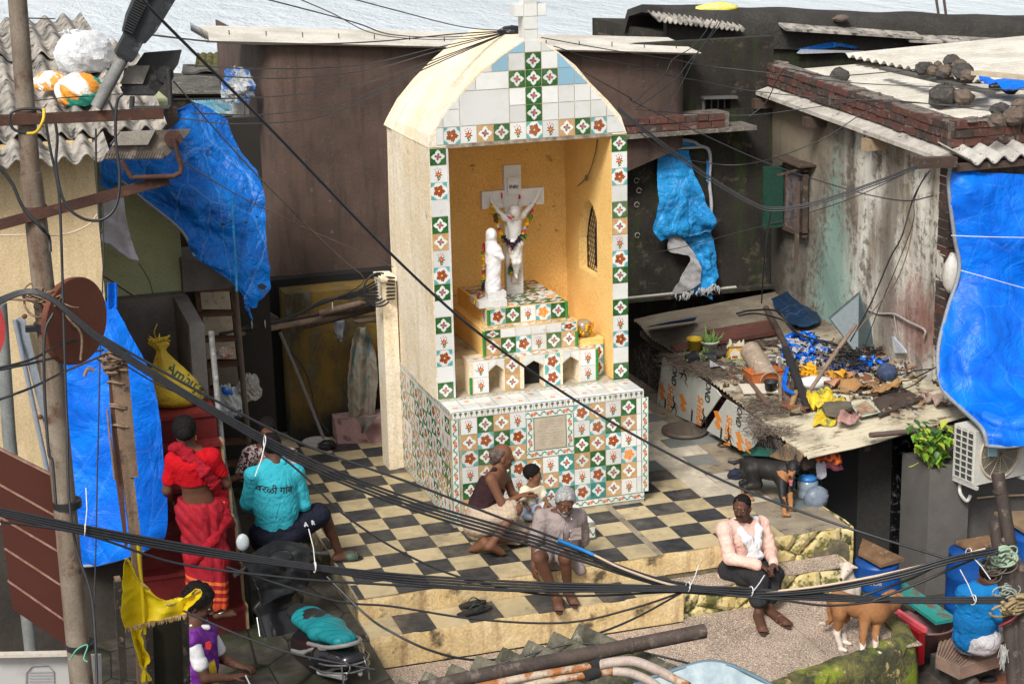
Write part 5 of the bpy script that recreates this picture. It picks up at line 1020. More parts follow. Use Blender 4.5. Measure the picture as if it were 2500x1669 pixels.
for s0,s1,z0,z1 in((.15,.19,0,.15),):
 b0=[c0+Vector((x*s0,y*.08,z0))for x,y in((-1,-1),(1,-1),(1,1),(-1,1))];b1=[c0+Vector((x*s1,y*.11,z1))for x,y in((-1,-1),(1,-1),(1,1),(-1,1))]
 for i in range(4):j=(i+1)%4;q=Vector((0,0,.0));m_.hexa([b0[i],b0[j],b0[j]*.94+c0*.06,b0[i]*.94+c0*.06,b1[i],b1[j],b1[j]*.94+(c0+Vector((0,0,z1)))*.06,b1[i]*.94+(c0+Vector((0,0,z1)))*.06])
mk('tray',m_,flat('orange_plastic',(.46,.13,.035),.5,var=.25),tb_)
m_=M();m_.tube([b1[0],b1[1],b1[2],b1[3],b1[0]],.008,6);mk('rim',m_,flat('orange_rim',(.50,.16,.05),.5),tb_)
plank((1250,860),(1470,1140),.045,.05,pm('brown_batten',(.15,.09,.065),None,9),'brown batten lying diagonally in front of the orange planter',dz=.04);
m_=M();P=[RP('s1',a,b_,.03)for a,b_ in((1190,945),(1560,940),(1580,1020),(1235,1025))];m_.prism(P,(0,0,.02));obj('white_board',m_,flat('off_white_board',(.58,.54,.45)),'off white board lying flat under the brown batten','board')
BB=pm('weathered_stick',(.26,.19,.14),(.18,.13,.10),8,.8,.3,40,(.09,.06,.05),12)
def stick(k,a,b_,r_,mt,lab,d0=.05,d1=.05,cat='stick',name='stick'):
 m_=M();p,q=RP(k,a[0],a[1],d0),RP(k,b_[0],b_[1],d1);m_.tube([p,p.lerp(q,.5)+Vector((0,0,.01)),q],[r_,r_*1.1,r_*.9],8);return obj(name,m_,mt,lab,cat)
stick('s1',(1450,200),(1700,690),.035,WOODD,'long black beam lying along the junk roof, upper length',.08,.1,'beam','wood_beam');stick('s1',(1640,600),(1850,1170),.045,flat('charred',(.022,.02,.02),.8,bump=.5),'thick charred beam lying beside the blue strip',.1,.05,'beam','wood_beam')
stick('s1',(1580,640),(1592,1105),.022,BB,'grey brown pole left of the blue strip on the roof',.08,.05);stick('s1',(1610,760),(1665,1105),.045,pm('bark',(.17,.12,.10),None,9),'thick barked pole carrying the blue strip',.04,.04);stick('s1',(1740,1010),(1690,1150),.03,pm('fresh_split_wood',(.36,.22,.10),None,9),'short split orange wood billet by the charred beam',.06,.05);stick('s1',(1750,730),(1700,990),.03,WOODD,'short dark pole right of the barked pole',.07,.05)
stick('s2',(280,830),(745,160),.022,BB,'long thin grey pole leaning up towards the slate board',.05,.75)
def rag(k,pts,mt,lab,name='cloth',cat='cloth',amp=.03,fr=11,n=24,dz=.04,t=.008):
 R2=[[RP(k,a,b_,dz+.03*abs(fold((a*.02,b_*.02,0),3)))for a,b_ in r_]for r_ in pts];return obj(name,patch(R2,n,n,amp,fr,t),mt,lab,cat)
rag('s1',[[(1640,775),(1672,768)],[(1608,850),(1650,860)],[(1605,960),(1650,970)],[(1660,1030),(1730,1010)]],BLUE,'bright blue plastic strip draped on the barked pole','plastic_strip','plastic strip',.02,12,20,.12)
rag('s1',[[(1500,120),(1700,60),(1800,110)],[(1530,190),(1750,160),(1960,260)],[(1600,260),(1800,270),(1965,310)],[(1650,350),(1780,380),(1930,350)]],BLUED,'dark blue sheet spread in the far corner of the junk roof','tarpaulin','tarpaulin',.03,4,30,.05)
m_=M();P=[PX('s1',a,b_,4.2)for a,b_ in((375,215),(318,385),(640,330),(770,325),(790,295),(560,235))];P=[RP('s1',318,385,.05),RP('s1',770,325,.03),RP('s1',790,290,.12),RP('s1',560,330,.42),RP('s1',375,370,.50)];m_.prism(P,(0,.02,0));obj('tarpaulin',m_,tarpmat('faded_dark_blue',(.01,.07,.24),(.008,.05,.17),.2,4),'triangular faded blue sheet propped at the back left of the junk roof','tarpaulin')
def shreds(k,x0,x1,y0,y1,n,mt,lab,name,cat,w_=.06,kind=None):
 m_=M()
 for _ in range(n):
  p=RP(k,rnd.uniform(x0,x1),rnd.uniform(y0,y1),rnd.uniform(.02,.09));a=rnd.random()*6.3;l_=rnd.uniform(.06,.16);d_=Vector((math.cos(a),math.sin(a)*.8,rnd.uniform(-.25,.2)));s_=d_.cross(Vector((0,0,1))).normalized()*w_*rnd.uniform(.3,1);mi=0 if rnd.random()<.75 else 1
  G=[[p+d_*l_*t+s_*u*(.45+.9*math.sin(t*3))+Vector((.02*math.sin(t*7+a),.02*math.cos(t*6+a),.03*math.sin(t*6+u*2.5+a)))for u in(-1,-.3,.4,1)]for t in(0,.25,.5,.75,1)];m_.slab(G,.003,mi)
 return mk(name,m_,mt,None,lab,cat,None,kind)
WSH=flat('white_grey_shred',(.42,.42,.42),.7)
shreds('s2',60,390,240,500,90,[BLUE,WSH],'heap of shredded blue tarpaulin tangled with cords in the middle of the junk roof','shredded_tarpaulin','tarpaulin')
shreds('s2',20,500,300,560,60,[WSH,flat('brown_rubbish',(.14,.09,.06))],'grey and brown plastic rubbish strewn around the shredded blue heap','rubbish','rubbish',.04,'stuff')
shreds('s2',830,950,480,540,16,[BLUE,WSH],'small scrap of blue plastic near the slate board foot','plastic_scrap','plastic scrap',.03)
shreds('s2',500,900,540,620,40,[flat('dull_blue',(.03,.06,.16)),flat('brown_scrap',(.20,.12,.07))],'dull blue and brown scraps strewn below the cable tangle','rubbish','rubbish',.03,'stuff')
shreds('s2',240,400,570,640,14,[flat('yellow_paper',(.72,.36,.01)),flat('yellow_paper2',(.74,.42,.03))],'crumpled orange yellow plastic above the white cloth sack','plastic_wrapper','wrapper',.06)
shreds('s2',450,670,630,730,22,[flat('yellow_print',(.66,.32,.02)),flat('pink_scrap',(.5,.25,.16))],'orange yellow printed wrapper right of the white cloth sack','plastic_wrapper','wrapper',.06)
m_=M();P=[RP('s2',605,335,.12),RP('s2',770,480,.02),RP('s2',945,345,.15),RP('s2',800,300,.72)if 0 else RP('s2',725,105,.10)];m_.prism([RP('s2',770,480,.02),RP('s2',945,345,.04),Vector(RP('s2',790,440,.02))+Vector((.1,.25,.62)),Vector(RP('s2',640,440,.02))+Vector((-.1,.2,.36))],(0,.015,0));obj('slate_board',m_,flat('slate_blue_grey',(.075,.105,.115),.5,var=.2,bump=.2),'blue grey slate board standing on its corner against the stained wall','board')
def lump(k,a,b_,r_,sc_,mt,lab,name='sack',cat='sack',dz=0,l_=.08):m_=M();c0=RP(k,a,b_,dz);c0.z+=r_*sc_[2]*.8;m_.ball(c0,r_,30,20,0,sc_,Matrix.Rotation(-.4,3,'Z'));V=[];m_.v=[tuple(np.array(v)+(np.array(v)-np.array(c0))*(.10*(1-2*abs(fold(v,9,2)))+.04*fold(v,26,5)))for v in m_.v];return obj(name,m_,mt,lab,cat)
lump('s2',350,770,.16,(1.15,.75,.42),flat('white_cloth',(.60,.60,.60),.8,bump=.3),'white cloth sack lying on the junk roof','white_sack','sack')
BRC=pm('brown_blanket',(.34,.19,.08),(.28,.15,.06),4,.95,.4,60,(.10,.03,.02),6)
rag('s2',[[(570,740),(650,690),(760,715),(960,740)],[(540,760),(700,740),(800,740),(970,760)],[(570,800),(700,795),(800,780),(950,775)]],BRC,'brown blanket crumpled right of the white cloth sack','blanket','blanket',.04,9,30,.06);rag('s2',[[(960,760),(1080,720),(1200,680)],[(900,790),(1050,770),(1190,720)],[(930,808),(1040,808),(1150,790)]],BRC,'second brown blanket fold curling up near the stained wall','blanket','blanket',.04,9,26,.08)
lump('s2',1030,700,.10,(1.1,.8,1.0),flat('navy_net',(.04,.06,.12),.8,bump=.8,var=.4),'bunched navy blue net bag on the junk roof','net_bag','bag')
YSK=pm('yellow_plastic_sack',(.72,.52,.03),(.55,.40,.04),6,.45,.9,14,(.18,.22,.07),5,bd=.03,cut=(.56,.62))
rag('s2',[[(262,830),(380,805),(480,810),(600,870)],[(270,880),(380,870),(500,870),(640,900)],[(300,930),(380,930),(480,920),(660,930)],[(350,960),(400,965),(480,950),(560,940)]],YSK,'torn yellow sack, upper crumpled half, on the junk roof','torn_sack','sack',.05,10,34,.07);rag('s2',[[(395,950),(430,1000),(470,1040),(560,1060)],[(365,1000),(410,1040),(460,1070),(560,1075)],[(330,1085),(400,1095),(480,1100),(550,1095)]],YSK,'lower torn half of a yellow sack under a dirty slab on the roof','torn_sack','sack',.03,10,24,.05)
m_=M();P=[RP('s2',a,b_,.09)for a,b_ in((405,940),(560,925),(700,930),(700,985),(560,1055),(450,1035))];m_.prism(P,(0,0,.035));obj('stone_slab',m_,pm('cracked_slab',(.15,.125,.09),(.10,.085,.06),6,.9,.6,20,bd=.03),'cracked grey brown slab lying on the yellow sack','slab')
rag('s2',[[(640,960),(700,955),(745,1010)],[(600,1010),(680,1010),(780,1040)],[(560,1090),(680,1100),(815,1060)]],pm('pink_brown_rag',(.40,.23,.20),(.28,.15,.13),9,.8,.6,20),'dirty pink rag beside the green tray on the roof','rag','rag',.04,10,24,.07)
ty_=thing('tray','rusty pale green wire tray on the front of the junk roof','tray',RP('s2',850,980));P=[RP('s2',a,b_,.06)for a,b_ in((715,955),(840,890),(975,1005),(790,1045))];m_=M();m_.tube(P+[P[0]],.010,6);mk('rim',m_,flat('pale_green_rim',(.35,.45,.35)),ty_);m_=M();m_.prism(P,(0,0,.004));mk('mesh',m_,pm('rusty_mesh',(.40,.30,.20),(.25,.12,.08),20,.8,.5,90),ty_)
DKB=pm('wet_dark_board',(.075,.055,.045),(.05,.04,.034),5,.5,.3,30,(.11,.09,.08),9)
m_=M();P=[RP('s2',a,b_,.035)for a,b_ in((905,895),(1200,790),(1390,885),(960,1055),(960,960))];m_.prism(P,(0,0,.02));obj('dark_board',m_,DKB,'dark wet board lying right of the rusty green tray','board')
rag('s2',[[(1370,825),(1470,840),(1560,850)],[(1400,870),(1500,880),(1640,890)],[(1500,910),(1560,930),(1655,930)]],pm('pinkish_cloth',(.36,.27,.22),(.28,.2,.17),9,.9,.5,20),'pinkish grey cloth at the right end of the roof front','cloth','cloth',.04,10,24,.06)
m_=M();RB_=[WOODD,WOODL,flat('dark_scrap',(.045,.035,.03)),WSH,flat('rust_scrap',(.20,.08,.04)),flat('khaki_scrap',(.25,.20,.12))]
for k in range(420):
 a,b_=rnd.uniform(-500,1350),rnd.uniform(330,1020);
 if a<0 and b_>700+a*-.2:continue
 p=RP('s2',a,b_,.02+rnd.random()*.03);an=rnd.random()*6.3;l_=rnd.uniform(.03,.16)*(2 if rnd.random()<.12 else 1);d_=Vector((math.cos(an),math.sin(an),rnd.uniform(-.1,.25)))*l_;mi=rnd.randrange(6)
 if k%3:m_.beam(p,p+d_,rnd.uniform(.006,.03),rnd.uniform(.004,.02),mi)
 else:q=d_.cross(Vector((0,0,1)))*.6;m_.slab([[p+d_*u+q*v+Vector((0,0,.03*math.sin(u*5+v*4+k)))for v in(0,.5,1)]for u in(0,.5,1)],.003,mi)
mk('rubbish',m_,RB_,None,'litter of splinters, rags and scraps strewn over the junk roof','rubbish',None,'stuff')
m_=M()
def fib(k,x0,x1,y0,y1,n,l_=.16,zz=.06):
 for _ in range(n):
  p=RP(k,x0+(x1-x0)*rnd.random(),y0+(y1-y0)*rnd.random(),rnd.random()*zz);a=rnd.random()*6.3;P=[p]
  for q in range(4):a+=rnd.uniform(-1.3,1.3);P.append(P[-1]+Vector((math.cos(a),math.sin(a),rnd.uniform(-.3,.35)))*l_/4)
  m_.tube(P,.0022,3,caps=False,smooth=False)
fib('s1',520,760,640,760,260,.2);fib('s1',700,1100,700,850,420);fib('s1',900,1250,760,900,260);fib('s1',1280,1560,1060,1230,300);fib('s1',1520,1800,1050,1220,240);fib('s1',1250,1500,1230,1400,120);fib('s1',1330,1700,1330,1420,140)
mk('fishing_net',m_,flat('net_brown',(.13,.10,.078),.9),None,'brown fishing net tangled over the junk roof edge','net',None,'stuff')
m_=M()
for k in range(170):
 a=rnd.uniform(0,1);p=Vector(PX('s1',1330+a*420,1370+a*160+rnd.uniform(0,70),4.12));m_.tube([p,p+Vector((rnd.uniform(-.02,.02),rnd.uniform(-.12,.12),rnd.uniform(-.14,.05)))],.002,3,caps=False)
for k in range(200):
 p=Vector(PX('s1',rnd.uniform(200,460),rnd.uniform(560,1100),4.10));m_.tube([p,p+Vector((0,rnd.uniform(-.15,.15),rnd.uniform(-.12,.12)))],.0018,3,caps=False)
mk('hanging_net',m_,flat('net_dark',(.12,.10,.09),.9),None,'dark hanging net below and left of the lean-to roof edge','net',None,'stuff')
def rc(pts,r_,lab,dz=.08,k='s2'):m_=M();m_.tube(cr([RP(k,a,b_,dz*(1 if len(q)<1 else q[0]))for a,b_,*q in[p if len(p)>2 else(p[0],p[1],1)for p in pts]],8),r_,6);return obj('cable',m_,BLACKP,lab,'cable')
cb=thing('cable_tangle','knot of black cables heaped in the middle of the junk roof','cables',RP('s2',720,500))
for k in range(26):
 c0=RP('s2',700+rnd.gauss(0,60),480+rnd.gauss(0,45),.08);r_=rnd.uniform(.05,.16);ph=rnd.random()*6;ti=Vector((rnd.uniform(-.5,.5),rnd.uniform(-.5,.5),1)).normalized();u_=ti.cross(Vector((1,0,0))).normalized();v2=ti.cross(u_)
 m_=M();m_.tube([c0+u_*math.cos(t+ph)*r_*(1+.1*t)+v2*math.sin(t+ph)*r_ for t in np.linspace(0,rnd.uniform(3,6),14)],rnd.uniform(.005,.010),5);mk('loop',m_,BLACKP,cb)
rc([(-400,60,6),(-260,30,6),(0,40,4),(150,230,2),(400,320,2),(560,360),(700,480)],.012,'thick black cable arching over the blue shreds to the cable tangle')
rc([(-380,80,6),(-200,60,5),(60,130,3),(220,270,2),(480,330,2),(640,400),(740,520)],.010,'second black cable running beside the arching cable to the tangle')
rc([(740,480),(860,430),(990,400),(900,440)],.012,'short black cable end sticking out right of the tangle');rc([(760,500),(900,600),(1100,650),(1300,610),(1460,590,3)],.007,'thin black cable running from the tangle to the wall on the right');rc([(850,560),(1000,690),(1230,700),(1380,640,2),(1510,570,4)],.007,'thin black cable sagging over the brown blankets');rc([(680,800),(850,830),(1150,790),(1300,740),(1420,650,3)],.006,'thin black cable crossing in front of the brown blankets');rc([(480,480),(620,470),(760,500)],.010,'grey black cable piece lying left of the tangle');rc([(0,410),(180,380),(330,330),(520,330)],.008,'cable crossing the shredded blue heap')
m_=M();m_.tube(cr([PX('s2',860,20,6.2),PX('s2',960,60,6.2),PX('s2',1110,65,6.2),PX('s2',1250,140,6.2),PX('s2',1400,215,6.2),PX('s2',1395,290,6.2)],4),.014,6);obj('conduit',m_,flat('grey_conduit',(.32,.29,.27)),'pale conduit crossing the foot of the stained wall','pipe')
m_=M();m_.slab([[PX('s2',1100+(a-1100)*f+f*20,b_,6.19)for a in(1100,1150,1215)]for f,b_ in((.1,280),(.5,340),(.9,400),(1.,435))],.02);obj('cloth',m_,pm('checked_cloth',(.32,.38,.45),(.5,.5,.5),20,.9),'small pale checked cloth stuffed in a gap of the stained wall','cloth')
m_=M();m_.tube([PX('s2',1110,80,6.2),PX('s2',1130,200,6.2),PX('s2',1140,290,6.2)],.008,5);obj('conduit',m_,flat('grey_conduit2',(.28,.26,.24)),'short vertical conduit dropping from the pale conduit','pipe')
tr_=thing('round_tray','large round brown tray with rainwater on the paving left of the printed boards','tray',PZ('s1',672,1400,.0));c0=PZ('s1',672,1395,.004);m_=M();m_.lathe(c0,[(0,.012),(.19,.012),(.21,.03),(.235,.045),(.255,.045),(.26,.02),(.24,.0),(0,.0)],40,sx=.95);mk('dish',m_,pm('brown_tray',(.13,.105,.085),(.10,.08,.07),5,.4,.2),tr_);m_=M();m_.lathe(c0,[(0,.024),(.196,.024)],30,sx=.95);mk('rainwater',m_,flat('dull_water',(.12,.10,.08),.12),tr_)
m_=M();c0=PZ('s1',1075,1515,.0);m_.tube([(c0[0]+math.cos(t)*.10,c0[1]+math.sin(t)*.06,.01)for t in np.linspace(0,5.6,16)],.008,5);obj('cord',m_,flat('brown_cord',(.07,.03,.02)),'loop of brown cord on the paving by the right printed board','cord')
cr_=thing('crate','dark teal plastic crate beside the lean-to post','crate',PZ('q2',795,330,0));c0=Vector(PZ('q2',790,335,.0));m_=M()
for z in(0,.05,.10,.15):m_.tube([c0+Vector((x,y,z+.01))for x,y in((-.13,-.1),(.14,-.1),(.14,.12),(-.13,.12),(-.13,-.1))],.008,4,smooth=False)
for x in np.linspace(-.13,.14,9):m_.beam(c0+Vector((x,-.1,0)),c0+Vector((x,-.1,.16)),.01,.008)
for y in np.linspace(-.1,.12,7):m_.beam(c0+Vector((-.13,y,0)),c0+Vector((-.13,y,.16)),.01,.008)
mk('lattice',m_,flat('teal_crate',(.01,.09,.09),.5),cr_);m_=M();m_.box(c0.x-.12,c0.x+.13,c0.y-.09,c0.y+.11,0,.02);mk('floor',m_,flat('teal_crate_b',(.008,.05,.05),.5),cr_)
wj=thing('water_jug','clear plastic water jug with a blue cap at the platform edge','jug',(0,0,0));c0=PZ('q2',815,415,.0);wj.location=c0;m_=M();m_.lathe(c0,[(0,0),(.09,0),(.10,.02),(.1,.07),(.093,.085),(.1,.10),(.1,.16),(.07,.2),(0,.2)],20);mk('body',m_,flat('milky_jug',(.20,.25,.30),.2),wj);m_=M();m_.lathe(Vector(c0)+Vector((0,0,.18)),[(.0,.045),(.06,.045),(.085,.03),(.085,.0),(.07,0)],18);mk('cap',m_,flat('blue_cap',(.03,.17,.45),.4),wj)
m_=M();m_.ball(PZ('q2',870,420,.05),.12,16,10,0,(1,.8,1),lump=.1);obj('plastic_bag',m_,flat('grey_film',(.16,.19,.24),.3,bump=.8),'grey clear plastic bag beside the water jug','bag')
m_=M();m_.ball(PZ('q2',372,272,.04),.085,16,10,0,(1,.8,.7),lump=.12);obj('cloth_bundle',m_,flat('navy_bundle',(.012,.015,.035),.8),'small navy cloth bundle on the paving behind the black dog tail','cloth')
m_=M();m_.tube([PZ('q2',520,295,.01),PZ('q2',560,288,.01)],.01,5);obj('wood_chip',m_,flat('orange_chip',(.5,.2,.06)),'small orange stick on the paving under the black dog','stick')
P=[(4.02,-.02,.0),PZ('q2',575,160,.0)];m_=M();m_.prism([PX('q2',a,b_,4.16)for a,b_ in((575,160),(690,75),(790,150),(760,205),(640,180))],(.015,0,0));obj('cardboard',m_,pm('brown_card',(.38,.27,.16),(.3,.2,.12),6,.9),'brown card panel leaning under the front left of the lean-to','board')
m_=M();m_.prism([PX('q2',a,b_,4.2)for a,b_ in((410,155),(470,95),(620,120),(570,160))],(.015,0,0));obj('teal_sheet',m_,flat('teal_sheet',(.02,.22,.19),.5),'teal plastic sheet edge beneath the right printed board','plastic sheet')
def hang(pts,mt,lab,amp=.03):return obj('hanging_cloth',patch([[PY('q2',a,b_,y)for a,b_,y in r_]for r_ in pts],24,24,amp,14,.006),mt,lab,'cloth')
m=Mt('orange_print_cloth',.85);v_=m.xyz(m.gpos());q=((v_[2]*60).sin()*(v_[0]*60).sin());m.col(m.mix(m.step(q,.1,.3),(.60,.13,.02),(.16,.02,.02)));OPC=m.mat
hang([[(870,185,-1.0),(930,120,-1.0),(990,105,-1.0)],[(880,195,-1.05),(950,160,-1.1),(1010,150,-1.05)],[(940,170,-1.05),(980,190,-1.1),(1028,178,-1.05)],[(975,208,-1.05),(1000,210,-1.1),(1025,200,-1.05)]],OPC,'orange patterned cloth hung under the lean-to corner',.02)
hang([[(900,195,-.95),(950,190,-.98),(1000,195,-.95)],[(905,225,-.95),(970,220,-1.0),(1035,215,-.95)],[(930,242,-.95),(980,245,-1.0),(1030,240,-.95)]],flat('pink_cloth',(.44,.12,.17),.9),'pink frilly cloth hanging below the orange cloth',.03)
hang([[(870,190,-.97),(900,190,-.97),(928,200,-.97)],[(870,250,-.97),(900,250,-.97),(930,250,-.97)],[(870,292,-.97),(895,298,-.97),(922,285,-.97)]],flat('white_towel',(.5,.5,.55),.9),'white towel hanging beside the lean-to post',.015)
m_=M();m_.ball(PY('q2',805,180,-.95),.13,16,10,0,(1,.5,.8),lump=.12);obj('net_bundle',m_,flat('brown_bundle',(.05,.035,.03),.95,bump=.9),'dark brown net bundle under the lean-to corner','net')
pl_=thing('money_plant','bushy green and yellow money plant hanging by the doorway','plant',PY('q2',1590,180,-1.25));m_=M();LM=[pm('leaf_green',(.10,.22,.02),(.17,.30,.03),30,.4,.1),pm('leaf_yellow',(.40,.42,.05),(.26,.36,.04),30,.4,.1),pm('leaf_dark',(.03,.09,.015),(.05,.12,.02),30,.4,.1)]
def leaf(m_,p,d_,s_,mi,up=Vector((0,0,1))):
 d_=d_.normalized();sx=d_.cross(up);sx=sx.normalized()if sx.length>.05 else Vector((1,0,0));nn=sx.cross(d_);P=[p,p+d_*s_*.25+sx*s_*.38,p+d_*s_*.7+sx*s_*.30,p+d_*s_*1.15-nn*s_*.25,p+d_*s_*.7-sx*s_*.30,p+d_*s_*.25-sx*s_*.38,p+d_*s_*.5-nn*s_*.08]
 m_.add(P,[(0,1,6),(1,2,6),(2,3,6),(3,4,6),(4,5,6),(5,0,6)],mi,True)
for k in range(360):
 a_,b_=rnd.gauss(1575,75),rnd.gauss(90,75);
 if not(1420<a_<1740 and-80<b_<230):continue
 if b_>40+(1-abs(a_-1590)/150)*200:continue
 p=Vector(PY('q2',a_,b_,-1.25+rnd.uniform(-.2,.12)));leaf(m_,p,Vector((rnd.uniform(-1,1),rnd.uniform(-1.2,-.1),rnd.uniform(-.9,.3))),rnd.uniform(.05,.095),(2 if b_<0 else 0)if rnd.random()<.62 else(1 if rnd.random()<.7 else 2))
mk('leaves',m_,LM,pl_);m_=M()
for a_,b_,c0,d0 in((1590,180,1560,270),(1620,180,1685,305),(1500,200,1440,225)):m_.tube(cr([PY('q2',a_,b_,-1.35),PY('q2',(a_+c0)/2-12,(b_+d0)/2+10,-1.38),PY('q2',c0,d0,-1.36)],5),.005,4)
mk('runner',m_,LM[1],pl_);m_=M();m_.lathe(PY('q2',1605,225,-1.2),[(0,0),(.08,0),(.11,.14),(.12,.15),(.1,.15)],16);mk('pot',m_,flat('green_pot',(.02,.16,.06),.4),pl_)
ac=thing('air_conditioner','white air conditioner outdoor unit hung on the grey wall below the blue tarpaulin','air conditioner',PY('q2',1950,340,-1.45));A0=Vector(PY('q2',1842,345,-1.72));ux=Vector((.985,.17,0)).normalized();uy=Vector((-.17,.985,0)).normalized();W_,H_,D_=.80,.54,.30
def aq(x,y,z):return A0+ux*x+uy*y+Vector((0,0,z))
m_=M();m_.hexa([aq(0,0,0),aq(W_,0,0),aq(W_,D_,0),aq(0,D_,0),aq(0,0,H_),aq(W_,0,H_),aq(W_,D_,H_),aq(0,D_,H_)]);mk('casing',m_,pm('white_casing',(.58,.57,.52),(.50,.49,.44),4,.5,.1,30,(.3,.27,.22),7,cut=(.66,.74)),ac)
cx_,cz_=.30,.275;m_=M();m_.lathe(aq(cx_,-.004,cz_),[(0,0),(.225,0)],30,0,Matrix((tuple(ux),(0,0,1),tuple(-uy))).transposed());mk('fan_recess',m_,flat('fan_dark',(.07,.06,.05)),ac)
m_=M()
for r_ in np.linspace(.02,.23,14):m_.tube([aq(cx_+math.cos(t)*r_,-.014,cz_+math.sin(t)*r_)for t in np.linspace(0,2*math.pi,29)],.0026,4,caps=False)
for k in range(12):t=k*math.pi/6;m_.tube([aq(cx_+math.cos(t)*.03,-.018,cz_+math.sin(t)*.03),aq(cx_+math.cos(t)*.235,-.018,cz_+math.sin(t)*.235)],.003,4)
m_.tube([aq(cx_+math.cos(t)*.245,-.012,cz_+math.sin(t)*.245)for t in np.linspace(0,2*math.pi,33)],.012,6,caps=False);mk('fan_grille',m_,flat('beige_grille',(.50,.44,.34),.5),ac)
m_=M()
for i in range(4):m_.beam(aq(-.005,.02+i*.085,.02),aq(-.005,.02+i*.085,H_-.02),.012,.012)
for i in range(9):m_.beam(aq(-.005,.02,.03+i*.06),aq(-.005,D_-.02,.03+i*.06),.012,.010)
mk('side_grille',m_,flat('grey_white_bars',(.5,.49,.46),.5),ac);m_=M();m_.quad(aq(-.002,.02,.02),aq(-.002,D_-.02,.02),aq(-.002,D_-.02,H_-.02),aq(-.002,.02,H_-.02));mk('coil',m_,flat('coil_dark',(.05,.05,.045)),ac)
m_=M();m_.beam(aq(.02,-.03,-.02),aq(.02,D_+.15,-.02),.03,.03);m_.beam(aq(.6,-.03,-.02),aq(.6,D_+.15,-.02),.03,.03);mk('bracket',m_,flat('white_bracket',(.45,.44,.42)),ac)
m_=M();m_.tube(cr([aq(.1,.3,-.03),aq(.06,.25,-.15),aq(.12,.22,-.24),aq(.15,.2,-.18)],5),.018,7);obj('drain_pipe',m_,flat('white_pvc',(.55,.54,.5)),'white drain elbow under the air conditioner','pipe')
m_=M();m_.tube(cr([PY('q2',1860,418,-1.36),PY('q2',2000,405,-1.36),PY('q2',2200,398,-1.36)],4),.012,6);obj('wall_pipe',m_,flat('cream_pvc',(.4,.3,.2)),'cream pipe running along the grey wall below the air conditioner','pipe')
m_=M();m_.slab([[PY('q2',1930+i*18,95+j*16,-1.78+.01*(i%2))for i in range(4)]for j in range(5)],.01);obj('rag',m_,flat('pale_teal_rag',(.25,.45,.48),.9),'pale teal rag hanging over the air conditioner fan','rag')
BBL=pm('blue_barrel',(.008,.07,.30),(.006,.055,.22),3,.4,.1,20,(.02,.03,.05),7,cut=(.62,.7))
def barrel(c0,h_,lab,r_=.215):t=thing('barrel',lab,'barrel',c0,'blue plastic water barrels in the yard');m_=M();m_.lathe(c0,[(0,0),(r_*.93,0),(r_,.06),(r_,h_*.3),(r_*1.04,h_*.33),(r_*1.04,h_*.36),(r_,h_*.38),(r_,h_*.68),(r_*1.04,h_*.7),(r_*1.04,h_*.74),(r_*.98,h_*.8),(r_*.9,h_*.97),(r_*.93,h_),(0,h_)],30);mk('drum',m_,BBL,t);return t
b1=PZ('q6',905,430,-.22);bt=barrel((b1[0],b1[1],-1.0),.76,'blue barrel under a brown plank lid beside the mossy platform');decal('HIRACHI',.04,'q6',865,655,.05,bt.children[0],flat('yellow_print3',(.4,.3,.1)),bt)
BRB=pm('brown_wet_board',(.22,.13,.07),(.13,.075,.045),5,.5,.3,30,(.34,.22,.13),8)
m_=M();P=[PZ('q6',a,b_,-.20)for a,b_ in((770,262),(1150,445),(935,505),(730,390))];m_.prism(P,(0,0,.03));obj('lid_board',m_,BRB,'brown plank laid over the left blue barrel','board')
b2=PZ('q6',1760,330,-.18);barrel((b2[0],b2[1],-1.0),.80,'blue barrel under a stained board behind the man in blue');m_=M();P=[PZ('q6',a,b_,-.17)for a,b_ in((1612,288),(1925,232),(1955,310),(1790,370))];m_.prism(P,(0,0,.03));obj('lid_board',m_,BRB,'stained brown board laid over the middle barrel','board')
b3=PZ('q6',2280,150,-.12);barrel((b3[0]+.05,b3[1]-.1,-1.0),.86,'large dark blue barrel at the right edge of the yard',.28);m_=M();P=[PZ('q6',a,b_,-.10)for a,b_ in((1970,20),(2260,10),(2420,160),(2250,195))];m_.prism(P,(0,0,.03));obj('lid_board',m_,pm('pale_brown_board',(.25,.17,.10),(.17,.12,.08),5,.6),'pale brown board over the right edge barrel','board')
TEAL=pm('flaking_teal_paint',(.02,.22,.19),(.03,.27,.23),3,.6,.3,30,(.13,.10,.075),5,cut=(.50,.58))
m_=M();P=[PZ('q6',a,b_,-.55)for a,b_ in((950,668),(1125,640),(1632,992),(1440,1028))];m_.prism(P,(0,0,.03));obj('teal_board',m_,TEAL,'flaking teal painted board lying across the tubs','board')
tub=thing('wash_tub','red brown plastic tub with a handle under the teal board','tub',PZ('q6',1380,1110,-.85));c0=Vector(PZ('q6',1360,1010,-.62));m_=M();m_.lathe(c0-Vector((0,0,.25)),[(0,0),(.17,0),(.25,.24),(.27,.25),(.27,.27),(.23,.25),(.16,.03),(0,.03)],26);mk('bowl',m_,flat('tub_brown',(.16,.09,.09),.45),tub);m_=M();m_.tube([c0+Vector((math.cos(t)*.27,math.sin(t)*.1-.2,-.02-.1*math.sin(t)))for t in np.linspace(0,3.14,12)],.008,5);mk('handle',m_,flat('wire_handle',(.12,.06,.05)),tub)
rb_=thing('red_box','red plastic box with a pink rim between the paving and the tubs','box',PZ('q6',1200,1000,-.9));P=[Vector(PZ('q6',a,b_,-.55))for a,b_ in((1060,885),(1345,1075),(1290,1090),(1110,960))];m_=M();m_.prism([p-Vector((0,0,.02))for p in P],(0,0,-.3));mk('box_body',m_,flat('deep_red',(.22,.008,.012),.4),rb_);m_=M();m_.beam(P[0],P[1],.04,.04);mk('rim',m_,flat('pink_rim',(.60,.10,.12),.4),rb_)
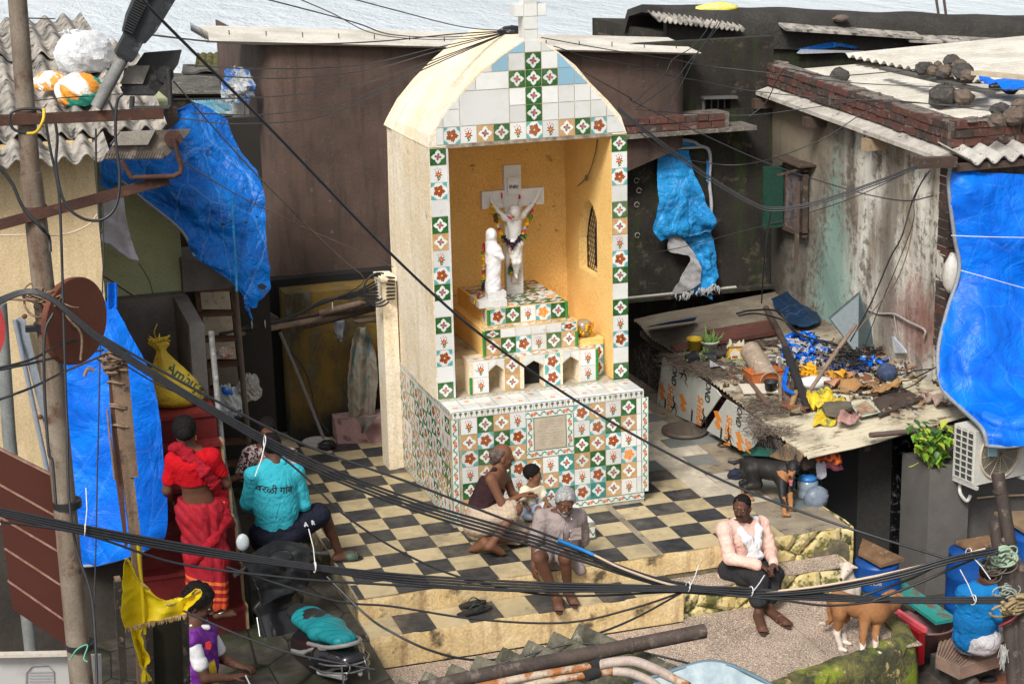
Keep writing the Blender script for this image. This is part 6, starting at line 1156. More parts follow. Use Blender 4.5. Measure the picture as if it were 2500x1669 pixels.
m_=M();P=[PZ('q6',a,b_,-.58)for a,b_ in((915,720),(1010,690),(1330,880),(1240,905))];m_.prism(P,(0,0,.02));obj('dark_plank',m_,WOODD,'dark brown plank beneath the teal board','plank')
STN=pm('pink_ribbed_stone',(.28,.185,.14),(.20,.135,.105),5,.8,.4,40,(.08,.065,.05),7);sl_=thing('stone_bench','ribbed pinkish stone slab that the man in blue sits on','slab',PZ('q6',1740,1380,-.9));c4=[Vector(PZ('q6',a,b_,-.70))for a,b_ in((1440,1300),(1500,1040),(2080,1060),(2040,1290),(1660,1410))]
m_=M();m_.prism([p-Vector((0,0,.01))for p in c4],(0,0,-.11));
for k in range(11):f=(k+.5)/11;m_.tube([c4[0].lerp(c4[4],f)-Vector((0,0,.004)),c4[1].lerp(c4[2],f*.95)-Vector((0,0,.004))],.011,5)
mk('slab',m_,STN,sl_);m_=M();m_.box(c4[0].x+.1,c4[2].x-.05,c4[0].y+.0,c4[0].y+.25,-1,-.81);mk('support',m_,CONC,sl_)
m_=M();a_,b_=Vector(PZ('q6',1475,1400,-.93)),Vector(PZ('q6',1800,1580,-.93));m_.tube([a_,a_.lerp(b_,.1),a_.lerp(b_,.9),b_],[.03,.065,.07,.05],12);obj('stone_roller',m_,flat('grey_stone',(.07,.062,.052),.7,bump=.4),'long grey stone roller lying in front of the stone slab','stone')
m_=M();m_.slab([[(x,y,-.995+fold((x,y,0),5)*.004)for x in np.linspace(4.5,6.4,10)]for y in np.linspace(-5.5,-3.2,10)],-.01);mk('pavement',m_,pm('red_oxide_floor',(.22,.07,.045),(.15,.065,.045),3,.5,.3,20,(.05,.04,.03),5),kind='structure')
m_=M();m_.ball(PZ('q6',1930,1520,-.97),.05,10,7,0,(1.4,1,.4),lump=.2);obj('black_rag',m_,flat('black_rag',(.01,.01,.012)),'small black rag on the red floor','rag')
STONE=[pm('dark_basalt',(.075,.068,.062),(.05,.045,.042),6,.95,.8,16,(.16,.14,.12),10,bd=.04),pm('brown_stone',(.16,.12,.095),(.10,.08,.065),6,.95,.8,16,bd=.04)]
def rock(k,a,b_,r_,z,lab,i=0,sc_=(1,1,.8)):
 c0=PZ(k,a,b_,z);r_*=.72;m_=M();m_.ball(c0,r_,9,6,0,sc_,Matrix.Rotation(rnd.random()*6,3,'Z'),lump=.16);return obj('stone',m_,STONE[i],lab,'stone','stones on the right hand roofs')
rock('r8',1236,460,.17,3.42,'single dark angular stone near the top edge of the white sheet roof');rock('r8',1862,580,.24,3.42,'large dark stone on the overlap of the two white roof sheets',0,(1.3,.8,.8));rock('r8',1985,585,.16,3.42,'smaller brown stone touching the large dark stone on the roof',1)
for i,(a,b_,r_)in enumerate(((1740,415,.13),(1800,430,.10),(1915,375,.15),(1870,430,.12),(1980,435,.17),(1960,395,.12),(1775,400,.08),(2010,460,.12),(1840,455,.08),(1830,390,.07))):rock('r8',a,b_,r_,3.62,'one of the stones in the grey heap between the two roof sheets',i%2)
for a,b_,r_,i,lab in((2205,665,.14,0,'black stone behind the brown ones at the brick corner'),(2185,735,.13,1,'pinkish brown stone nearest the brick corner'),(2300,700,.17,1,'big brown stone at the right edge above the bricks'),(2320,640,.13,1,'reddish brick lump at the far right edge of the roof'),(2270,530,.13,0,'dark stone beside the blue sheet at the right edge')):rock('r8',a,b_,r_,3.42,lab,i)
m_=patch([[Vector(PY('r8',a,b_,4.6))for a,b_ in r_]for r_ in([(2000,365),(2150,345),(2400,330)],[(2020,400),(2170,400),(2400,390)],[(2050,440),(2200,440),(2400,450)])],26,30,.05,5,.01);obj('tarpaulin',m_,BLUE,'upper blue tarpaulin behind the stone heap at the right edge','tarpaulin')
m_=patch([[Vector(PZ('r8',a,b_,3.5))for a,b_ in r_]for r_ in([(2060,460),(2200,480),(2420,490)],[(2100,500),(2250,520),(2420,550)])],20,30,.04,5,.01);obj('tarpaulin',m_,BLUE,'lower blue tarpaulin under the pale plank at the right edge','tarpaulin')
m_=M();m_.beam(PZ('r8',2050,440,3.68),PZ('r8',2420,475,3.68),.12,.04);obj('plank',m_,pm('pale_plank',(.5,.42,.3),None,8),'pale plank resting on the blue sheet at the right edge','plank')
m_=M();m_.beam(PZ('r8',1500,412,3.50),PZ('r8',2150,560,3.50),.12,.03);obj('ridge_strip',m_,flat('dark_flashing',(.09,.085,.075)),'dark flashing strip between the two white roof sheets','flashing')
m_=M();m_.slab([[PZ('r8',1775+i*90,515+j*25+i*1,3.47)for i in range(5)]for j in range(2)],.02);obj('asbestos_piece',m_,WSHEET,'short piece of cream sheet lying beneath the large dark stone','roof sheet')
for a,b_,c0,d0,lab in((1815,-30,1838,118,'left bare mast standing behind the black parapet'),(1862,-30,1882,120,'right mast with faded cloth behind the black parapet')):m_=M();m_.tube([PY('r8',a,b_,8),PY('r8',c0,d0,8)],.02,6);obj('mast',m_,flat('mast_wood',(.10,.07,.06)),lab,'mast')
m_=M();m_.ball(PY('r8',490,55,5.85),.12,22,12,0,(2.6,1,.65),lump=.1);obj('yellow_bag',m_,pm('pale_yellow_plastic',(.62,.60,.28),(.72,.62,.08),7,.4,.6,20),'pale yellow plastic bundle on the corner of the black parapet','bag')
m_=M();m_.ball(PY('r8',1245,112,5.55),.08,12,8,0,(1.4,1,.6),lump=.12);obj('rubble',m_,STONE[1],'grey lump sitting on the black parapet','stone')
def Jn(d):
 out={}
 for k,v in d.items():
  if len(v)==4 and isinstance(v[0],str):out[k]=Vector(PY(*v))
  elif len(v)==5:out[k]=Vector(PZ(*v[:4]))
  else:out[k]=Vector(v)
 return out
JA=dict(head=('q4',1100,580,-1.90),neck=('q4',1085,675,-1.80),chest=('q4',1065,780,-1.78),pelvis=('q4',1030,1000,-1.66),shR=('q4',912,705,-1.76),elR=('q4',858,890,-1.80),wrR=('q4',845,1110,-1.90),shL=('q4',1210,705,-1.74),elL=('q4',1240,900,-1.60),wrL=('q4',1215,1010,-1.45),hipR=('q4',970,1020,-1.70),knR=('q4',885,1035,-2.10),anR=('q4',1035,1375,-2.06),toR=('q4',1055,1462,-.158,'z'),hipL=('q4',1090,1020,-1.70),knL=('q4',1100,1040,-2.05),anL=('q4',1125,1330,-1.93),toL=('q4',1180,1410,-.158,'z'))
JB=dict(head=('q5',335,480,-2.00),neck=('q5',362,580,-1.93),chest=('q5',345,690,-1.93),pelvis=('q5',320,925,-1.86),shR=('q5',205,640,-1.97),elR=('q5',245,850,-2.08),wrR=('q5',462,905,-2.30),shL=('q5',470,600,-1.86),elL=('q5',540,800,-2.0),wrL=('q5',570,888,-2.30),hipR=('q5',270,950,-1.93),knR=('q5',460,1000,-2.30),anR=('q5',455,1275,-2.42),toR=('q5',495,1388,-.447,'z'),hipL=('q5',400,910,-1.90),knL=('q5',570,970,-2.22),anL=('q5',535,1235,-2.32),toL=('q5',680,1338,-.447,'z'))
JC=dict(head=('q4',592,215,-1.02),neck=('q4',560,320,-1.02),chest=('q4',500,450,-1.02),pelvis=('q4',400,745,-1.05),shR=('q4',495,400,-1.18),elR=('q4',590,605,-1.26),wrR=('q4',715,545,-1.22),shL=('q4',615,385,-.86),elL=('q4',670,520,-.92),wrL=('q4',740,530,-1.05),hipR=('q4',420,745,-1.14),knR=('q4',705,640,-1.30),anR=('q4',500,925,-1.36),toR=('q4',610,1000,.02,'z'),hipL=('q4',440,770,-.98),knL=('q4',780,850,-1.18),anL=('q4',440,905,-1.28),toL=('q4',335,965,.03,'z'))
JD=dict(head=('q4',838,365,-.98),neck=('q4',835,445,-.98),chest=('q4',835,500,-.98),pelvis=('q4',835,655,-.96),shR=('q4',775,485,-1.04),elR=('q4',745,560,-1.08),wrR=('q4',770,600,-1.14),shL=('q4',890,475,-.95),elL=('q4',930,540,-1.03),wrL=('q4',955,590,-1.12),hipR=('q4',810,665,-1.0),knR=('q4',880,640,-1.16),anR=('q4',870,690,-1.26),toR=('q4',890,720,-1.30),hipL=('q4',860,655,-.96),knL=('q4',945,620,-1.10),anL=('q4',950,690,-1.20),toL=('q4',975,710,-1.24))
JE=dict(head=('q8',665,215,-1.10),neck=('q8',685,300,-1.14),chest=('q8',690,420,-1.16),pelvis=('q8',690,690,-1.10),shL=('q8',560,375,-1.16),elL=('q8',525,530,-1.08),wrL=('q8',600,590,-.88),shR=('q8',800,360,-1.14),elR=('q8',845,540,-1.10),wrR=('q8',760,590,-.88),hipR=('q8',745,700,-1.12),knR=('q8',960,585,-1.05),anR=('q8',1055,830,-.93),toR=('q8',1165,830,.045,'z'),hipL=('q8',635,720,-1.12),knL=('q8',672,880,-1.0),anL=('q8',690,1055,-.92),toL=('q8',720,1080,-.98))
JF=dict(head=('q8',640,120,-.10),neck=('q8',640,205,-.06),chest=('q8',655,300,-.04),pelvis=('q8',690,520,-.02),shL=('q8',765,260,-.02),elL=('q8',815,390,-.06),wrL=('q8',790,520,-.1),shR=('q8',545,245,-.1),elR=('q8',490,375,-.16),wrR=('q8',430,400,-.3),hipR=('q8',665,530,-.0),knR=('q8',700,780,.0),anR=('q8',700,950,.1),toR=('q8',690,1005,-.02),hipL=('q8',730,530,-.0),knL=('q8',772,775,.02),anL=('q8',805,955,-.54,'z'),toL=('q8',830,1010,-.58,'z'))
JG=dict(head=('l',130,10,-1.72),neck=('l',150,105,-1.74),chest=('l',185,220,-1.76),pelvis=('l',225,480,-1.70),shL=('l',65,185,-1.72),elL=('l',20,370,-1.70),wrL=('l',40,480,-1.5),shR=('l',295,165,-1.76),elR=('l',385,330,-1.72),wrR=('l',350,385,-1.5),hipL=('l',180,500,-1.70),knL=('l',200,760,-1.66),anL=('l',200,1000,-1.6),toL=('l',220,1040,-1.55),hipR=('l',270,490,-1.70),knR=('l',320,780,-1.75),anR=('l',350,1115,-1.80),toR=('l',445,1130,.02,'z'))
JH=dict(head=('l',215,1070,-2.95),neck=('l',190,1190,-2.98),chest=('l',215,1320,-3.0),pelvis=('l',230,1600,-3.0),shR=('l',170,1290,-3.12),elR=('l',255,1530,-3.2),wrR=('l',420,1530,-3.2),shL=('l',280,1250,-2.85),elL=('l',365,1410,-2.9),wrL=('l',455,1455,-3.1),hipR=('l',220,1640,-3.1),knR=('l',420,1660,-3.3),anR=('l',420,1900,-3.2),toR=('l',480,1900,-3.2),hipL=('l',260,1640,-2.9),knL=('l',460,1650,-3.0),anL=('l',460,1900,-3.0),toL=('l',500,1900,-3.0))
JI=dict(head=('q6',1925,560,-3.55),neck=('q6',1880,660,-3.50),chest=('q6',1840,800,-3.48),pelvis=('q6',1790,1130,-3.40),shL=('q6',1705,740,-3.45),elL=('q6',1700,900,-3.3),wrL=('q6',1780,980,-3.1),shR=('q6',1975,730,-3.60),elR=('q6',2045,960,-3.66),wrR=('q6',2110,1040,-3.5),hipR=('q6',1880,1160,-3.48),knR=('q6',2040,1080,-3.2),anR=('q6',2000,1380,-3.2),toR=('q6',2040,1420,-3.1),hipL=('q6',1740,1150,-3.30),knL=('q6',1900,1030,-2.98),anL=('q6',1930,1300,-3.0),toL=('q6',1990,1330,-2.9))
# ================================================================ PEOPLE AND DOGS: one continuous surface each, from blended tapered limbs
def nets(D,o,h):
 """surface nets of the field D (negative inside)"""
 S=D<0;nx,ny,nz=D.shape
 c=np.zeros((nx-1,ny-1,nz-1),np.int8)
 for dx in(0,1):
  for dy in(0,1):
   for dz in(0,1):c+=S[dx:nx-1+dx,dy:ny-1+dy,dz:nz-1+dz]
 act=(c>0)&(c<8);I=np.argwhere(act)
 if not len(I):return[],[]
 idx=-np.ones(act.shape,int);idx[act]=np.arange(len(I));acc=np.zeros((len(I),3));cnt=np.zeros(len(I))
 C8=[(dx,dy,dz)for dx in(0,1)for dy in(0,1)for dz in(0,1)]
 for a in C8:
  for b_ in C8:
   if sum(b_)==sum(a)+1 and all(q>=p for p,q in zip(a,b_)):
    da=D[I[:,0]+a[0],I[:,1]+a[1],I[:,2]+a[2]];db=D[I[:,0]+b_[0],I[:,1]+b_[1],I[:,2]+b_[2]]
    k=(da<0)!=(db<0);t=da[k]/(da[k]-db[k]);acc[k]+=np.array(a)+(np.array(b_)-np.array(a))*t[:,None];cnt[k]+=1
 V=(I+acc/cnt[:,None])*h+o;F=[]
 for ax in range(3):
  u,v=[(1,2),(2,0),(0,1)][ax];sl0=[slice(1,-1)]*3;sl1=[slice(1,-1)]*3;sl0[ax]=slice(0,D.shape[ax]-1);sl1[ax]=slice(1,D.shape[ax])
  A,B=S[tuple(sl0)],S[tuple(sl1)];E_=np.argwhere(A!=B);
  if not len(E_):continue
  flip=A[E_[:,0],E_[:,1],E_[:,2]];P=E_.copy();
  for q in range(3):
   if q!=ax:P[:,q]+=1
  def at(du,dv):Q=P.copy();Q[:,u]-=du;Q[:,v]-=dv;return idx[Q[:,0],Q[:,1],Q[:,2]]
  q=np.stack([at(1,1),at(0,1),at(0,0),at(1,0)],1);q[~flip]=q[~flip][:,::-1];F.append(q)
 return V,np.concatenate(F)
class SD:
 def __init__(s):s.p=[]
 def cap(s,a,b,ra,rb=None,k=.02,f=1.,ax=None,sub=False):s.p.append(('c',np.array(a,float),np.array(b,float),ra,ra if rb is None else rb,k,f,ax,sub));return s
 def ell(s,c,R,k=.015,rot=None,sub=False):s.p.append(('e',np.array(c,float),np.array(R,float),rot,0,k,1,None,sub));return s
 def cut(s,p,n):s.p.append(('x',np.array(p,float),np.array(n,float)/np.linalg.norm(n),0,0,0,1,None,False));return s
 def disp(s,fn):s.fn=fn;return s
 def bounds(s):
  lo,hi=np.full(3,1e9),np.full(3,-1e9)
  for q in s.p:
   if q[0]=='c' and not q[8]:r=max(q[3],q[4])*q[6]+.03;lo=np.minimum(lo,np.minimum(q[1],q[2])-r);hi=np.maximum(hi,np.maximum(q[1],q[2])+r)
   if q[0]=='e' and not q[8]:r=q[2].max()+.02;lo=np.minimum(lo,q[1]-r);hi=np.maximum(hi,q[1]+r)
  return lo,hi
 def mesh(s,h=.012,m_=None,mi=0):
  lo,hi=s.bounds();lo-=2*h;n=np.ceil((hi-lo)/h).astype(int)+3;D=np.full(n,.2);ax=[lo[i]+np.arange(n[i])*h for i in range(3)]
  for q in s.p:
   if q[0]=='x':
    X_,Y_,Z_=np.meshgrid(*ax,indexing='ij',sparse=True);d=(X_-q[1][0])*q[2][0]+(Y_-q[1][1])*q[2][1]+(Z_-q[1][2])*q[2][2];D=np.maximum(D,d);continue
   if q[0]=='c':r=max(q[3],q[4])*q[6]+.06;a0,a1=np.minimum(q[1],q[2])-r,np.maximum(q[1],q[2])+r
   else:r=q[2].max()+.06;a0,a1=q[1]-r,q[1]+r
   i0=np.clip(((a0-lo)/h).astype(int),0,n);i1=np.clip(((a1-lo)/h).astype(int)+2,0,n)
   if(i1<=i0).any():continue
   sl=tuple(slice(i0[i],i1[i])for i in range(3));X_,Y_,Z_=np.meshgrid(*[ax[i][sl[i]]for i in range(3)],indexing='ij')
   P=np.stack([X_,Y_,Z_],-1)
   if q[0]=='c':
    ab=q[2]-q[1];pa=P-q[1];t=np.clip((pa@ab)/max(ab@ab,1e-9),0,1);v=pa-t[...,None]*ab
    if q[7]is not None:
     w_=np.array(q[7],float)/np.linalg.norm(q[7]);c=v@w_;v=v-w_*(c*(1-1/q[6]))[...,None]
    d=np.linalg.norm(v,axis=-1)-(q[3]+(q[4]-q[3])*t)
   else:
    v=P-q[1]
    if q[3]is not None:v=v@np.array(q[3])
    k0=np.linalg.norm(v/q[2],axis=-1);k1=np.linalg.norm(v/(q[2]**2),axis=-1);d=k0*(k0-1)/np.maximum(k1,1e-6)
   E_=D[sl]
   if q[8]:D[sl]=np.maximum(E_,-d);continue
   k=q[5];hh=np.clip(.5+.5*(E_-d)/k,0,1);D[sl]=E_*(1-hh)+d*hh-k*hh*(1-hh)
  if getattr(s,'fn',None):
   band=np.argwhere(np.abs(D)<.04);P=band*h+lo;D[tuple(band.T)]+=s.fn(P)
  V,F=nets(D,lo,h)
  if m_ is None:m_=M()
  if len(V):m_.add(V,F.tolist(),mi,True)
  return m_
def fnoise(amp,fr,seed=0,ridge=False,an=(1,1,1)):
 r=np.random.RandomState(seed);W=r.randn(7,3)*np.array(an);W/=np.linalg.norm(W,axis=1,keepdims=True);W*=np.array(an);ph=r.rand(7)*6.28;sc=np.linspace(.7,2.2,7)
 W2=r.randn(3,3);p2_=r.rand(3)*6.28
 def f(P):
  s_=0;md=.55+.45*np.sin(P@W2[2]*fr*.31+p2_[0]);P=P+np.sin(P@W2.T*fr*.35+p2_)*(.9/fr)
  for i in range(7):
   q=np.sin(P@W[i]*fr*sc[i]+ph[i]);s_=s_+(1-2*np.abs(q)if ridge else q)/(.6+.5*i)
  return s_*amp*.5*md
 return f
def vn(v):v=np.array(v,float);return v/max(np.linalg.norm(v),1e-9)
def handp(S,wr,d,pn,side,s_=1.,curl=.5,k=.006):
 """palm with five separate bent fingers. d: direction of the hand, pn: palm normal, side: +1 thumb towards cross(d,pn)"""
 d=vn(d);pn=np.array(pn,float);pn=vn(pn-d*(pn@d));x=np.cross(d,pn)*side;wr=np.array(wr,float)
 S.ell(wr+d*.048*s_,np.array([.050,.038,.017])*s_,.012,np.stack([d,x,pn],1));S.cap(wr-d*.01,wr+d*.03*s_,.022*s_,.022*s_,.012)
 for i,L_ in enumerate((.068,.078,.072,.056)):
  b0=wr+d*.082*s_+x*(.027-.018*i)*s_;dd=vn(d+x*(.10-.07*i));p=b0;a=curl*(.7+.15*i)
  for j,f in enumerate((.45,.32,.23)):
   dd2=vn(dd*math.cos(a*(j+.6))+pn*math.sin(a*(j+.6)));q=p+dd2*L_*f*s_;S.cap(p,q,(.0092-.0009*j)*s_,(.0085-.0009*j)*s_,k);p=q
 b0=wr+d*.028*s_+x*.030*s_;t1=b0+vn(d*.6+x*.8+pn*.3)*.036*s_;t2=t1+vn(d*.9+x*.25+pn*.5)*.030*s_;S.cap(b0,t1,.012*s_,.0105*s_,k);S.cap(t1,t2,.0105*s_,.009*s_,k)
def footp(S,an,to,s_=1.,k=.012,toes=True):
 an,to=np.array(an,float),np.array(to,float);d=vn(to-an);d2=vn([d[0],d[1],d[2]*.6]);x=vn(np.cross(d2,[0,0,1]));he=an-d2*.035*s_+np.array([0,0,-.035*s_]);he[2]=max(he[2],to[2]-.005)if abs(to[2]-an[2])<.2 else he[2]
 ba=to-d2*.045*s_;S.cap(he,ba,.030*s_,.030*s_,.02*s_,1.35,x);S.cap(an,ba,.036*s_,.024*s_,.03*s_);S.cap(an,he,.034*s_,.030*s_,.02*s_)
 for i in range(5):o_=x*(-.032+.016*i)*s_;S.cap(ba+o_,to+o_*1.05-d2*(.004*abs(i-1.2)),(.014-.0012*i)*s_,(.0125-.001*i)*s_,.005)
def headp(S,c,f,u,s_=1.,mouth=0):
 f=vn(f);u=np.array(u,float);u=vn(u-f*(u@f));x=np.cross(f,u);B=np.stack([x,f,u],1);c=np.array(c,float);P=lambda a,b,e:c+(x*a+f*b+u*e)*s_
 S.ell(P(0,-.012,.035),np.array([.075,.092,.085])*s_,.02,B);S.ell(P(0,.022,-.03),np.array([.058,.066,.078])*s_,.025,B);S.cap(P(0,.045,-.085),P(0,.058,-.088),.022*s_,.020*s_,.02)
 S.cap(P(-.05,.0,-.05),P(0,.05,-.085),.022*s_,.020*s_,.02);S.cap(P(.05,.0,-.05),P(0,.05,-.085),.022*s_,.020*s_,.02)
 S.cap(P(-.035,.074,.028),P(.035,.074,.028),.011*s_,.011*s_,.014);S.cap(P(0,.082,.012),P(0,.104,-.024),.008*s_,.013*s_,.008);S.cap(P(-.013,.094,-.028),P(.013,.094,-.028),.0085*s_,.0085*s_,.006)
 S.cap(P(-.018,.085,-.054),P(.018,.085,-.054),.0075*s_,.0075*s_,.007);S.cap(P(-.015,.082,-.066),P(.015,.082,-.066),.0075*s_,.0075*s_,.007)
 for sg in(-1,1):S.ell(P(.034*sg,.052,-.03),np.array([.018,.020,.018])*s_,.016,B);S.ell(P(.032*sg,.092,.008),np.array([.014,.016,.009])*s_,.004,B,sub=True);S.ell(P(.075*sg,-.008,-.008),np.array([.010,.020,.030])*s_,.008,B)
 return P,B
def eyes(P,parent,s_=1.):
 for sg in(-1,1):
  m_=M();m_.ball(P(.031*sg,.0765,.008),.0098*s_,10,8,sc=(1.1,1,.7));m_.ball(P(.031*sg,.0815,.008),.0062*s_,8,6,1);mk('eye',m_,[EYEW,EYEB],parent)
EYEW=flat('eye_white',(.28,.23,.20),.3);EYEB=flat('eye_dark',(.01,.008,.008),.2)
def skin(name,c):
 m=Mt(name,.6,.22);cc=m.mix(m.step(m.noise(9,4,.6),.35,.65),c,tuple(q*.72 for q in c));m.col(cc).bump(m.noise(90,3),.12,.003);return m.mat
SK1=skin('brown_skin',(.19,.085,.048));SK2=skin('dark_brown_skin',(.135,.060,.036));SK3=skin('deep_brown_skin',(.10,.046,.030));SK4=skin('child_skin',(.21,.10,.055));SOLE=skin('sole_skin',(.33,.18,.12))
def bonep(S,J,w_=1.,arms='RL',legs='RL',hands=None,feet='RL',bulk=1.,armr=1.,skip_torso=False,headdir=None,headup=(0,0,1),hs=1.):
 if not skip_torso:
  ac=vn(J['shL']-J['shR']);S.cap(J['shR']*.85+J['shL']*.15,J['shL']*.85+J['shR']*.15,.062*w_,.062*w_,.04);S.cap(J['chest'],J['chest']*.7+J['pelvis']*.3,.112*w_,.115*w_*bulk,.05,1.28,ac);S.cap(J['chest']*.5+J['pelvis']*.5,J['pelvis'],.112*w_*bulk,.125*w_,.05,1.2,ac);S.cap(J['neck'],J['chest'],.055*w_,.09*w_,.05);S.cap(J['neck']*.6+J['shR']*.4,J['neck']*.6+J['shL']*.4,.05*w_,.05*w_,.05);S.cap(J['hipR'],J['hipL'],.105*w_,.105*w_,.04)
  hd=J['head']*.75+J['neck']*.25;S.cap(J['neck'],hd,.054*w_,.05*w_,.03)
 for s_ in arms:S.cap(J['sh'+s_],J['el'+s_],.050*w_*armr,.038*w_*armr,.025);S.cap(J['el'+s_],J['wr'+s_],.039*w_*armr,.025*w_,.015)
 for s_ in legs:S.cap(J['hip'+s_],J['kn'+s_],.088*w_,.056*w_,.03);m1=J['kn'+s_]*.7+J['an'+s_]*.3;bk=vn(J['kn'+s_]-J['hip'+s_]);S.cap(J['kn'+s_],J['an'+s_],.053*w_,.032*w_,.02);S.cap(J['kn'+s_]*.8+J['an'+s_]*.2-bk*.012,J['kn'+s_]*.5+J['an'+s_]*.5-bk*.01,.042*w_,.036*w_,.02)
 for s_ in feet:footp(S,J['an'+s_],J['to'+s_],hs)
 return S
def NJ(J):return{k:np.array(v)for k,v in J.items()}
def person(label,J,sk,loc=None,group=None,name='person'):
 t=thing(name,label,'person',tuple(loc if loc is not None else(J['pelvis'][0],J['pelvis'][1],min(J['toR'][2],J['toL'][2]))));return t
def hairp(P,B,s_=1.,amp=.003,back=.0,front=.055,R=(.084,.100,.094),side=-.02,extra=None,seed=1,top=.035):
 S=SD();S.ell(P(0,-.016,top),np.array(R)*s_,.01,B)
 if extra:extra(S)
 f,u=B[:,1],B[:,2];S.cut(P(0,front,.055),f*.9-u*.55);S.cut(P(0,.0,side),f*.75-u*.66);S.disp(fnoise(amp,90/s_,seed,True));return S
CL={}
def cloth(name,a,b_=None,sc=5,fine=0,rough=.85,bump=.35):
 m=Mt(name,rough,.12);b_=b_ or tuple(q*.85 for q in a);w1=m.noise(7,3,.5,m.pos((1,1,.7)),1.6);w2=m.vor(9,feat='DISTANCE_TO_EDGE');c=m.mix(m.step(m.noise(sc,5,.6),.4,.6),a,b_);c=m.mix(m.step(m.noise(160,2,.6),.5,.7)*.18,c,tuple(q*.5 for q in a));m.col(c)
 m.bump((w1*17).sin()*.5+m.noise(40,3)*.2,.5,.012);return m.mat
def strap(S,an,to,s_=1.):pass
def sandal(J,s_,t,mt,mt2,sc=1.):
 an,to=J['an'+s_],J['to'+s_];d=vn([to[0]-an[0],to[1]-an[1],0]);x=vn(np.cross(d,[0,0,1]));z=to[2]-.024;he=an-d*.05*sc;L_=np.linalg.norm((to-an)[:2])+.07*sc
 m_=M();out=[]
 for i in range(25):
  q=i/24*2*math.pi;a=math.cos(q);b_=math.sin(q);w_=.040*(1+.15*a)*sc;out.append((he+d*(L_*.5+a*L_*.54))+x*b_*w_)
 P=[(p[0],p[1],z-.012)for p in out[:-1]];m_.prism(P,(0,0,.018));mk('sandal_sole',m_,mt,t)
 for f in(.62,.80):
  m_=M();c0=he+d*L_*f;m_.tube(cr([(c0[0]+x[0]*-.042*sc,c0[1]+x[1]*-.042*sc,z+.005),(c0[0]+x[0]*-.02*sc,c0[1]-.0+x[1]*-.02*sc,z+.055*sc*(1.15-f*.5)),(c0[0]+x[0]*.02*sc,c0[1]+x[1]*.02*sc,z+.055*sc*(1.15-f*.5)),(c0[0]+x[0]*.042*sc,c0[1]+x[1]*.042*sc,z+.005)],4),.009*sc,6);mk('sandal_strap',m_,mt2,t)
def mkbody(t,S,h=.011):pass
def build_person(lab,Jd,sk,hf,hu=(0,0,1),w_=1.,hands={},hs=1.,bulk=1.,head_s=1.,armr=1.,fe='RL',skip=False,hv=.006,loc=None):
 J=NJ(Jn(Jd));t=person(lab,J,sk,loc);S=SD();bonep(S,J,w_,hs=hs,bulk=bulk,feet='',armr=armr);P,B=headp(S,J['head'],hf,hu,head_s);m_=S.mesh(.011)
 H=SD();headp(H,J['head'],hf,hu,head_s);H.mesh(hv,m_)if 0 else None
 S2=SD()
 for s_ in fe:footp(S2,J['an'+s_],J['to'+s_],hs);S2.cap(J['kn'+s_]*.25+J['an'+s_]*.75,J['an'+s_],.036*w_,.032*w_,.02)
 if fe:S2.mesh(.0062,m_)
 for s_,(d,pn,side,curl)in hands.items():
  S3=SD();S3.cap(J['el'+s_]*.2+J['wr'+s_]*.8,J['wr'+s_],.029*w_,.024*w_,.01);handp(S3,J['wr'+s_],d,pn,side,hs,curl);S3.mesh(.0052,m_)
 S4=SD();headp(S4,J['head'],hf,hu,head_s);S4.cap(J['head']-np.array(vn(hu))*.06,J['neck'],.05*w_,.053*w_,.02)
 mf=S4.mesh(.0055);m_=join(m_,mf)
 mk('body',m_,sk,t);eyes(P,t,head_s);return t,J,P,B
CHEST=lambda J:J['chest']*.55+J['neck']*.45
def shirt(J,t,mt,w_=1.,sleeves='RL',full=False,hem=None,amp=.005,grow=.016,name='shirt',bulk=1.,seed=3,sl=.85,extra=None,cuts=(),h=.0095,neckcut=.02,nf=(0,-.4,1)):
 S=SD();ac=vn(J['shL']-J['shR']);g=grow;S.cap(J['shR'],J['shL'],.058*w_+g,.058*w_+g,.03);S.cap(J['chest'],J['chest']*.6+J['pelvis']*.4,.108*w_+g,.112*w_*bulk+g,.05,1.32,ac);S.cap(J['chest']*.4+J['pelvis']*.6,J['pelvis']if hem is None else hem,.112*w_*bulk+g,.125*w_+g,.05,1.25,ac);S.cap(J['neck']*.6+J['shR']*.4,J['neck']*.6+J['shL']*.4,.05*w_+g*.7,.05*w_+g*.7,.05);S.cap(J['neck']*.9+J['chest']*.1,J['chest'],.058*w_,.09*w_+g,.04)
 S.cut(J['neck']+vn(J['neck']-J['chest'])*neckcut,vn(J['neck']-J['chest'])*1+np.array(nf)*.25)
 for s_ in sleeves:
  if full:S.cap(J['sh'+s_],J['el'+s_],.052*w_+g,.042*w_+g,.025);S.cap(J['el'+s_],J['el'+s_]*(1-.93)+J['wr'+s_]*.93,.042*w_+g,.030*w_+g*.7,.02)
  else:S.cap(J['sh'+s_],J['sh'+s_]*(1-sl)+J['el'+s_]*sl,.052*w_+g,.054*w_+g,.025)
 for p,n in cuts:S.cut(p,n)
 if extra:extra(S)
 f1_,f2_=fnoise(amp,24,seed,True,(1,1,.7)),fnoise(amp*.3,62,seed+1,True);S.disp(lambda Pp:f1_(Pp)+f2_(Pp));return mk(name,S.mesh(h),mt,t)
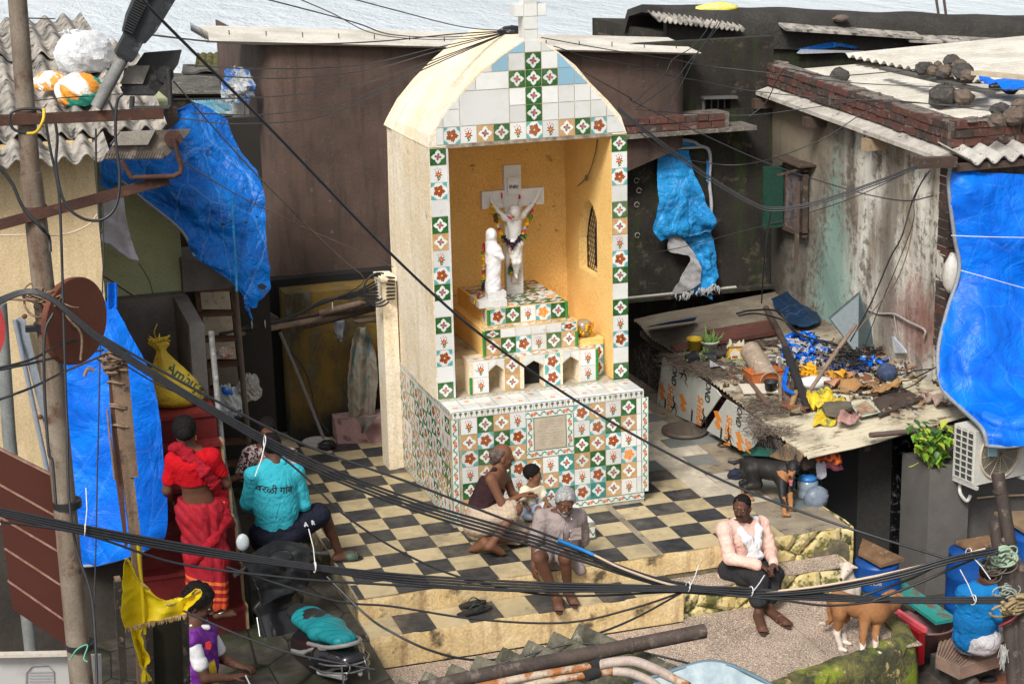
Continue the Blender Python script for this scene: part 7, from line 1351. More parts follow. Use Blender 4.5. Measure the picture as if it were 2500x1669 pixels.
def pants(J,t,mt,w_=1.,upto=.9,grow=.02,shin=0,amp=.005,name='shorts',seed=5,sides='RL',flare=0,h=.0095,extra=None):
 S=SD();g=grow;S.cap(J['hipR'],J['hipL'],.112*w_+g,.112*w_+g,.04);S.cap(J['pelvis'],J['pelvis']+vn(J['chest']-J['pelvis'])*.07,.115*w_+g,.105*w_+g,.04,1.15,vn(J['shL']-J['shR']));S.cut(J['pelvis']+vn(J['chest']-J['pelvis'])*.14,vn(J['chest']-J['pelvis']))
 for s_ in sides:
  S.cap(J['hip'+s_],J['hip'+s_]*(1-upto)+J['kn'+s_]*upto,.092*w_+g,.064*w_+g+flare,.03)
  if shin:S.cap(J['kn'+s_],J['kn'+s_]*(1-shin)+J['an'+s_]*shin,.062*w_+g,.050*w_+g,.02)
 if extra:extra(S)
 S.disp(fnoise(amp,30,seed,True));return mk(name,S.mesh(h),mt,t)
def hair(t,P,B,mt,s_=1.,**kw):return mk('hair',hairp(P,B,s_,**kw).mesh(.0062),mt,t)
HBLK=pm('black_hair',(.008,.007,.007),(.014,.012,.012),40,.75,.8,90,spec=.08);HGRY=pm('silver_hair',(.42,.42,.42),(.22,.22,.22),60,.6,.8,90);HMIX=pm('greying_brown_hair',(.055,.035,.032),(.14,.10,.09),30,.6,.8,90)
BEARD=pm('grey_stubble',(.16,.12,.10),(.30,.28,.27),90,.8,.6,90)
LEATH=flat('brown_leather',(.055,.032,.024),.6,bump=.3);LEATH2=flat('tan_leather',(.20,.085,.035),.6,bump=.3);RUBB=flat('black_rubber',(.018,.018,.020),.6)
t,J,P,B=build_person('silver haired man in a grey short sleeved shirt sitting on the yellow step',JA,SK2,(-.16,-.94,-.36),(.05,-.2,1),1.,{'R':((.1,-.1,-1),(.9,.3,0),1,.5),'L':((.3,.9,-.4),(0,0,-1),1,.2)})
GS=cloth('grey_linen',(.33,.27,.26),(.28,.23,.22),12)
shirt(J,t,GS,1.,hem=J['pelvis']+np.array([.0,-.04,-.0]),sl=.95,grow=.014,amp=.007,extra=lambda S:(S.cap(J['pelvis']+np.array([.08,-.02,0]),J['pelvis']+np.array([.16,-.15,-.12]),.07,.045,.04),S.cap(J['pelvis']+np.array([-.1,-.03,.05]),J['pelvis']+np.array([-.08,-.1,.02]),.07,.06,.05)))
pants(J,t,cloth('faded_shorts',(.30,.26,.23),(.22,.19,.17)),1.,.62,.022)
hair(t,P,B,HGRY,amp=.006,R=(.088,.10,.098))
m_=SD().cap(P(-.022,.088,-.047),P(.022,.088,-.047),.009,.009,.01).cap(P(0,.066,-.088),P(0,.07,-.1),.022,.018,.01).cap(P(-.05,.03,-.07),P(0,.066,-.092),.016,.018,.015).cap(P(.05,.03,-.07),P(0,.066,-.092),.016,.018,.015).disp(fnoise(.003,90,4,True)).mesh(.006);mk('beard',m_,BEARD,t)
m_=M();fwd=vn([-.05,-1,.1])
for k in range(5):q=J['neck']*(1-k*.2)+J['pelvis']*k*.2;m_.ball(q+np.array([.02,-.155-.01*k,.0-.03*(k>0)]),.007,8,6)
mk('button',m_,flat('white_button',(.6,.58,.55)),t)
for sg in(-1,1):
 m_=M();c0=J['chest']+np.array([.085*sg,-.142,-.02]);m_.slab([[c0+np.array([x,-.008+.14*x*x*-1+(.02 if z<0 else 0)*0,z])for x in np.linspace(-.05,.05,6)]for z in np.linspace(.045,-.065,5)],-.006);mk('pocket',m_,GS,t)
m_=M();nk=J['neck']
for sg in(-1,1):m_.slab([[nk+np.array([sg*(.01+.05*a),-.085+.04*a+.0*b_,-.035+.045*a-.05*b_*(1-a*.4)])for b_ in(0,.5,1)]for a in(0,.5,1)],.008)
mk('collar',m_,GS,t)
for s_ in 'RL':sandal(J,s_,t,LEATH,LEATH)
t,J,P,B=build_person('man in a pale pink long sleeved shirt with a white scarf sitting with clasped hands',JB,SK3,(-.62,-.74,-.08),(0,0,1),.98,{'R':((.8,-.45,-.35),(0,-.5,-1),-1,.8),'L':((-.7,-.6,-.45),(.3,-.4,-1),1,.9)})
PK=cloth('pink_linen',(.70,.43,.35),(.74,.50,.43),6)
shirt(J,t,PK,1.,full=True,grow=.015,amp=.009,hem=J['pelvis']+np.array([-.03,.0,-.03]),extra=lambda S:S.cap(J['pelvis']+np.array([-.09,-.03,0]),J['pelvis']+np.array([-.16,-.06,-.02]),.09,.07,.05))
pants(J,t,cloth('black_trousers',(.022,.022,.024),(.03,.03,.032)),1.02,1.,.022,shin=.60,name='trousers',amp=.006)
hair(t,P,B,HBLK,amp=.003,R=(.079,.095,.087),front=.04)
mk('moustache',SD().cap(P(-.024,.086,-.046),P(.024,.086,-.046),.008,.008,.01).mesh(.005),HBLK,t);m_=M();m_.ball(P(0,.083,.043),.007,8,6,sc=(1,.6,1));mk('forehead_mark',m_,flat('orange_mark2',(.75,.16,.03)),t)
WS=cloth('white_scarf',(.66,.66,.66),(.58,.58,.60),20,bump=.7);S=SD();fd=np.array([-.25,-1,0]);nk=J['neck']
Q=[nk+np.array([-.075,.02,.015]),nk+np.array([-.10,-.07,-.03]),J['chest']+np.array([-.03,-.155,.03]),J['chest']+np.array([.06,-.185,-.13]),J['pelvis']+np.array([.06,-.22,.14])]
for a,b_ in zip(Q[:-1],Q[1:]):S.cap(a,b_,.026,.028,.02,1.5,(1,-.2,.3))
Q=[nk+np.array([-.075,.02,.015]),nk+np.array([0,.07,.02]),nk+np.array([.085,.02,.0]),nk+np.array([.09,-.09,-.06]),J['chest']+np.array([.06,-.16,-.02]),J['chest']+np.array([-.0,-.175,-.13]),J['pelvis']+np.array([-.04,-.19,.12])]
for a,b_ in zip(Q[:-1],Q[1:]):S.cap(a,b_,.022,.024,.02,1.5,(1,-.2,.3))
S.disp(fnoise(.006,70,8,True,(1,1,.3)));mk('scarf',S.mesh(.0075),WS,t)
m_=M();m_.tube([J['wrR']+np.array([.075+math.cos(a)*.010,-.045+math.sin(a)*.010,-.02])for a in np.linspace(0,6.28,9)],.003,4);mk('ring',m_,flat('silver',(.6,.6,.6),.2,metal=1),t)
for s_ in 'RL':sandal(J,s_,t,LEATH,LEATH2)
t,J,P,B=build_person('bald topped man in a dark vest and cream shorts squatting by the shrine',JC,SK1,(.97,-.2,-.12),(-.1,0,1),.98,{'R':((.9,.2,.25),(0,-.3,-1),-1,.4),'L':((.9,-.3,.1),(0,.2,-1),1,.4)})
VM=cloth('dark_vest',(.030,.014,.016),(.040,.02,.022));S=SD();ac=vn(J['shL']-J['shR'])
S.cap(J['chest'],J['chest']*.6+J['pelvis']*.4,.126,.136,.05,1.25,ac);S.cap(J['chest']*.4+J['pelvis']*.6,J['pelvis'],.136,.142,.05,1.2,ac);S.cut(J['chest']+vn(J['neck']-J['chest'])*.035+np.array([-.0,0,0]),vn(J['neck']-J['chest'])*.9+np.array([.35,0,.2]));S.disp(fnoise(.005,30,2,True));vb=S.mesh(.0095)
S=SD()
for sg,sh_ in((1,'shR'),(-1,'shL')):q=J[sh_]*.55+J['neck']*.45;S.cap(q+np.array([.0,0,.05]),J['chest']+np.array([.10,-.02*sg,.06]),.022,.024,.01);S.cap(q+np.array([0,0,.05]),J['chest']+np.array([-.10,-.03*sg,.02]),.022,.03,.01)
join(vb,S.mesh(.008));mk('vest',vb,VM,t)
m=Mt('cream_check_cloth',.9);xx=m.xyz(m.gpos());chk=m.step((xx[0]*180).sin().mx((xx[2]*180).sin()),.88,.96);m.col(m.mix(chk*.45,m.mix(m.step(m.noise(5),.4,.6),(.50,.40,.29),(.42,.33,.25)),(.25,.16,.12))).bump(m.noise(20,4),.5,.015)
pants(J,t,m.mat,1.05,.80,.03,amp=.010,extra=lambda S:S.cap(J['hipL'],J['hipL']*.4+J['knL']*.6,.12,.09,.04))
hair(t,P,B,HMIX,amp=.003,side=-.05,front=.0,R=(.086,.104,.088),top=.02,extra=lambda S:S.cap(P(0,-.07,-.05),P(0,-.075,.02),.04,.045,.03));mk('moustache',SD().cap(P(-.024,.087,-.046),P(.024,.087,-.046),.009,.009,.01).mesh(.005),HGRY,t)
t,J,P,B=build_person('small child in a cream printed shirt sitting on the tiled block',JD,SK4,(.85,-.5,-.15),(0,0,1),.52,{'R':((.6,-.5,-.6),(0,0,-1),1,.5),'L':((.5,-.6,-.6),(0,0,-1),-1,.5)},hs=.55,head_s=.80)
m=Mt('child_print',.85);nn=m.noise(16,3,.5);zz=m.xyz(m.gpos());c=(.66,.58,.42);c=m.mix(m.step(nn,.60,.63)*m.step((zz[2]-J['chest'][2]+.05).abs(),.06,.08,1,0),c,(.55,.04,.03));c=m.mix(m.step(m.noise(14,2,.5,m.pos((1,1.3,1))),.60,.63)*m.step((zz[2]-J['chest'][2]+.04).abs(),.06,.08,1,0),c,(.08,.30,.50));m.col(c)
shirt(J,t,m.mat,.58,sl=.8,grow=.012,amp=.003,h=.0075,neckcut=.0);pants(J,t,cloth('pale_blue_shorts',(.25,.38,.60),(.62,.62,.62),9),.55,.8,.012,h=.0075)
hair(t,P,B,HBLK,.80,amp=.003,R=(.090,.105,.098),side=-.0)
t,J,P,B=build_person('man in a turquoise long sleeved shirt seen from behind with one foot on the platform',JE,SK3,(.1,.95,-.35),(0,.2,1),1.08,{'R':((-.3,.9,-.2),(0,0,-1),1,.4),'L':((.5,.8,-.2),(0,0,-1),-1,.4)},hs=1.05,bulk=1.1)
TQ=cloth('turquoise_jersey',(.045,.42,.52),(.035,.36,.45),4,bump=.2)
shirt(J,t,TQ,1.1,full=True,grow=.012,amp=.007,bulk=1.1,sl=1,neckcut=.035,nf=(0,.3,1));pants(J,t,cloth('navy_shorts',(.010,.012,.022),(.014,.016,.028)),1.08,.86,.028,flare=.012);hair(t,P,B,HBLK,amp=.003,side=-.03)
S=SD();nk=J['neck'];S.cap(nk+np.array([-.06,-.03,.01]),nk+np.array([.06,-.03,.01]),.028,.028,.02);S.cap(nk+np.array([-.07,.0,.02]),nk+np.array([-.06,-.04,.0]),.026,.026,.02);S.cap(nk+np.array([.07,.0,.02]),nk+np.array([.06,-.04,.0]),.026,.026,.02);mk('collar',S.mesh(.008),TQ,t)
bk=J['chest']*.9+J['neck']*.1
from mathutils.bvhtree import BVHTree
m_=textm('वरळी गांव',.086,(0,0,0),(.99,0,-.12),(.12,0,1),.0,.0008);ob_=[c for c in t.children if c.name.startswith('shirt')][0];off_=np.array(t.location);tree=BVHTree.FromPolygons([tuple(np.array(v.co)+off_)for v in ob_.data.vertices],[tuple(p.vertices)for p in ob_.data.polygons])
for i,v in enumerate(m_.v):
 o3=Vector((bk[0]-.035+v[0],bk[1]-1,bk[2]-.035+v[2]));h3=tree.ray_cast(o3,Vector((0,1,0)))[0];m_.v[i]=(o3.x,(h3.y if h3 else bk[1]-.15)-.004,o3.z)
mk('lettering',m_,BLK,t)
for s_,px,py_ in(('A',860,655),('R',900,645)):q=PY('q8',px,py_,J['hipR'][1]-.125);surf_text(s_,.045,q,(0,-1,.1),(0,0,1),flat('white_letter',(.6,.6,.6)),t,'lettering',.02,.001)
GRS=flat('green_slide',(.05,.09,.07),.6);J2=dict(J);sandal(J,'R',t,RUBB,GRS,1.1);m_=SD().cap(J['toR']-vn(J['toR']-J['anR'])*.08+np.array([0,-.035,-.005]),J['toR']-vn(J['toR']-J['anR'])*.08+np.array([0,.035,-.005]),.036,.036,.01,1.5,vn(J['toR']-J['anR'])).mesh(.007);mk('slide_strap',m_,GRS,t)
t,J,P,B=build_person('woman in a maroon and white patterned dress standing behind the turquoise shirted man',JF,SK2,(-.1,-.95,-.2),(0,0,1),.96,{'R':((-.8,-.3,-.4),(0,0,-1),1,.5),'L':((0,-.5,-.8),(0,0,-1),1,.5)})
m=Mt('maroon_white_print',.85);q=m.noise(17,3,.6,dist=2.2);m.col(m.mix(m.step(q,.48,.51),(.055,.012,.022),(.55,.46,.42)));PAT=m.mat
shirt(J,t,PAT,1.,sl=.9,grow=.014,amp=.006,hem=J['pelvis']*.5+J['knR']*.25+J['knL']*.25,name='dress',extra=lambda S:S.cap(J['pelvis'],(J['knR']+J['knL'])*.5,.14,.16,.05));pants(J,t,PAT,.98,1,.02,shin=.25,name='trousers');hair(t,P,B,HBLK,amp=.002,extra=lambda S:S.ell(P(0,-.11,.04),np.array([.05,.045,.05]),.02))
m_=M();m_.tube([J['anL']+np.array([math.cos(a)*.042,math.sin(a)*.042,.03])for a in np.linspace(0,6.3,14)],.004,5);mk('anklet',m_,flat('silver2',(.5,.5,.5),.3,metal=1),t)
t,J,P,B=build_person('woman in a red sari seen from behind climbing the red stairs',JG,SK2,(.15,.95,-.28),(0,.2,1),.98,{'R':((-.2,.9,.1),(0,0,-1),1,.4),'L':((.1,.9,.1),(0,0,-1),-1,.4)},bulk=.92,armr=1.1)
REDB=cloth('red_blouse',(.50,.006,.012),(.42,.006,.012),4,bump=.2)
S=SD();ac=vn(J['shL']-J['shR']);S.cap(J['shR'],J['shL'],.075,.075,.04);S.cap(J['chest']+vn(J['neck']-J['chest'])*.02,J['chest']*.72+J['pelvis']*.28,.128,.124,.05,1.28,ac)
for s_ in 'RL':S.cap(J['sh'+s_],J['sh'+s_]*.35+J['el'+s_]*.65,.070,.062,.03)
S.cut(J['chest']*.66+J['pelvis']*.34,vn(J['pelvis']-J['chest']));S.cap(J['neck']+np.array([-.03,-.10,-.03]),J['chest']+np.array([-.05,-.20,.06]),.05,.06,.01,sub=True);S.cut(J['neck']+np.array([0,0,-.0]),(0,.1,1));S.disp(fnoise(.003,26,3,True));mk('blouse',S.mesh(.0095),REDB,t)
SAR=pm('dark_red_sari',(.26,.008,.018),(.34,.010,.02),5,.8,.8,24,spec=.15,bd=.03);m=Mt('sari_border',.8);zz=m.xyz(m.gpos());ang=zz[2]+zz[0]*.25
c=m.mix(m.step(m.noise(4),.4,.6),(.27,.008,.02),(.36,.01,.02));bd_=m.step((ang+.16).abs(),.14,.15,1,0);c=m.mix(bd_*m.step((ang*95).sin(),.1,.4)*.85,c,(.70,.16,.03));c=m.mix(m.step(ang,-.225,-.215,1,0),c,(.62,.08,.02));m.col(c).bump(m.noise(22,5,.6,m.pos((1,1,.3))),.7,.02);SARB=m.mat
S=SD();w0=J['pelvis']+vn(J['chest']-J['pelvis'])*.06;S.cap(w0,J['pelvis'],.125,.150,.04,1.25,ac);S.cap(J['hipR'],J['hipL'],.135,.135,.05);kn=(J['knR']+J['knL'])*.5;an=(J['anR']*.6+J['anL']*.4)
S.cap(J['pelvis'],kn,.155,.155,.05,1.15,ac);S.cap(kn,an+np.array([-.03,.0,.08]),.150,.155,.05,1.1,ac);S.cap(J['knR'],J['anR']+np.array([-.02,.02,.06]),.10,.085,.05);S.cut(J['anR']+np.array([0,0,.035]),(.12,0,-1));S.cut(w0+vn(J['chest']-J['pelvis'])*.03,vn(J['chest']-J['pelvis'])+np.array([.15,0,0]))
f1=fnoise(.007,34,11,True,(1,1,.35));f2=lambda Pp:.007*(1-2*np.abs(np.sin((Pp[:,2]*1.0+Pp[:,0]*1.3)*26)))*np.clip((Pp[:,2]-.35)*3,0,1);S.disp(lambda Pp:f1(Pp)+f2(Pp));mk('sari_skirt',S.mesh(.0095),SARB,t)
S=SD();Q=[J['neck']+np.array([-.09,-.06,.03]),J['neck']+np.array([-.02,-.095,-.03]),J['chest']+np.array([.07,-.138,-.02]),J['chest']*.55+J['pelvis']*.45+np.array([.135,-.11,.02]),J['pelvis']+np.array([.17,-.03,.09])]
for a,b_ in zip(Q[:-1],Q[1:]):S.cap(a,b_,.015,.017,.02,3.0,(1,0,.9))
Q=[J['pelvis']+np.array([.17,-.03,.09]),J['pelvis']+np.array([.17,-.08,-.12]),J['pelvis']+np.array([.05,-.14,-.25]),J['pelvis']+np.array([-.08,-.13,-.38])]
for a,b_ in zip(Q[:-1],Q[1:]):S.cap(a,b_,.04,.05,.03,1.6,(1,0,.6))
Q=[J['neck']+np.array([-.09,-.06,.03]),J['neck']+np.array([-.10,.05,.0]),J['chest']+np.array([0,.13,0])]
for a,b_ in zip(Q[:-1],Q[1:]):S.cap(a,b_,.025,.035,.03,1.5,(1,0,.3))
S.disp(fnoise(.004,60,5,True,(1,1,1)));mk('sari_drape',S.mesh(.009),SAR,t)
m_=M();a_=J['pelvis']+np.array([.165,-.085,.06]);m_.slab([[a_+np.array([.012+.016*i-.05*math.sin(s_*2),-.015*math.sin(s_*3),-.30*s_])for i in(0,1)]for s_ in np.linspace(0,1,12)],-.004);mk('gold_border',m_,flat('gold_border',(.75,.20,.02)),t)
hair(t,P,B,HBLK,amp=.0015,R=(.098,.112,.108),side=-.06,extra=lambda S:S.ell(P(0,-.125,-.01),np.array([.060,.048,.060]),.01))
m_=M();m_.tube([J['anR']+np.array([math.cos(a)*.045,math.sin(a)*.045,.0+.01*math.cos(a)])for a in np.linspace(0,6.3,14)],.006,5);mk('anklet',m_,flat('silver3',(.55,.55,.55),.3,metal=1),t)
m_=M();m_.ball(P(.082,.0,-.045),.009,8,6);m_.tube([P(.082,0,-.045),P(.082,0,-.075)],.004,5);mk('earring',m_,flat('gold',(.6,.35,.05),.3,metal=1),t)
t,J,P,B=build_person('young man in a purple and yellow jersey looking down at his hands',JH,SK3,(.86,-.35,-.42),(.1,0,1),1.06,{'R':((.9,.1,.1),(0,0,-1),-1,.6),'L':((.85,-.3,-.15),(0,0,-1),1,.6)},fe='',head_s=1.2)
m=Mt('purple_jersey',.7);X3=m.xyz(m.gpos());nz=m.noise(7,3,.5,dist=1.5);c=m.mix(m.step(nz,.52,.55),(.12,.015,.20),(.18,.03,.28));lowz=float(J['chest'][2])-.10
c=m.mix(m.step(X3[2],lowz-.03,lowz)*0+m.step((X3[0]*24+X3[2]*3).sin(),.72,.80)*m.step(X3[2]-lowz,-.02,.0,1,0),c,(.70,.50,.03));c=m.mix(m.step((X3[2]*160).sin(),.2,.4)*m.step(X3[0]-float(J['chest'][0])+.09,-.02,.0,1,0)*m.step(X3[2]-lowz+.02,-.0,.02,1,0),c,(.65,.65,.65));c=m.mix(m.step(X3[1]-float(J['chest'][1])+.02,-.04,.0,0,0),c,(.6,.6,.6));m.col(c);PUR=m.mat
shirt(J,t,PUR,1.,sleeves='',grow=.014,amp=.006,neckcut=.0);S=SD();WHT=flat('white_sleeve',(.60,.60,.62),.8)
for s_ in 'RL':S.cap(J['sh'+s_],J['sh'+s_]*.35+J['el'+s_]*.65,.056,.056,.03)
S.disp(fnoise(.005,26,9,True));mk('sleeve',S.mesh(.009),WHT,t)
S=SD();nk=J['neck'];S.cap(nk+np.array([-.03,-.07,.0]),nk+np.array([.09,-.05,-.03]),.022,.022,.02);S.cap(nk+np.array([-.05,.03,.02]),nk+np.array([.09,.04,-.02]),.022,.022,.02);S.cap(nk+np.array([-.03,-.07,.0]),nk+np.array([-.05,.03,.02]),.024,.024,.02);mk('collar',S.mesh(.008),WHT,t)
m_=M();c0=J['chest']+np.array([.05,-.165,.05]);m_.prism([c0+np.array([x,.0,z])for x,z in((-.02,.03),(.015,.035),(.025,0),(.01,-.035),(-.02,-.02))],(0,-.008,0));mk('badge',m_,flat('red_badge',(.5,.03,.02)),t)
hair(t,P,B,HBLK,1.2,amp=.010,R=(.092,.108,.102),side=-.02,seed=6);mk('beard',SD().cap(P(-.024,.086,-.046),P(.024,.086,-.046),.007,.007,.01).cap(P(-.055,.01,-.05),P(0,.058,-.092),.015,.02,.015).cap(P(.055,.01,-.05),P(0,.058,-.092),.015,.02,.015).mesh(.006),HBLK,t)
m_=M();q=J['wrR']+np.array([.10,-.03,.02]);m_.tube([q,q+np.array([.03,-.02,-.08])],.006,6);mk('paper_roll',m_,flat('white_paper',(.65,.63,.6)),t)
t,J,P,B=build_person('man in a bright blue shirt seen from behind sitting bent over on the stone slab',JI,SK3,(.75,.55,-.5),(.3,.1,1),1.,{'R':((.6,.4,-.5),(0,0,-1),1,.5)},loc=(4.7,-3.4,-1))
BS=cloth('blue_shirt',(.008,.16,.42),(.008,.13,.36),3,bump=.2);shirt(J,t,BS,1.05,sl=.85,grow=.016,amp=.009,bulk=1.08,nf=(0,.3,.5));pants(J,t,cloth('white_shorts',(.48,.46,.47),(.38,.36,.38)),1.,.6,.025);hair(t,P,B,HBLK,amp=.002,side=-.03)
def dog(label,parts,sk,legs,tail,headfn,loc,zones=None,h=.0095):
 t=thing('dog',label,'dog',loc);S=SD()
 for a,b_,ra,rb,k in parts:S.cap(a,b_,ra,rb,k)
 for L_ in legs:
  for i in range(len(L_)-1):(p,r0),(q,r1)=L_[i],L_[i+1];S.cap(p,q,r0*1.1,r1*1.15,.022)
  (p,r0)=L_[-1];p=np.array(p);S.cap(p+np.array([-.004,0,-.002]),p+np.array(L_[-1][0])*0+np.array(pawd)*.045,.019,.017,.012)
  for o_ in(-.011,0,.011):S.cap(p+np.array(pawd)*.03+np.array([-pawd[1],pawd[0],0])*o_,p+np.array(pawd)*.055+np.array([-pawd[1],pawd[0],0])*o_,.010,.009,.004)
 for(p,r0),(q,r1)in zip(tail[:-1],tail[1:]):S.cap(p,q,r0,r1,.012)
 headfn(S);S.disp(fnoise(.0015,120,3));m_=S.mesh(h)
 if zones:
  V=np.array(m_.v);F=m_.f;m_.m=[zones(V[f].mean(0))for f in F]
 mk('body',m_,sk,t);return t
def doghead(c,f,u=(0,0,1),s_=1.,jaw=0,earpts=None):
 f=vn(f);u=np.array(u,float);u=vn(u-f*(u@f));x=np.cross(f,u);B=np.stack([x,f,u],1);c=np.array(c,float);P=lambda a,b,e:c+(x*a+f*b+u*e)*s_
 def fn(S):
  S.ell(P(0,-.005,.01),np.array([.058,.068,.056])*s_,.02,B);S.cap(P(0,.04,-.008),P(0,.120,-.020),.036*s_,.024*s_,.02);S.cap(P(0,.03,-.03-.01*jaw),P(0,.105,-.036-.045*jaw),.022*s_,.013*s_,.008)
  for sg in(-1,1):S.ell(P(.03*sg,.035,.022),np.array([.014,.016,.014])*s_,.01,B)
 return fn,P,B
def bl(a,b_,t):return np.array(a)*(1-t)+np.array(b_)*t
def dogface(t,P,B,s_,earm,eardir,tongue=False):
 f,u,x=B[:,1],B[:,2],B[:,0]
 m_=M();m_.ball(P(0,.142,-.010),.014*s_,10,8);mk('nose',m_,flat('dog_nose',(.012,.01,.01),.3),t)
 for sg in(-1,1):m_=M();m_.ball(P(.031*sg,.047,.024),.0085*s_,8,6);mk('eye',m_,EYEB,t)
 for sg in(-1,1):
  S=SD();b0=P(.046*sg,-.015,.030);tip=b0+(x*sg*eardir[0]+f*eardir[1]+u*eardir[2])*.052*s_;S.cap(b0,tip,.019*s_,.006*s_,.008,1.5,f*.6+x*.4*sg);mk('ear',S.mesh(.006),earm,t)
 if tongue:S=SD();S.cap(P(0,.06,-.045),P(.0,.115,-.075),.016,.014,.01,1.3,x);S.cap(P(0,.115,-.075),P(0,.12,-.115),.014,.012,.01,1.3,x);mk('tongue',S.mesh(.005),flat('tongue_pink',(.55,.16,.18),.4),t)
def Dp(k,a,b_,y):return np.array(PY(k,a,b_,y))
BKF=pm('black_fur',(.012,.011,.011),(.02,.018,.017),9,.5,.5,70);TNF=pm('tan_points',(.30,.13,.05),(.36,.17,.07),9,.8,.4,70);RSF=pm('ginger_fur',(.22,.095,.036),(.31,.15,.06),5,.85,.6,70);WHF=pm('white_fur',(.58,.52,.45),(.50,.42,.35),9,.85,.5,70);PTF=pm('cream_fur',(.50,.36,.26),(.56,.44,.35),9,.85,.5,70)
pawd=vn([.5,-.85,0]);yb=-.95
sh_,hp_=Dp('q5',640,215,-.98),Dp('q5',395,165,-.72)
hd=Dp('q5',715,180,-1.08);fn,P,B=doghead(hd,(-.60,-.72,-.25),(0,0,1),1.05,1)
f1,f2=Dp('q5',650,530,-1.16),Dp('q5',695,485,-1.02);f1[2]=.02;f2=np.array(PZ('q5',695,485,.02));f1=np.array(PZ('q5',650,525,.02));bk1=np.array(PZ('q5',330,470,.02));bk2=np.array(PZ('q5',350,440,.02));bk1=hp_*[1,1,0]+np.array([-.06,-.10,.02]);bk2=hp_*[1,1,0]+np.array([-.04,.04,.02])
s1=Dp('q5',630,290,-1.08);s2=Dp('q5',690,280,-.98)
t=dog('black and tan dog with open mouth standing on the platform behind the pink shirted man',[(sh_,bl(sh_,hp_,.5)+np.array([0,0,-.012]),.105,.088,.04),(bl(sh_,hp_,.45)+np.array([0,0,-.01]),hp_,.085,.078,.04),(sh_+np.array([0,0,-.03]),s1+np.array([.02,.05,.0]),.09,.07,.04),(sh_,hd+np.array([.02,.03,-.02]),.075,.058,.04)],[BKF,TNF],[[(s1,.045),(bl(s1,f1,.45)+np.array([0,.02,0]),.027),(bl(s1,f1,.72),.021),(f1,.019)],[(s2,.045),(bl(s2,f2,.45)+np.array([0,.02,0]),.027),(bl(s2,f2,.72),.021),(f2,.019)],[(hp_+np.array([-.01,-.05,-.03]),.075),(hp_+np.array([.03,-.09,-.17]),.05),(hp_*[1,1,0]+np.array([-.09,-.09,.13]),.023),(bk1,.019)],[(hp_+np.array([-.01,.04,-.03]),.07),(hp_+np.array([.04,.05,-.17]),.045),(hp_*[1,1,0]+np.array([-.07,.04,.13]),.023),(bk2,.019)]],[(hp_+np.array([-.05,.02,.03]),.028),(Dp('q5',330,130,-.66),.02),(Dp('q5',280,150,-.62),.02),(Dp('q5',240,140,-.6),.014)],fn,(hp_[0]+.2,yb,0),lambda p:1 if(p[2]<.13+.03*math.sin(p[1]*60)and p[0]>sh_[0]-.12)or(((p-hd)@vn((-.60,-.72,-.25))>.06)and p[2]<hd[2]-.012 and np.linalg.norm(p-hd)<.16)or(p[2]<.07)else 0)
dogface(t,P,B,1.05,BKF,(.5,-.2,-.85),True)
pawd=vn([.45,-.9,0]);sh_,hp_=Dp('q6',900,900,-3.10),Dp('q6',545,800,-2.88)
f1=np.array(PZ('q6',765,1285,-.47));f2=np.array(PZ('q6',885,1270,-.47));k1=np.array(PZ('q6',575,1245,-.47));k2=np.array(PZ('q6',615,1185,-.47));hd=Dp('q6',1045,770,-2.98);fn,P,B=doghead(hd,(.55,.83,-.1),(0,0,1),1.0)
s1=Dp('q6',790,1000,-3.18);s2=Dp('q6',900,990,-3.08)
cream=lambda p:1 if p[2]<-.405+.012*math.sin(p[0]*90)or((p-hd)@vn((.55,.83,-.1))<.01 and np.linalg.norm(p-hd+np.array([0,0,.05]))<.085 and p[1]<hd[1])else(1 if p[0]<hp_[0]-.13 and p[2]<-.2 else 0)
t=dog('ginger dog with white socks standing on the lower terrace looking away',[(sh_,bl(sh_,hp_,.5)+np.array([0,0,-.015]),.098,.088,.04),(bl(sh_,hp_,.5)+np.array([0,0,-.01]),hp_,.088,.085,.04),(sh_+np.array([0,0,-.03]),s1+np.array([.03,.04,.02]),.09,.06,.04),(sh_,hd+np.array([-.0,-.02,-.03]),.085,.058,.05),(sh_+np.array([.04,.03,-.02]),hd+np.array([.0,-.03,-.06]),.07,.05,.05)],[RSF,WHF],[[(s1,.045),(bl(s1,f1,.45)+np.array([0,.01,0]),.027),(bl(s1,f1,.72),.021),(f1,.019)],[(s2,.045),(bl(s2,f2,.45)+np.array([0,.01,0]),.027),(bl(s2,f2,.72),.021),(f2,.019)],[(hp_+np.array([.0,-.05,-.03]),.078),(Dp('q6',560,930,-3.0),.05),(Dp('q6',535,1110,-2.98),.024),(k1,.020)],[(hp_+np.array([.0,.05,-.03]),.07),(Dp('q6',600,950,-2.86),.045),(Dp('q6',590,1080,-2.85),.023),(k2,.019)]],[(hp_+np.array([-.06,.02,.0]),.03),(Dp('q6',465,900,-2.84),.024),(Dp('q6',480,980,-2.85),.022),(Dp('q6',440,1020,-2.88),.024),(Dp('q6',385,1012,-2.9),.015)],fn,(sh_[0]-.2,-3.1,-.49),cream)
dogface(t,P,B,1.0,RSF,(.9,-.3,-.2))
pawd=vn([-.3,-.95,0]);hd=Dp('q6',625,520,-2.40);fn,P,B=doghead(hd,(-.72,-.62,-.25),(0,0,1),1.0);ch=Dp('q6',660,680,-2.36);pv=ch+np.array([.05,.12,-.20]);fa=np.array([ch[0]-.03,ch[1]-.06,-.47]);fb=fa+np.array([.07,.01,0])
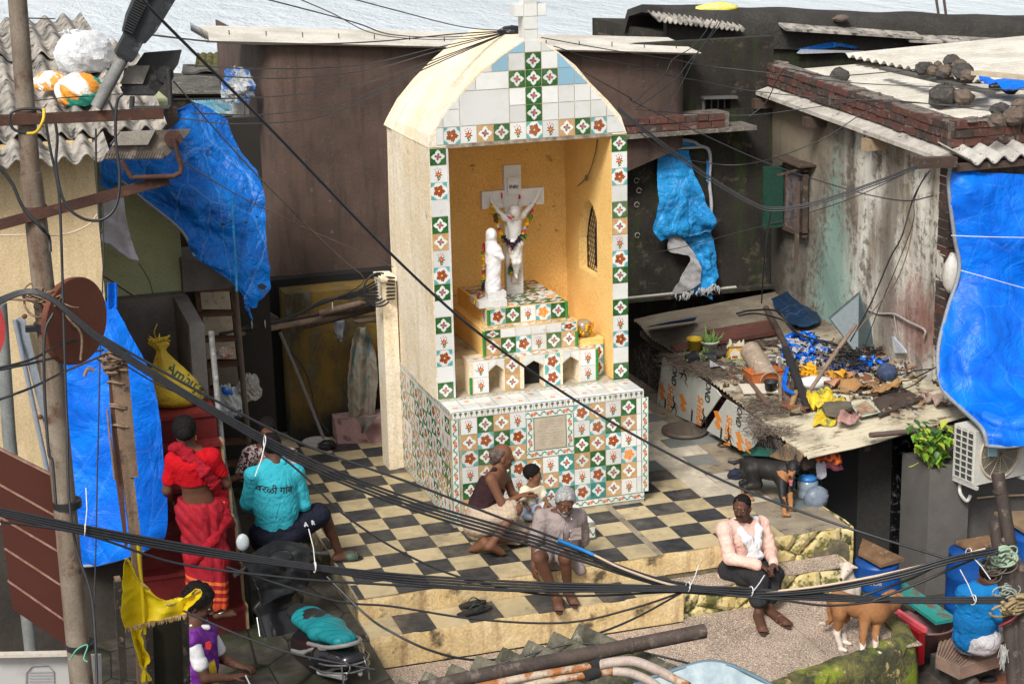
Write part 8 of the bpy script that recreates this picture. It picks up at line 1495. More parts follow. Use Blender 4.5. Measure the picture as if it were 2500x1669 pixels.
t=dog('pale cream dog with a white face sitting behind the ginger dog',[(ch,pv,.08,.095,.04),(ch,hd+np.array([.02,.03,-.03]),.068,.05,.04),(pv,pv+np.array([0,.02,-.06]),.10,.09,.04)],[WHF,PTF],[[(ch+np.array([-.03,-.03,-.04]),.04),(fa+np.array([0,0,.15]),.024),(fa,.018)],[(ch+np.array([.04,-.03,-.04]),.04),(fb+np.array([0,0,.15]),.024),(fb,.018)],[(pv+np.array([-.06,0,-.05]),.07),(pv+np.array([-.09,-.09,-.10]),.04),(np.array([pv[0]-.08,pv[1]-.1,-.47]),.02)],[(pv+np.array([.06,0,-.05]),.07),(pv+np.array([.09,-.09,-.10]),.04),(np.array([pv[0]+.08,pv[1]-.1,-.47]),.02)]],[(pv+np.array([0,.08,-.08]),.025),(pv+np.array([.1,.14,-.12]),.018),(pv+np.array([.16,.12,-.13]),.012)],fn,(ch[0],ch[1],-.49),lambda p:1 if p[0]>hd[0]+.03 and p[2]>hd[2]-.05 else 0)
dogface(t,P,B,1.0,PTF,(.85,-.35,-.3))
cx=thing('crucifix','white marble crucifix with a carved figure inside the shrine niche','crucifix',(1.9,.75,1.875));yc=.70
m_=M();m_.box(1.820,1.990,yc,yc+.075,1.875,3.155);m_.box(1.59,1.82,yc+.001,yc+.073,2.748,2.915);m_.box(1.99,2.222,yc+.001,yc+.073,2.748,2.915);mk('cross',m_,MARBLE,cx)
m_=M();m_.box(1.85,1.965,yc-.018,yc-.001,2.87,3.02);m_.tube([(1.845,yc-.02,3.025),(1.97,yc-.02,3.035)],.014,8);sc_o=mk('scroll',m_,MARBLE,cx);surf_text('INRI',.05,(1.908,yc-.018,2.945),(0,-1,0),(.05,0,1),flat('engraving',(.08,.08,.08)),cx,'lettering',.001,.001)
S=SD();hj=np.array([1.895,yc-.085,2.70]);P,B=headp(S,hj,(-.15,-.8,-.6),(-.1,0,1),.62);sh1,sh2=np.array([1.80,yc-.045,2.655]),np.array([1.985,yc-.045,2.665]);ha,hb=np.array([1.672,yc-.03,2.825]),np.array([2.155,yc-.03,2.845]);pe=np.array([1.90,yc-.055,2.37]);chs=np.array([1.895,yc-.05,2.60])
S.cap(sh1,sh2,.035,.035,.03);S.cap(chs,pe+np.array([0,0,.06]),.058,.045,.03,1.3,(1,0,0));S.cap(hj,chs,.03,.045,.02)
for a,b_ in((sh1,ha),(sh2,hb)):mid=bl(a,b_,.5)+np.array([0,0,-.012]);S.cap(a,mid,.027,.022,.012);S.cap(mid,b_,.022,.014,.01);S.ell(b_+np.array([0,0,.015]),(.016,.012,.022),.008)
for a in range(4):S.cap(ha+np.array([-.012+.008*a,-.005,.03]),ha+np.array([-.016+.008*a,-.014,.05]),.005,.004,.003);S.cap(hb+np.array([-.012+.008*a,-.005,.03]),hb+np.array([-.010+.008*a,-.014,.05]),.005,.004,.003)
S.cap(pe,np.array([1.885,yc-.075,2.28]),.06,.045,.02,1.2,(1,0,0));S.cap(np.array([1.87,yc-.06,2.33]),np.array([1.875,yc-.10,2.22]),.042,.030,.015);S.cap(np.array([1.925,yc-.06,2.33]),np.array([1.915,yc-.10,2.22]),.042,.030,.015);S.cap((1.875,yc-.10,2.22),(1.893,yc-.045,2.09),.028,.018,.012);S.cap((1.915,yc-.10,2.22),(1.903,yc-.05,2.09),.028,.018,.012);S.cap((1.898,yc-.05,2.09),(1.898,yc-.075,2.055),.02,.014,.01);S.ell(P(0,-.01,.04),np.array([.088,.10,.09])*.62,.01,B);S.disp(fnoise(.0012,120,4));mk('carved_figure',S.mesh(.0055),MARBLE,cx)
S=SD();S.cap((1.87,yc-.065,2.40),(1.93,yc-.065,2.40),.055,.055,.02);S.cap((1.90,yc-.075,2.38),(1.90,yc-.09,2.28),.055,.03,.02);S.disp(fnoise(.004,60,6,True));mk('loin_cloth',S.mesh(.006),MARBLE,cx)
m_=M();m_.hexa([(1.865,yc-.03,2.0),(1.94,yc-.03,2.0),(1.94,yc-.001,2.0),(1.865,yc-.001,2.0),(1.872,yc-.03,2.09),(1.955,yc-.03,2.09),(1.955,yc-.001,2.09),(1.872,yc-.001,2.09)]);m_.box(1.868,1.96,yc-.04,yc-.001,2.09,2.115);m_.ball((1.908,yc-.032,2.05),.008,8,6);mk('foot_block',m_,flat('pinkish_marble',(.55,.45,.40),.5),cx)
for k,s_ in enumerate(('IN FOND MEMORY','OUR PARENTS','1952')):surf_text(s_,.018,(1.905,yc-.001,1.965-k*.026),(0,-1,0),(0,0,1),flat('engraving_brown%d'%k,(.30,.17,.10)),cx,'lettering',.001)if 0 else None
m=Mt('worn_engraving',.5);u_,v_=m.uv();m.col(m.mix(m.step((v_*3).fract(),.3,.36)*m.step((v_*3).fract(),.72,.78,1,0)*m.step(m.noise(130,2,.6),.48,.53)*.6,(.70,.68,.64),(.35,.2,.12)));m_=M();m_.quad((1.83,yc-.002,1.905),(1.98,yc-.002,1.905),(1.98,yc-.002,1.985),(1.83,yc-.002,1.985));mk('worn_inscription',m_,m.mat,cx)
ma=thing('statue','white veiled statue standing left of the crucifix','statue',(1.6,.43,1.945));m_=M();m_.box(1.515,1.70,.34,.50,1.946,2.005);mk('base',m_,MARBLE,ma);c0=np.array([1.605,.43,2.0]);S=SD()
S.cap(c0+[-.01,0,.04],c0+[.0,0,.22],.068,.052,.03,1.15,(1,0,0));S.cap(c0+[0,0,.2],c0+[.01,-.01,.40],.052,.060,.03,1.2,(1,0,0));S.cap(c0+[.0,0,.40],c0+[-.01,.0,.50],.055,.040,.03);S.ell(c0+[-.012,-.005,.545],(.042,.048,.055),.02);S.cap(c0+[-.01,.01,.56],c0+[-.03,.02,.30],.044,.045,.03);S.cap(c0+[.04,-.03,.40],c0+[.07,-.055,.33],.03,.022,.02);S.cap(c0+[.07,-.055,.33],c0+[.01,-.07,.36],.022,.016,.02);S.ell(c0+[-.012,-.035,.535],(.026,.022,.034),.01);S.cut(c0+[0,0,0],(0,0,-1))
f1=fnoise(.004,45,9,True,(1,1,.25));S.disp(f1);mk('figure',S.mesh(.0065),flat('white_marble_statue',(.80,.80,.82),.35,var=.04),ma)
FC={k:flat('petal_'+k,c,.7,var=.3)for k,c in dict(yellow=(.75,.45,.01),red=(.45,.03,.05),pink=(.60,.03,.14),purple=(.05,.015,.04),white=(.65,.62,.6),green=(.04,.16,.03),orange=(.70,.16,.02),cream=(.60,.50,.30),brown=(.20,.10,.03)).items()}
FK=list(FC);FM=[FC[k]for k in FK]
def flower(m_,c,r_,k):
 c=Vector(c);mi=FK.index(k)
 if k=='green':
  for q in range(4):leaf(m_,c,Vector((rnd.uniform(-1,1),-.6,rnd.uniform(-.8,.5))),r_*1.9,mi)
  return
 m_.ball(c,r_*.6,7,5,mi,lump=.1)
 for q in range(9):
  d_=Vector((rnd.gauss(0,1),rnd.gauss(0,.8)-.5,rnd.gauss(0,1))).normalized();x_=d_.cross(Vector((.3,.2,1))).normalized();m_.add([c+d_*r_*.3-x_*r_*.4,c+d_*r_*.3+x_*r_*.4,c+d_*r_*1.15+x_*r_*.3,c+d_*r_*1.15-x_*r_*.3],[(0,1,2,3)],mi)
def garland(label,path,seq,r_=.030,step=.026):
 P=np.array(resamp(path,200));L_=np.linalg.norm(np.diff(P,axis=0),axis=1).sum();n=int(L_/step);m_=M()
 for i in range(n):f=i/max(n-1,1);flower(m_,P[int(f*199)]+np.array([rnd.uniform(-.003,.003)]*3),r_*rnd.uniform(.85,1.15)*(.55 if seq[int(f*len(seq)*.999)]=='cream' else 1),seq[int(f*len(seq)*.999)])
 t=thing('garland',label,'garland',tuple(P[0]));mk('flowers',m_,FM,t);return t
Qc=lambda a,b_,y=yc-.03:Vector(PY('q7',a,b_,y))
Y_,R__,K_,U_,W_,G_,B_='yellow','red','pink','purple','white','green','brown'
garland('long marigold and purple garland hanging from the arms of the crucifix',[Qc(395,480),Qc(430,600),Qc(475,720),Qc(520,800,yc-.10),Qc(595,860,yc-.12)],[Y_,Y_,G_,B_,B_,B_,Y_,W_,R__,Y_,Y_,G_,U_,U_,U_,U_,U_]);garland('right half of the marigold garland below the raised hand of the figure',[Qc(780,480),Qc(760,580),Qc(715,690),Qc(680,770,yc-.10),Qc(595,860,yc-.12)],[K_,K_,G_,Y_,Y_,Y_,Y_,R__,W_,K_,Y_,G_,U_,U_,U_,U_,U_]);garland('yellow flower tail hanging below the purple part of the garland',[Qc(595,870,yc-.10),Qc(585,960,yc-.08),Qc(580,1040,yc-.06),Qc(575,1120,yc-.05)],[Y_,R__,Y_,Y_,Y_,B_,Y_,Y_,R__,Y_,G_,G_,Y_],.027)
garland('thin cream tassel garland around the head of the carved figure',[Qc(488,365),Qc(495,430,yc-.06),Qc(520,530,yc-.12),Qc(580,600,yc-.14),Qc(625,530,yc-.12),Qc(650,440,yc-.06),Qc(663,385)],[K_,'cream','cream','cream','cream','cream','cream',K_,'orange','cream','cream','cream','cream','cream','cream',K_],.014,.013)
garland('marigold garland hanging down behind the left side of the statue',[Qc(320,860,.5),Qc(312,960,.5),Qc(315,1060,.46),Qc(315,1150,.46),Qc(315,1240,.46),Qc(290,1310,.42),Qc(230,1385,.36)],[R__,G_,Y_,Y_,Y_,Y_,W_,R__,Y_,G_,U_,U_,U_,Y_,R__,B_,Y_],.026);garland('few red and green flowers on the right shoulder of the statue',[Qc(450,830,.5),Qc(475,880,.5)],[R__,Y_,G_],.018)
jr=thing('flower_jar','round glass jar of marigolds on the ledge right of the altar','jar',(2.45,.22,1.5));m_=M();m_.lathe((2.45,.25,1.50),[(0,0),(.05,.0),(.085,.05),(.09,.10),(.07,.15),(.05,.165),(0,.168)],20);mk('glass',m_,flat('dusty_glass',(.30,.24,.16),.15),jr);m_=M()
for k in range(14):a=rnd.uniform(3.4,6.0);flower(m_,(2.45+math.cos(a)*.09,.25+math.sin(a)*.09,1.52+rnd.random()*.11),.022,rnd.choice([Y_,Y_,'orange']))
mk('flowers',m_,FM,jr)
m_=M();m_.tube(cr([PX('r5',1460,890,2.62),PX('r5',1440,1000,2.61),PX('r5',1390,1130,2.60),PY('r5',1270,1240,1.22),PY('r5',1175,1320,1.22)],8),.006,5);c0=PX('r5',1390,1135,2.58);m_.ball(c0,.02,8,6,0,(1,1,1.6));obj('wire',m_,flat('old_wire',(.16,.11,.07)),'old brown wire with a small bulb holder inside the niche','wire')
ff=thing('flip_flops','pair of black flip flops lying on the tiled step','sandals',PZ('q4',360,1440,-.195))
for(a,b_,c0,d0)in((240,1440,450,1395),(225,1510,500,1440)):
 p,q=np.array(PZ('q4',a,b_,-.18)),np.array(PZ('q4',c0,d0,-.18));d=vn(q-p);x=vn(np.cross(d,[0,0,1]));L_=np.linalg.norm(q-p);m_=M();m_.prism([p+d*(L_*.5+math.cos(a_)*L_*.53)+x*math.sin(a_)*(.045+.006*math.cos(a_))for a_ in np.linspace(0,2*math.pi,24,endpoint=False)],(0,0,.016));mk('sole',m_,RUBB,ff)
 m_=M();tp_=p+d*L_*.82+np.array([0,0,.02])
 for sg in(-1,1):m_.tube(cr([tp_,p+d*L_*.6+x*sg*.03+np.array([0,0,.05]),p+d*L_*.42+x*sg*.045+np.array([0,0,.018])],5),.006,5)
 mk('strap',m_,flat('dark_green_strap',(.02,.035,.03),.5),ff)
m_=M();m_.tube(cr([PZ('q4',1300,860,.008),PZ('q4',1340,845,.008),PZ('q4',1350,875,.008),PZ('q4',1310,870,.008)],4),.008,5);obj('powder_stain',m_,flat('pink_powder',(.55,.06,.20),.9),'small streak of pink powder on the checked paving','stain')
# ================================================================ SCOOTER
scf=vn([-.24,.971,0]);scx=np.array([scf[1],-scf[0],0]);scc=np.array([-.914,-2.105,-.62]);SL=lambda x,y,z:scc+scf*x*1.1+scx*y*1.12+np.array([0,0,z*1.06])
sct=thing('scooter','black parked scooter with a teal quilted seat and red tail lights','scooter',tuple(scc));BP=flat('black_scooter_paint',(.012,.012,.014),.16,.6,var=.05);GRYM=flat('dark_grey_plastic',(.03,.03,.033),.5);CHR=flat('brushed_silver',(.25,.25,.25),.25,.5,.7,var=.05)
S=SD();S.cap(SL(-.20,0,.50),SL(-.62,0,.56),.145,.14,.05,1.35,scx);S.cap(SL(-.62,0,.56),SL(-.84,0,.60),.14,.075,.05,1.6,scx);S.cap(SL(-.10,0,.40),SL(-.45,0,.42),.13,.15,.05,1.1,scx);S.cap(SL(-.1,0,.25),SL(.25,0,.22),.06,.06,.04,2.6,scx);S.cut(SL(0,0,.66),(0,0,1));mk('rear_body',S.mesh(.009),BP,sct)
S=SD();S.cap(SL(.28,0,.25),SL(.40,0,.60),.05,.06,.04,3.6,scx);S.cap(SL(.40,0,.60),SL(.33,0,.86),.06,.045,.04,3.2,scx);S.cap(SL(.36,0,.84),SL(.34,0,.98),.075,.09,.04,1.6,scx);mk('front_apron',S.mesh(.010),BP,sct)
S=SD();S.cap(SL(.52,0,.40),SL(.70,0,.44),.05,.04,.03,1.6,scx);S.cap(SL(.70,0,.44),SL(.86,0,.30),.04,.03,.03,1.6,scx);mk('front_fender',S.mesh(.009),BP,sct)
m=Mt('teal_seat',.45);xx=m.xyz(m.gpos());a_=(xx[0]*float(scf[0])+xx[1]*float(scf[1]));q=((a_+xx[0]*.9)*95).sin();m.col(m.mix(m.step(m.noise(30),.4,.6),(.012,.24,.27),(.01,.20,.23)));m.bump(m.step(q,.75,.95,1,0),.8,.01);TEALS=m.mat
S=SD();S.cap(SL(-.12,0,.675),SL(-.45,0,.69),.082,.088,.05,1.7,scx);S.cap(SL(-.45,0,.69),SL(-.74,0,.72),.085,.060,.05,1.7,scx);mk('seat_rear',S.mesh(.008),TEALS,sct)
S=SD();S.cap(SL(.05,0,.655),SL(-.28,0,.705),.062,.075,.05,1.5,scx);S.cap(SL(-.28,0,.715),SL(-.50,0,.735),.060,.030,.05,1.1,scx);S.disp(lambda Pp:-.004*np.abs(np.sin(((Pp-scc)@scf)*60)));mk('seat_front',S.mesh(.008),flat('black_seat',(.02,.021,.022),.45),sct)
m_=M();m_.tube(cr([SL(-.45,.15,.62),SL(-.70,.13,.68),SL(-.82,.07,.72),SL(-.85,0,.73),SL(-.82,-.07,.72),SL(-.70,-.13,.68),SL(-.45,-.15,.62)],6),.018,8);m_.tube(cr([SL(-.20,-.16,.47),SL(-.38,-.17,.52),SL(-.52,-.16,.60),SL(-.70,-.13,.67)],6),[.024]*9+[.016]*10,8);mk('grab_rail',m_,flat('silver_rail',(.24,.235,.22),.4),sct)
for sg in(-1,1):
 S=SD();S.cap(SL(-.70,.10*sg,.53),SL(-.84,.035*sg,.57),.04,.03,.02,1.3,scx);mk('tail_light',S.mesh(.007),flat('red_lens',(.28,.005,.01),.12,.6),sct);S=SD();S.cap(SL(-.62,.15*sg,.46),SL(-.84,.06*sg,.47),.028,.02,.02);mk('indicator',S.mesh(.007),flat('clear_lens',(.42,.42,.42),.12,.6),sct)
m_=M()
for z in(.60,.54):m_.tube(cr([SL(-.50,.17,z-.08),SL(-.75,.17,z-.03),SL(-.90,.08,z),SL(-.92,0,z),SL(-.90,-.08,z),SL(-.75,-.17,z-.03),SL(-.50,-.17,z-.08)],6),.009,6)
for sg in(-1,1):m_.tube([SL(-.88,.1*sg,.60),SL(-.90,.1*sg,.44)],.008,6);m_.tube(cr([SL(-.80,.10*sg,.64),SL(-.93,.06*sg,.60),SL(-.90,.09*sg,.50)],4),.006,6)
mk('crash_guard',m_,CHR,sct)
for x_,nm in((-.60,'rear_wheel'),(.64,'front_wheel')):
 m_=M();c0=SL(x_,0,.235);R=Matrix((tuple(scf),(0,0,1),tuple(scx))).transposed();m_.lathe(c0,[(.13,-.04),(.20,-.045),(.232,-.02),(.235,0),(.232,.02),(.20,.045),(.13,.04),(.13,-.04)],30,0,R);w_=mk(nm,m_,RUBB,sct);m_=M();m_.lathe(c0,[(0,-.03),(.10,-.03),(.135,-.035),(.135,.035),(.1,.03),(0,.03)],20,0,R);mk('rim',m_,GRYM,w_)
m_=M();m_.tube(cr([SL(.30,.33,.97),SL(.36,.2,1.0),SL(.37,0,.99),SL(.36,-.2,1.0),SL(.30,-.33,.97)],5),[.016]*21,8);m_.tube([SL(.30,.33,.97),SL(.29,.38,.965)],.022,8);m_.tube([SL(.30,-.33,.97),SL(.29,-.38,.965)],.022,8);mk('handlebar',m_,GRYM,sct)
m_=M();m_.tube(cr([SL(.36,-.22,1.0),SL(.37,-.25,1.10),SL(.36,-.27,1.15)],4),.007,6);mk('mirror_stem',m_,GRYM,sct)
S=SD();S.ell(SL(.36,-.27,1.19),(.055,.04,.075),.01);mk('mirror',S.mesh(.008),flat('mirror_face',(.42,.46,.48),.15),sct)
m_=patch([[SL(.30,-.30,1.08),SL(.40,0,1.12),SL(.36,.25,1.05)],[SL(.22,-.25,.90),SL(.30,0,.98),SL(.28,.22,.92)],[SL(.22,-.22,.70),SL(.26,0,.72),SL(.28,.2,.74)]],24,24,.03,9,.01);mk('rain_cover',m_,flat('dark_grey_cover',(.010,.011,.012),.4,bump=.4),sct)
m_=M();m_.tube(cr([SL(.44,-.16,.50),SL(.30,-.19,.30),SL(.12,-.19,.22)],6),.012,6);m_.tube([SL(-.05,-.13,.12),SL(-.75,-.15,.22)],.045,10);mk('exhaust',m_,CHR,sct)
# ================================================================ FOREGROUND LEFT: pole, brackets, lamps, signs
POLEM=pm('rusty_painted_pole',(.24,.20,.155),(.16,.125,.095),3,.65,.3,30,(.085,.04,.022),4,streak=(.11,.055,.03),cut=(.55,.65));RUST=pm('rust_angle_iron',(.085,.04,.028),(.055,.028,.022),8,.8,.4,50,(.14,.065,.03),14)
yp=-5.3
pl=thing('street_pole','tall rust stained steel pole standing in the left foreground','pole',(-2.9,yp,-1));m_=M()
q0,q1,q2,q3=PY('n',38,-60,yp),PY('n',75,420,yp),PY('n',120,830,yp),PY('n',208,1760,yp);m_.tube([q0,q1],[.052,.054],16);m_.tube([q1,q2,q3,(q3[0],q3[1],-1)],[.062,.066,.072,.072],16);mk('shaft',m_,POLEM,pl)
def fb(a,b_,w_,h_,nm,mt,par,yy=yp):m_=M();m_.beam(PY('r1',a[0],a[1],yy),PY('r1',b_[0],b_[1],yy),w_,h_);return mk(nm,m_,mt,par)
m_=M();a_,b_=Vector(PY('r1',-60,825,yp-.09)),Vector(PY('r1',1118,775,yp-.09));m_.beam(a_,b_,.008,.062);m_.beam(a_-Vector((0,-.025,.03)),b_-Vector((0,-.025,.03)),.05,.006);mk('upper_cross_arm',m_,RUST,pl)
m_=M();a_,b_=Vector(PY('r1',-80,1555,yp-.09)),Vector(PY('r1',1155,1225,yp-.05));m_.beam(a_,b_,.008,.06);m_.beam(a_-Vector((0,-.025,.03)),b_-Vector((0,-.025,.03)),.05,.006);mk('lower_cross_arm',m_,RUST,pl)
def clamp(k,a,b_,r_=.075,w_=.02,mt=None):m_=M();c0=Vector(PY(k,a,b_,yp));m_.tube([c0+Vector((0,0,-w_)),c0+Vector((0,0,w_))],r_,16);return mk('clamp',m_,mt or BLACKP,pl)
clamp('r3',385,535,.085,.022);clamp('r2',310,770,.085,.022);clamp('r3',460,1345,.088,.018);clamp('r1',180,800,.06,.04,RUST);clamp('r1',240,1440,.07,.03,RUST)
lp=thing('street_lamp','dark finned street lamp head on a grey pipe arm at the top left','lamp',PY('r1',690,720,yp));m_=M();m_.tube([PY('r1',660,735,yp-.1),PY('r1',838,400,yp-.1)],.036,14);mk('arm',m_,pm('grey_arm',(.22,.22,.21),(.15,.15,.145),7,.6),lp)
a_,b_=Vector(PY('r1',838,400,yp-.1)),Vector(PY('r1',1090,-90,yp-.1));d_=(b_-a_).normalized();sx=d_.cross(Vector((0,1,0))).normalized();sy=Vector((0,1,0));L_=(b_-a_).length
def lm(t,w_,h_):c0=a_+d_*L_*t;return[c0-sx*w_-sy*h_,c0+sx*w_-sy*h_,c0+sx*w_+sy*h_,c0-sx*w_+sy*h_]
m_=M();prof=[(0,.045,.045),(.05,.055,.05),(.28,.055,.05),(.30,.068,.05),(.5,.09,.055),(1,.105,.06)]
for(t0,w0,h0),(t1,w1,h1)in zip(prof[:-1],prof[1:]):m_.hexa(lm(t0,w0,h0)+lm(t1,w1,h1))
mk('housing',m_,pm('worn_black_casting',(.035,.038,.042),(.022,.024,.027),9,.5,.3,40,(.10,.11,.12),9),lp)
m_=M()
for k in range(20):
 t=.33+k*.033;w_=.07+.035*t;c0=a_+d_*L_*t;m_.hexa([c0+sx*(w_*.3)-sy*.085,c0+sx*w_*1.05-sy*.085,c0+sx*w_*1.05-sy*.05,c0+sx*(w_*.3)-sy*.05]+[p+d_*.008 for p in(c0+sx*(w_*.3)-sy*.085,c0+sx*w_*1.05-sy*.085,c0+sx*w_*1.05-sy*.05,c0+sx*(w_*.3)-sy*.05)])
mk('cooling_fins',m_,flat('fin_black',(.03,.032,.035)),lp)
def flood(lab,pts,col,back,knob,par_y,brk):
 t=thing('floodlight',lab,'floodlight',PY('r1',pts[0][0],pts[0][1],par_y));P=[Vector(PY('r1',a,b_,par_y))for a,b_ in pts];m_=M();n=len(P);Q=[p+Vector((.02,.13,-.015))for p in P];m_.add(P+Q,[tuple(reversed(range(n))),tuple(range(n,2*n))]+[(i,(i+1)%n,n+(i+1)%n,n+i)for i in range(n)]);mk('housing',m_,col,t)
 P2=[Vector(PY('r1',a,b_,par_y-.03))for a,b_ in back];m_=M();m_.prism(P2,(0,.035,0));mk('back_box',m_,brk[0],t)
 m_=M();c0=Vector(PY('r1',knob[0],knob[1],par_y-.03));m_.tube([c0,c0+Vector((0,.03,0))],.05,16);m_.tube([c0-Vector((0,.012,0)),c0],.012,8);mk('tilt_plate',m_,brk[1],t);m_=M();pp_=[Vector(PY('r1',a,b_,par_y-.04))for a,b_ in brk[2]]
 for a,b_ in zip(pp_[:-1],pp_[1:]):m_.beam(a,b_,.045,.012,up=(0,1,0))if 0 else m_.tube([a,b_],.016,6)
 mk('bracket',m_,brk[1],t)
 m_=M()
 for k in range(22):f=k/21;a,b_=Vector(PY('r1',*brk[3][0],par_y-.02)).lerp(Vector(PY('r1',*brk[3][1],par_y-.02)),f),Vector(PY('r1',*brk[3][2],par_y-.03)).lerp(Vector(PY('r1',*brk[3][3],par_y-.03)),f);m_.beam(a,b_,.006,.02)
 mk('fins',m_,col,t);return t
BCAST=pm('dusty_black_casting',(.045,.045,.045),(.028,.028,.03),8,.6,.4,40,(.12,.11,.10),9);GCAST=pm('dusty_brown_casting',(.15,.12,.095),(.10,.08,.065),8,.7,.4,40,(.25,.21,.17),10)
flood('upper black floodlight under the street lamp arm',[(830,580),(850,470),(930,440),(985,360),(1240,340),(1215,440),(1130,560),(1060,650),(860,650)],BCAST,[(822,575),(880,455),(1025,450),(975,575)],(1130,510),yp-.02,(pm('dusty_plate',(.26,.24,.21),(.2,.18,.16),8),BCAST,[(1150,470),(1165,720),(1150,740),(900,742),(905,660)],[(830,590),(1000,590),(860,650),(1060,650)]))
flood('lower brown floodlight on a rusty U bracket',[(718,1085),(745,1035),(810,905),(1300,885),(1290,910),(1130,1080)],GCAST,[(770,995),(830,905),(1060,895),(1010,990)],(1185,950),yp-.04,(pm('dusty_plate2',(.32,.29,.25),(.25,.22,.19),8),RUST,[(1190,960),(1240,1140),(1235,1180),(1190,1205),(900,1215),(830,1100)],[(735,1050),(1120,1040),(720,1088),(1100,1085)]))
rs=thing('round_sign','round brown backed sign plate clamped to the street pole','sign',PY('r2',480,740,yp));c0=Vector(PY('r2',475,740,yp-.03));nn=(Vector(AR)*.86-Vector(AF)*.50).normalized();sxx=Vector((0,0,1));syy=nn.cross(sxx).normalized();R=Matrix((tuple(syy),tuple(sxx),tuple(nn))).transposed()
m_=M();m_.lathe(c0,[(0,-.022),(.252,-.022),(.258,-.018),(.258,.018),(.252,.022),(0,.022)],44,0,R,smooth=False);mk('disc',m_,pm('brown_sign_paint',(.155,.055,.032),(.13,.045,.028),2,.5,.1,40),rs);m_=M();m_.beam(c0-Vector((.28,0,.02)),c0+Vector((.02,-.02,-.02)),.05,.03);mk('mount',m_,BLACKP,rs)
m_=M();m_.prism([PY('r2',a,b_,yp-.2)for a,b_ in((-60,640),(5,660),(35,760),(32,860),(0,940),(-60,980))],(0,.01,0));obj('sign',m_,flat('red_sign',(.42,.05,.05),.4),'edge of a red octagonal sign at the left border','sign')
sb=thing('sign_boards','stack of five slanting red brown direction boards on the street pole','sign',PY('r3',200,1000,yp));BRS=pm('red_brown_board',(.085,.028,.020),(.075,.025,.018),2,.45,.1,40)
for P_ in([(-40,205),(290,370),(312,610),(-40,405)],[(-40,405),(318,605),(345,815),(-10,610)],[(0,612),(345,815),(366,1010),(25,792)],[(28,792),(366,1012),(390,1210),(48,975)],[(48,978),(388,1215),(396,1358),(72,1140)]):
 m_=M();P=[Vector(PY('r3',a,b_-0,yp+.10))for a,b_ in P_];P[0].z-=.004;P[1].z-=.004;m_.prism(P,(0,.02,0));bd_o=mk('board',m_,BRS,sb);m_=M();m_.beam(P[0]+Vector((0,.01,.004)),P[1]+Vector((0,.01,.004)),.035,.012);mk('top_edge',m_,pm('chipped_edge',(.36,.24,.18),(.26,.12,.09),14),bd_o)
gp=thing('drain_pipe','grey vertical pipe behind the brown boards at the left border','pipe',(0,0,0));m_=M();m_.tube([PY('n',0,740,-3.2),PY('n',22,1060,-3.2),PY('n',66,1500,-3.2),PY('n',84,1660,-3.2),PY('n',100,1800,-3.2)],.047,12);mk('pipe',m_,pm('weathered_grey_pipe',(.22,.23,.22),(.16,.17,.165),7),gp)
bn=thing('banner','faded white printed banner board at the bottom left corner','banner',PY('r3',200,1500,yp-.2));m_=M();m_.prism([PY('r3',a,b_,yp+.2)for a,b_ in((-60,1420),(580,1400),(590,1760),(-60,1760))],(0,.02,0));m=Mt('faded_banner',.5);m.col(m.mix(m.step(m.noise(5,4),.52,.62),(.46,.45,.44),(.40,.36,.36)));mk('panel',m_,m.mat,bn)
m_=M();m_.beam(PY('r3',-60,1402,yp+.15),PY('r3',395,1392,yp+.15),.05,.02);mk('top_edge',m_,flat('cream_rim',(.55,.50,.42)),bn);m_=M();oc=[(150,1500),(180,1465),(270,1460),(305,1495),(310,1620),(150,1620)];m_.tube([PY('r3',a,b_,yp+.19)for a,b_ in oc+[oc[0]]],.004,4)
for k in range(5):m_.tube([PY('r3',165,1500+k*17,yp+.19),PY('r3',300,1498+k*17,yp+.19)],.0025,3)
mk('emblem',m_,flat('faded_grey_print',(.30,.30,.32)),bn)
POSTW=pm('weathered_post',(.26,.18,.12),(.17,.115,.08),5,.8,.4,30,(.07,.045,.035),8,streak=(.10,.06,.045));yw=-4.4
wp=thing('wooden_post','old wooden post wrapped in jute rope with a shorter board nailed on','post',PY('n',300,1500,yw));m_=M();m_.beam(PY('n',278,872,yw),PY('n',333,1340,yw),.07,.07);m_.beam(PY('n',331,1320,yw),PY('n',352,1760,yw),.065,.065);mk('post',m_,POSTW,wp);m_=M();m_.prism([PY('n',a,b_,yw-.05)for a,b_ in((292,880),(312,885),(338,1165),(316,1165))],(0,.02,0));mk('side_board',m_,POSTW,wp);m_=M();m_.prism([PY('n',a,b_,yw-.02)for a,b_ in((262,870),(276,872),(312,1330),(306,1340),(280,1150))],(0,.03,0));mk('dark_batten',m_,pm('dark_batten',(.10,.05,.035),None,8),wp)
JUTE=flat('jute',(.22,.15,.10),.95,var=.4)
m_=M()
for k in range(26):
 c0=Vector(PY('n',278+rnd.gauss(0,9),880+rnd.gauss(0,22),yw-.03));r_=rnd.uniform(.03,.06);ti=Vector((rnd.uniform(-.6,.6),rnd.uniform(-.6,.6),1)).normalized();u_=ti.cross(Vector((1,0,0))).normalized();v2=ti.cross(u_);m_.tube([c0+u_*math.cos(t)*r_+v2*math.sin(t)*r_ for t in np.linspace(0,rnd.uniform(3,6.3),12)],rnd.uniform(.005,.010),5)
for py_ in(930,985,990,1035):c0=Vector(PY('n',285+(py_-900)*.1,py_,yw));m_.tube([c0+Vector((math.cos(t)*.065,math.sin(t)*.055,.012*math.sin(t*2)))for t in np.linspace(0,6.4,16)],.009,6)
m_.tube(cr([PY('n',262,1000,yw-.05),PY('n',268,1060,yw-.06),PY('n',275,1120,yw-.06),PY('n',280,1170,yw-.06)],5),.008,5);m_.tube(cr([PY('n',230,905,yw-.1),PY('n',215,900,yw-.1),PY('n',206,918,yw-.1)],4),.012,5)
mk('jute_rope',m_,JUTE,wp)
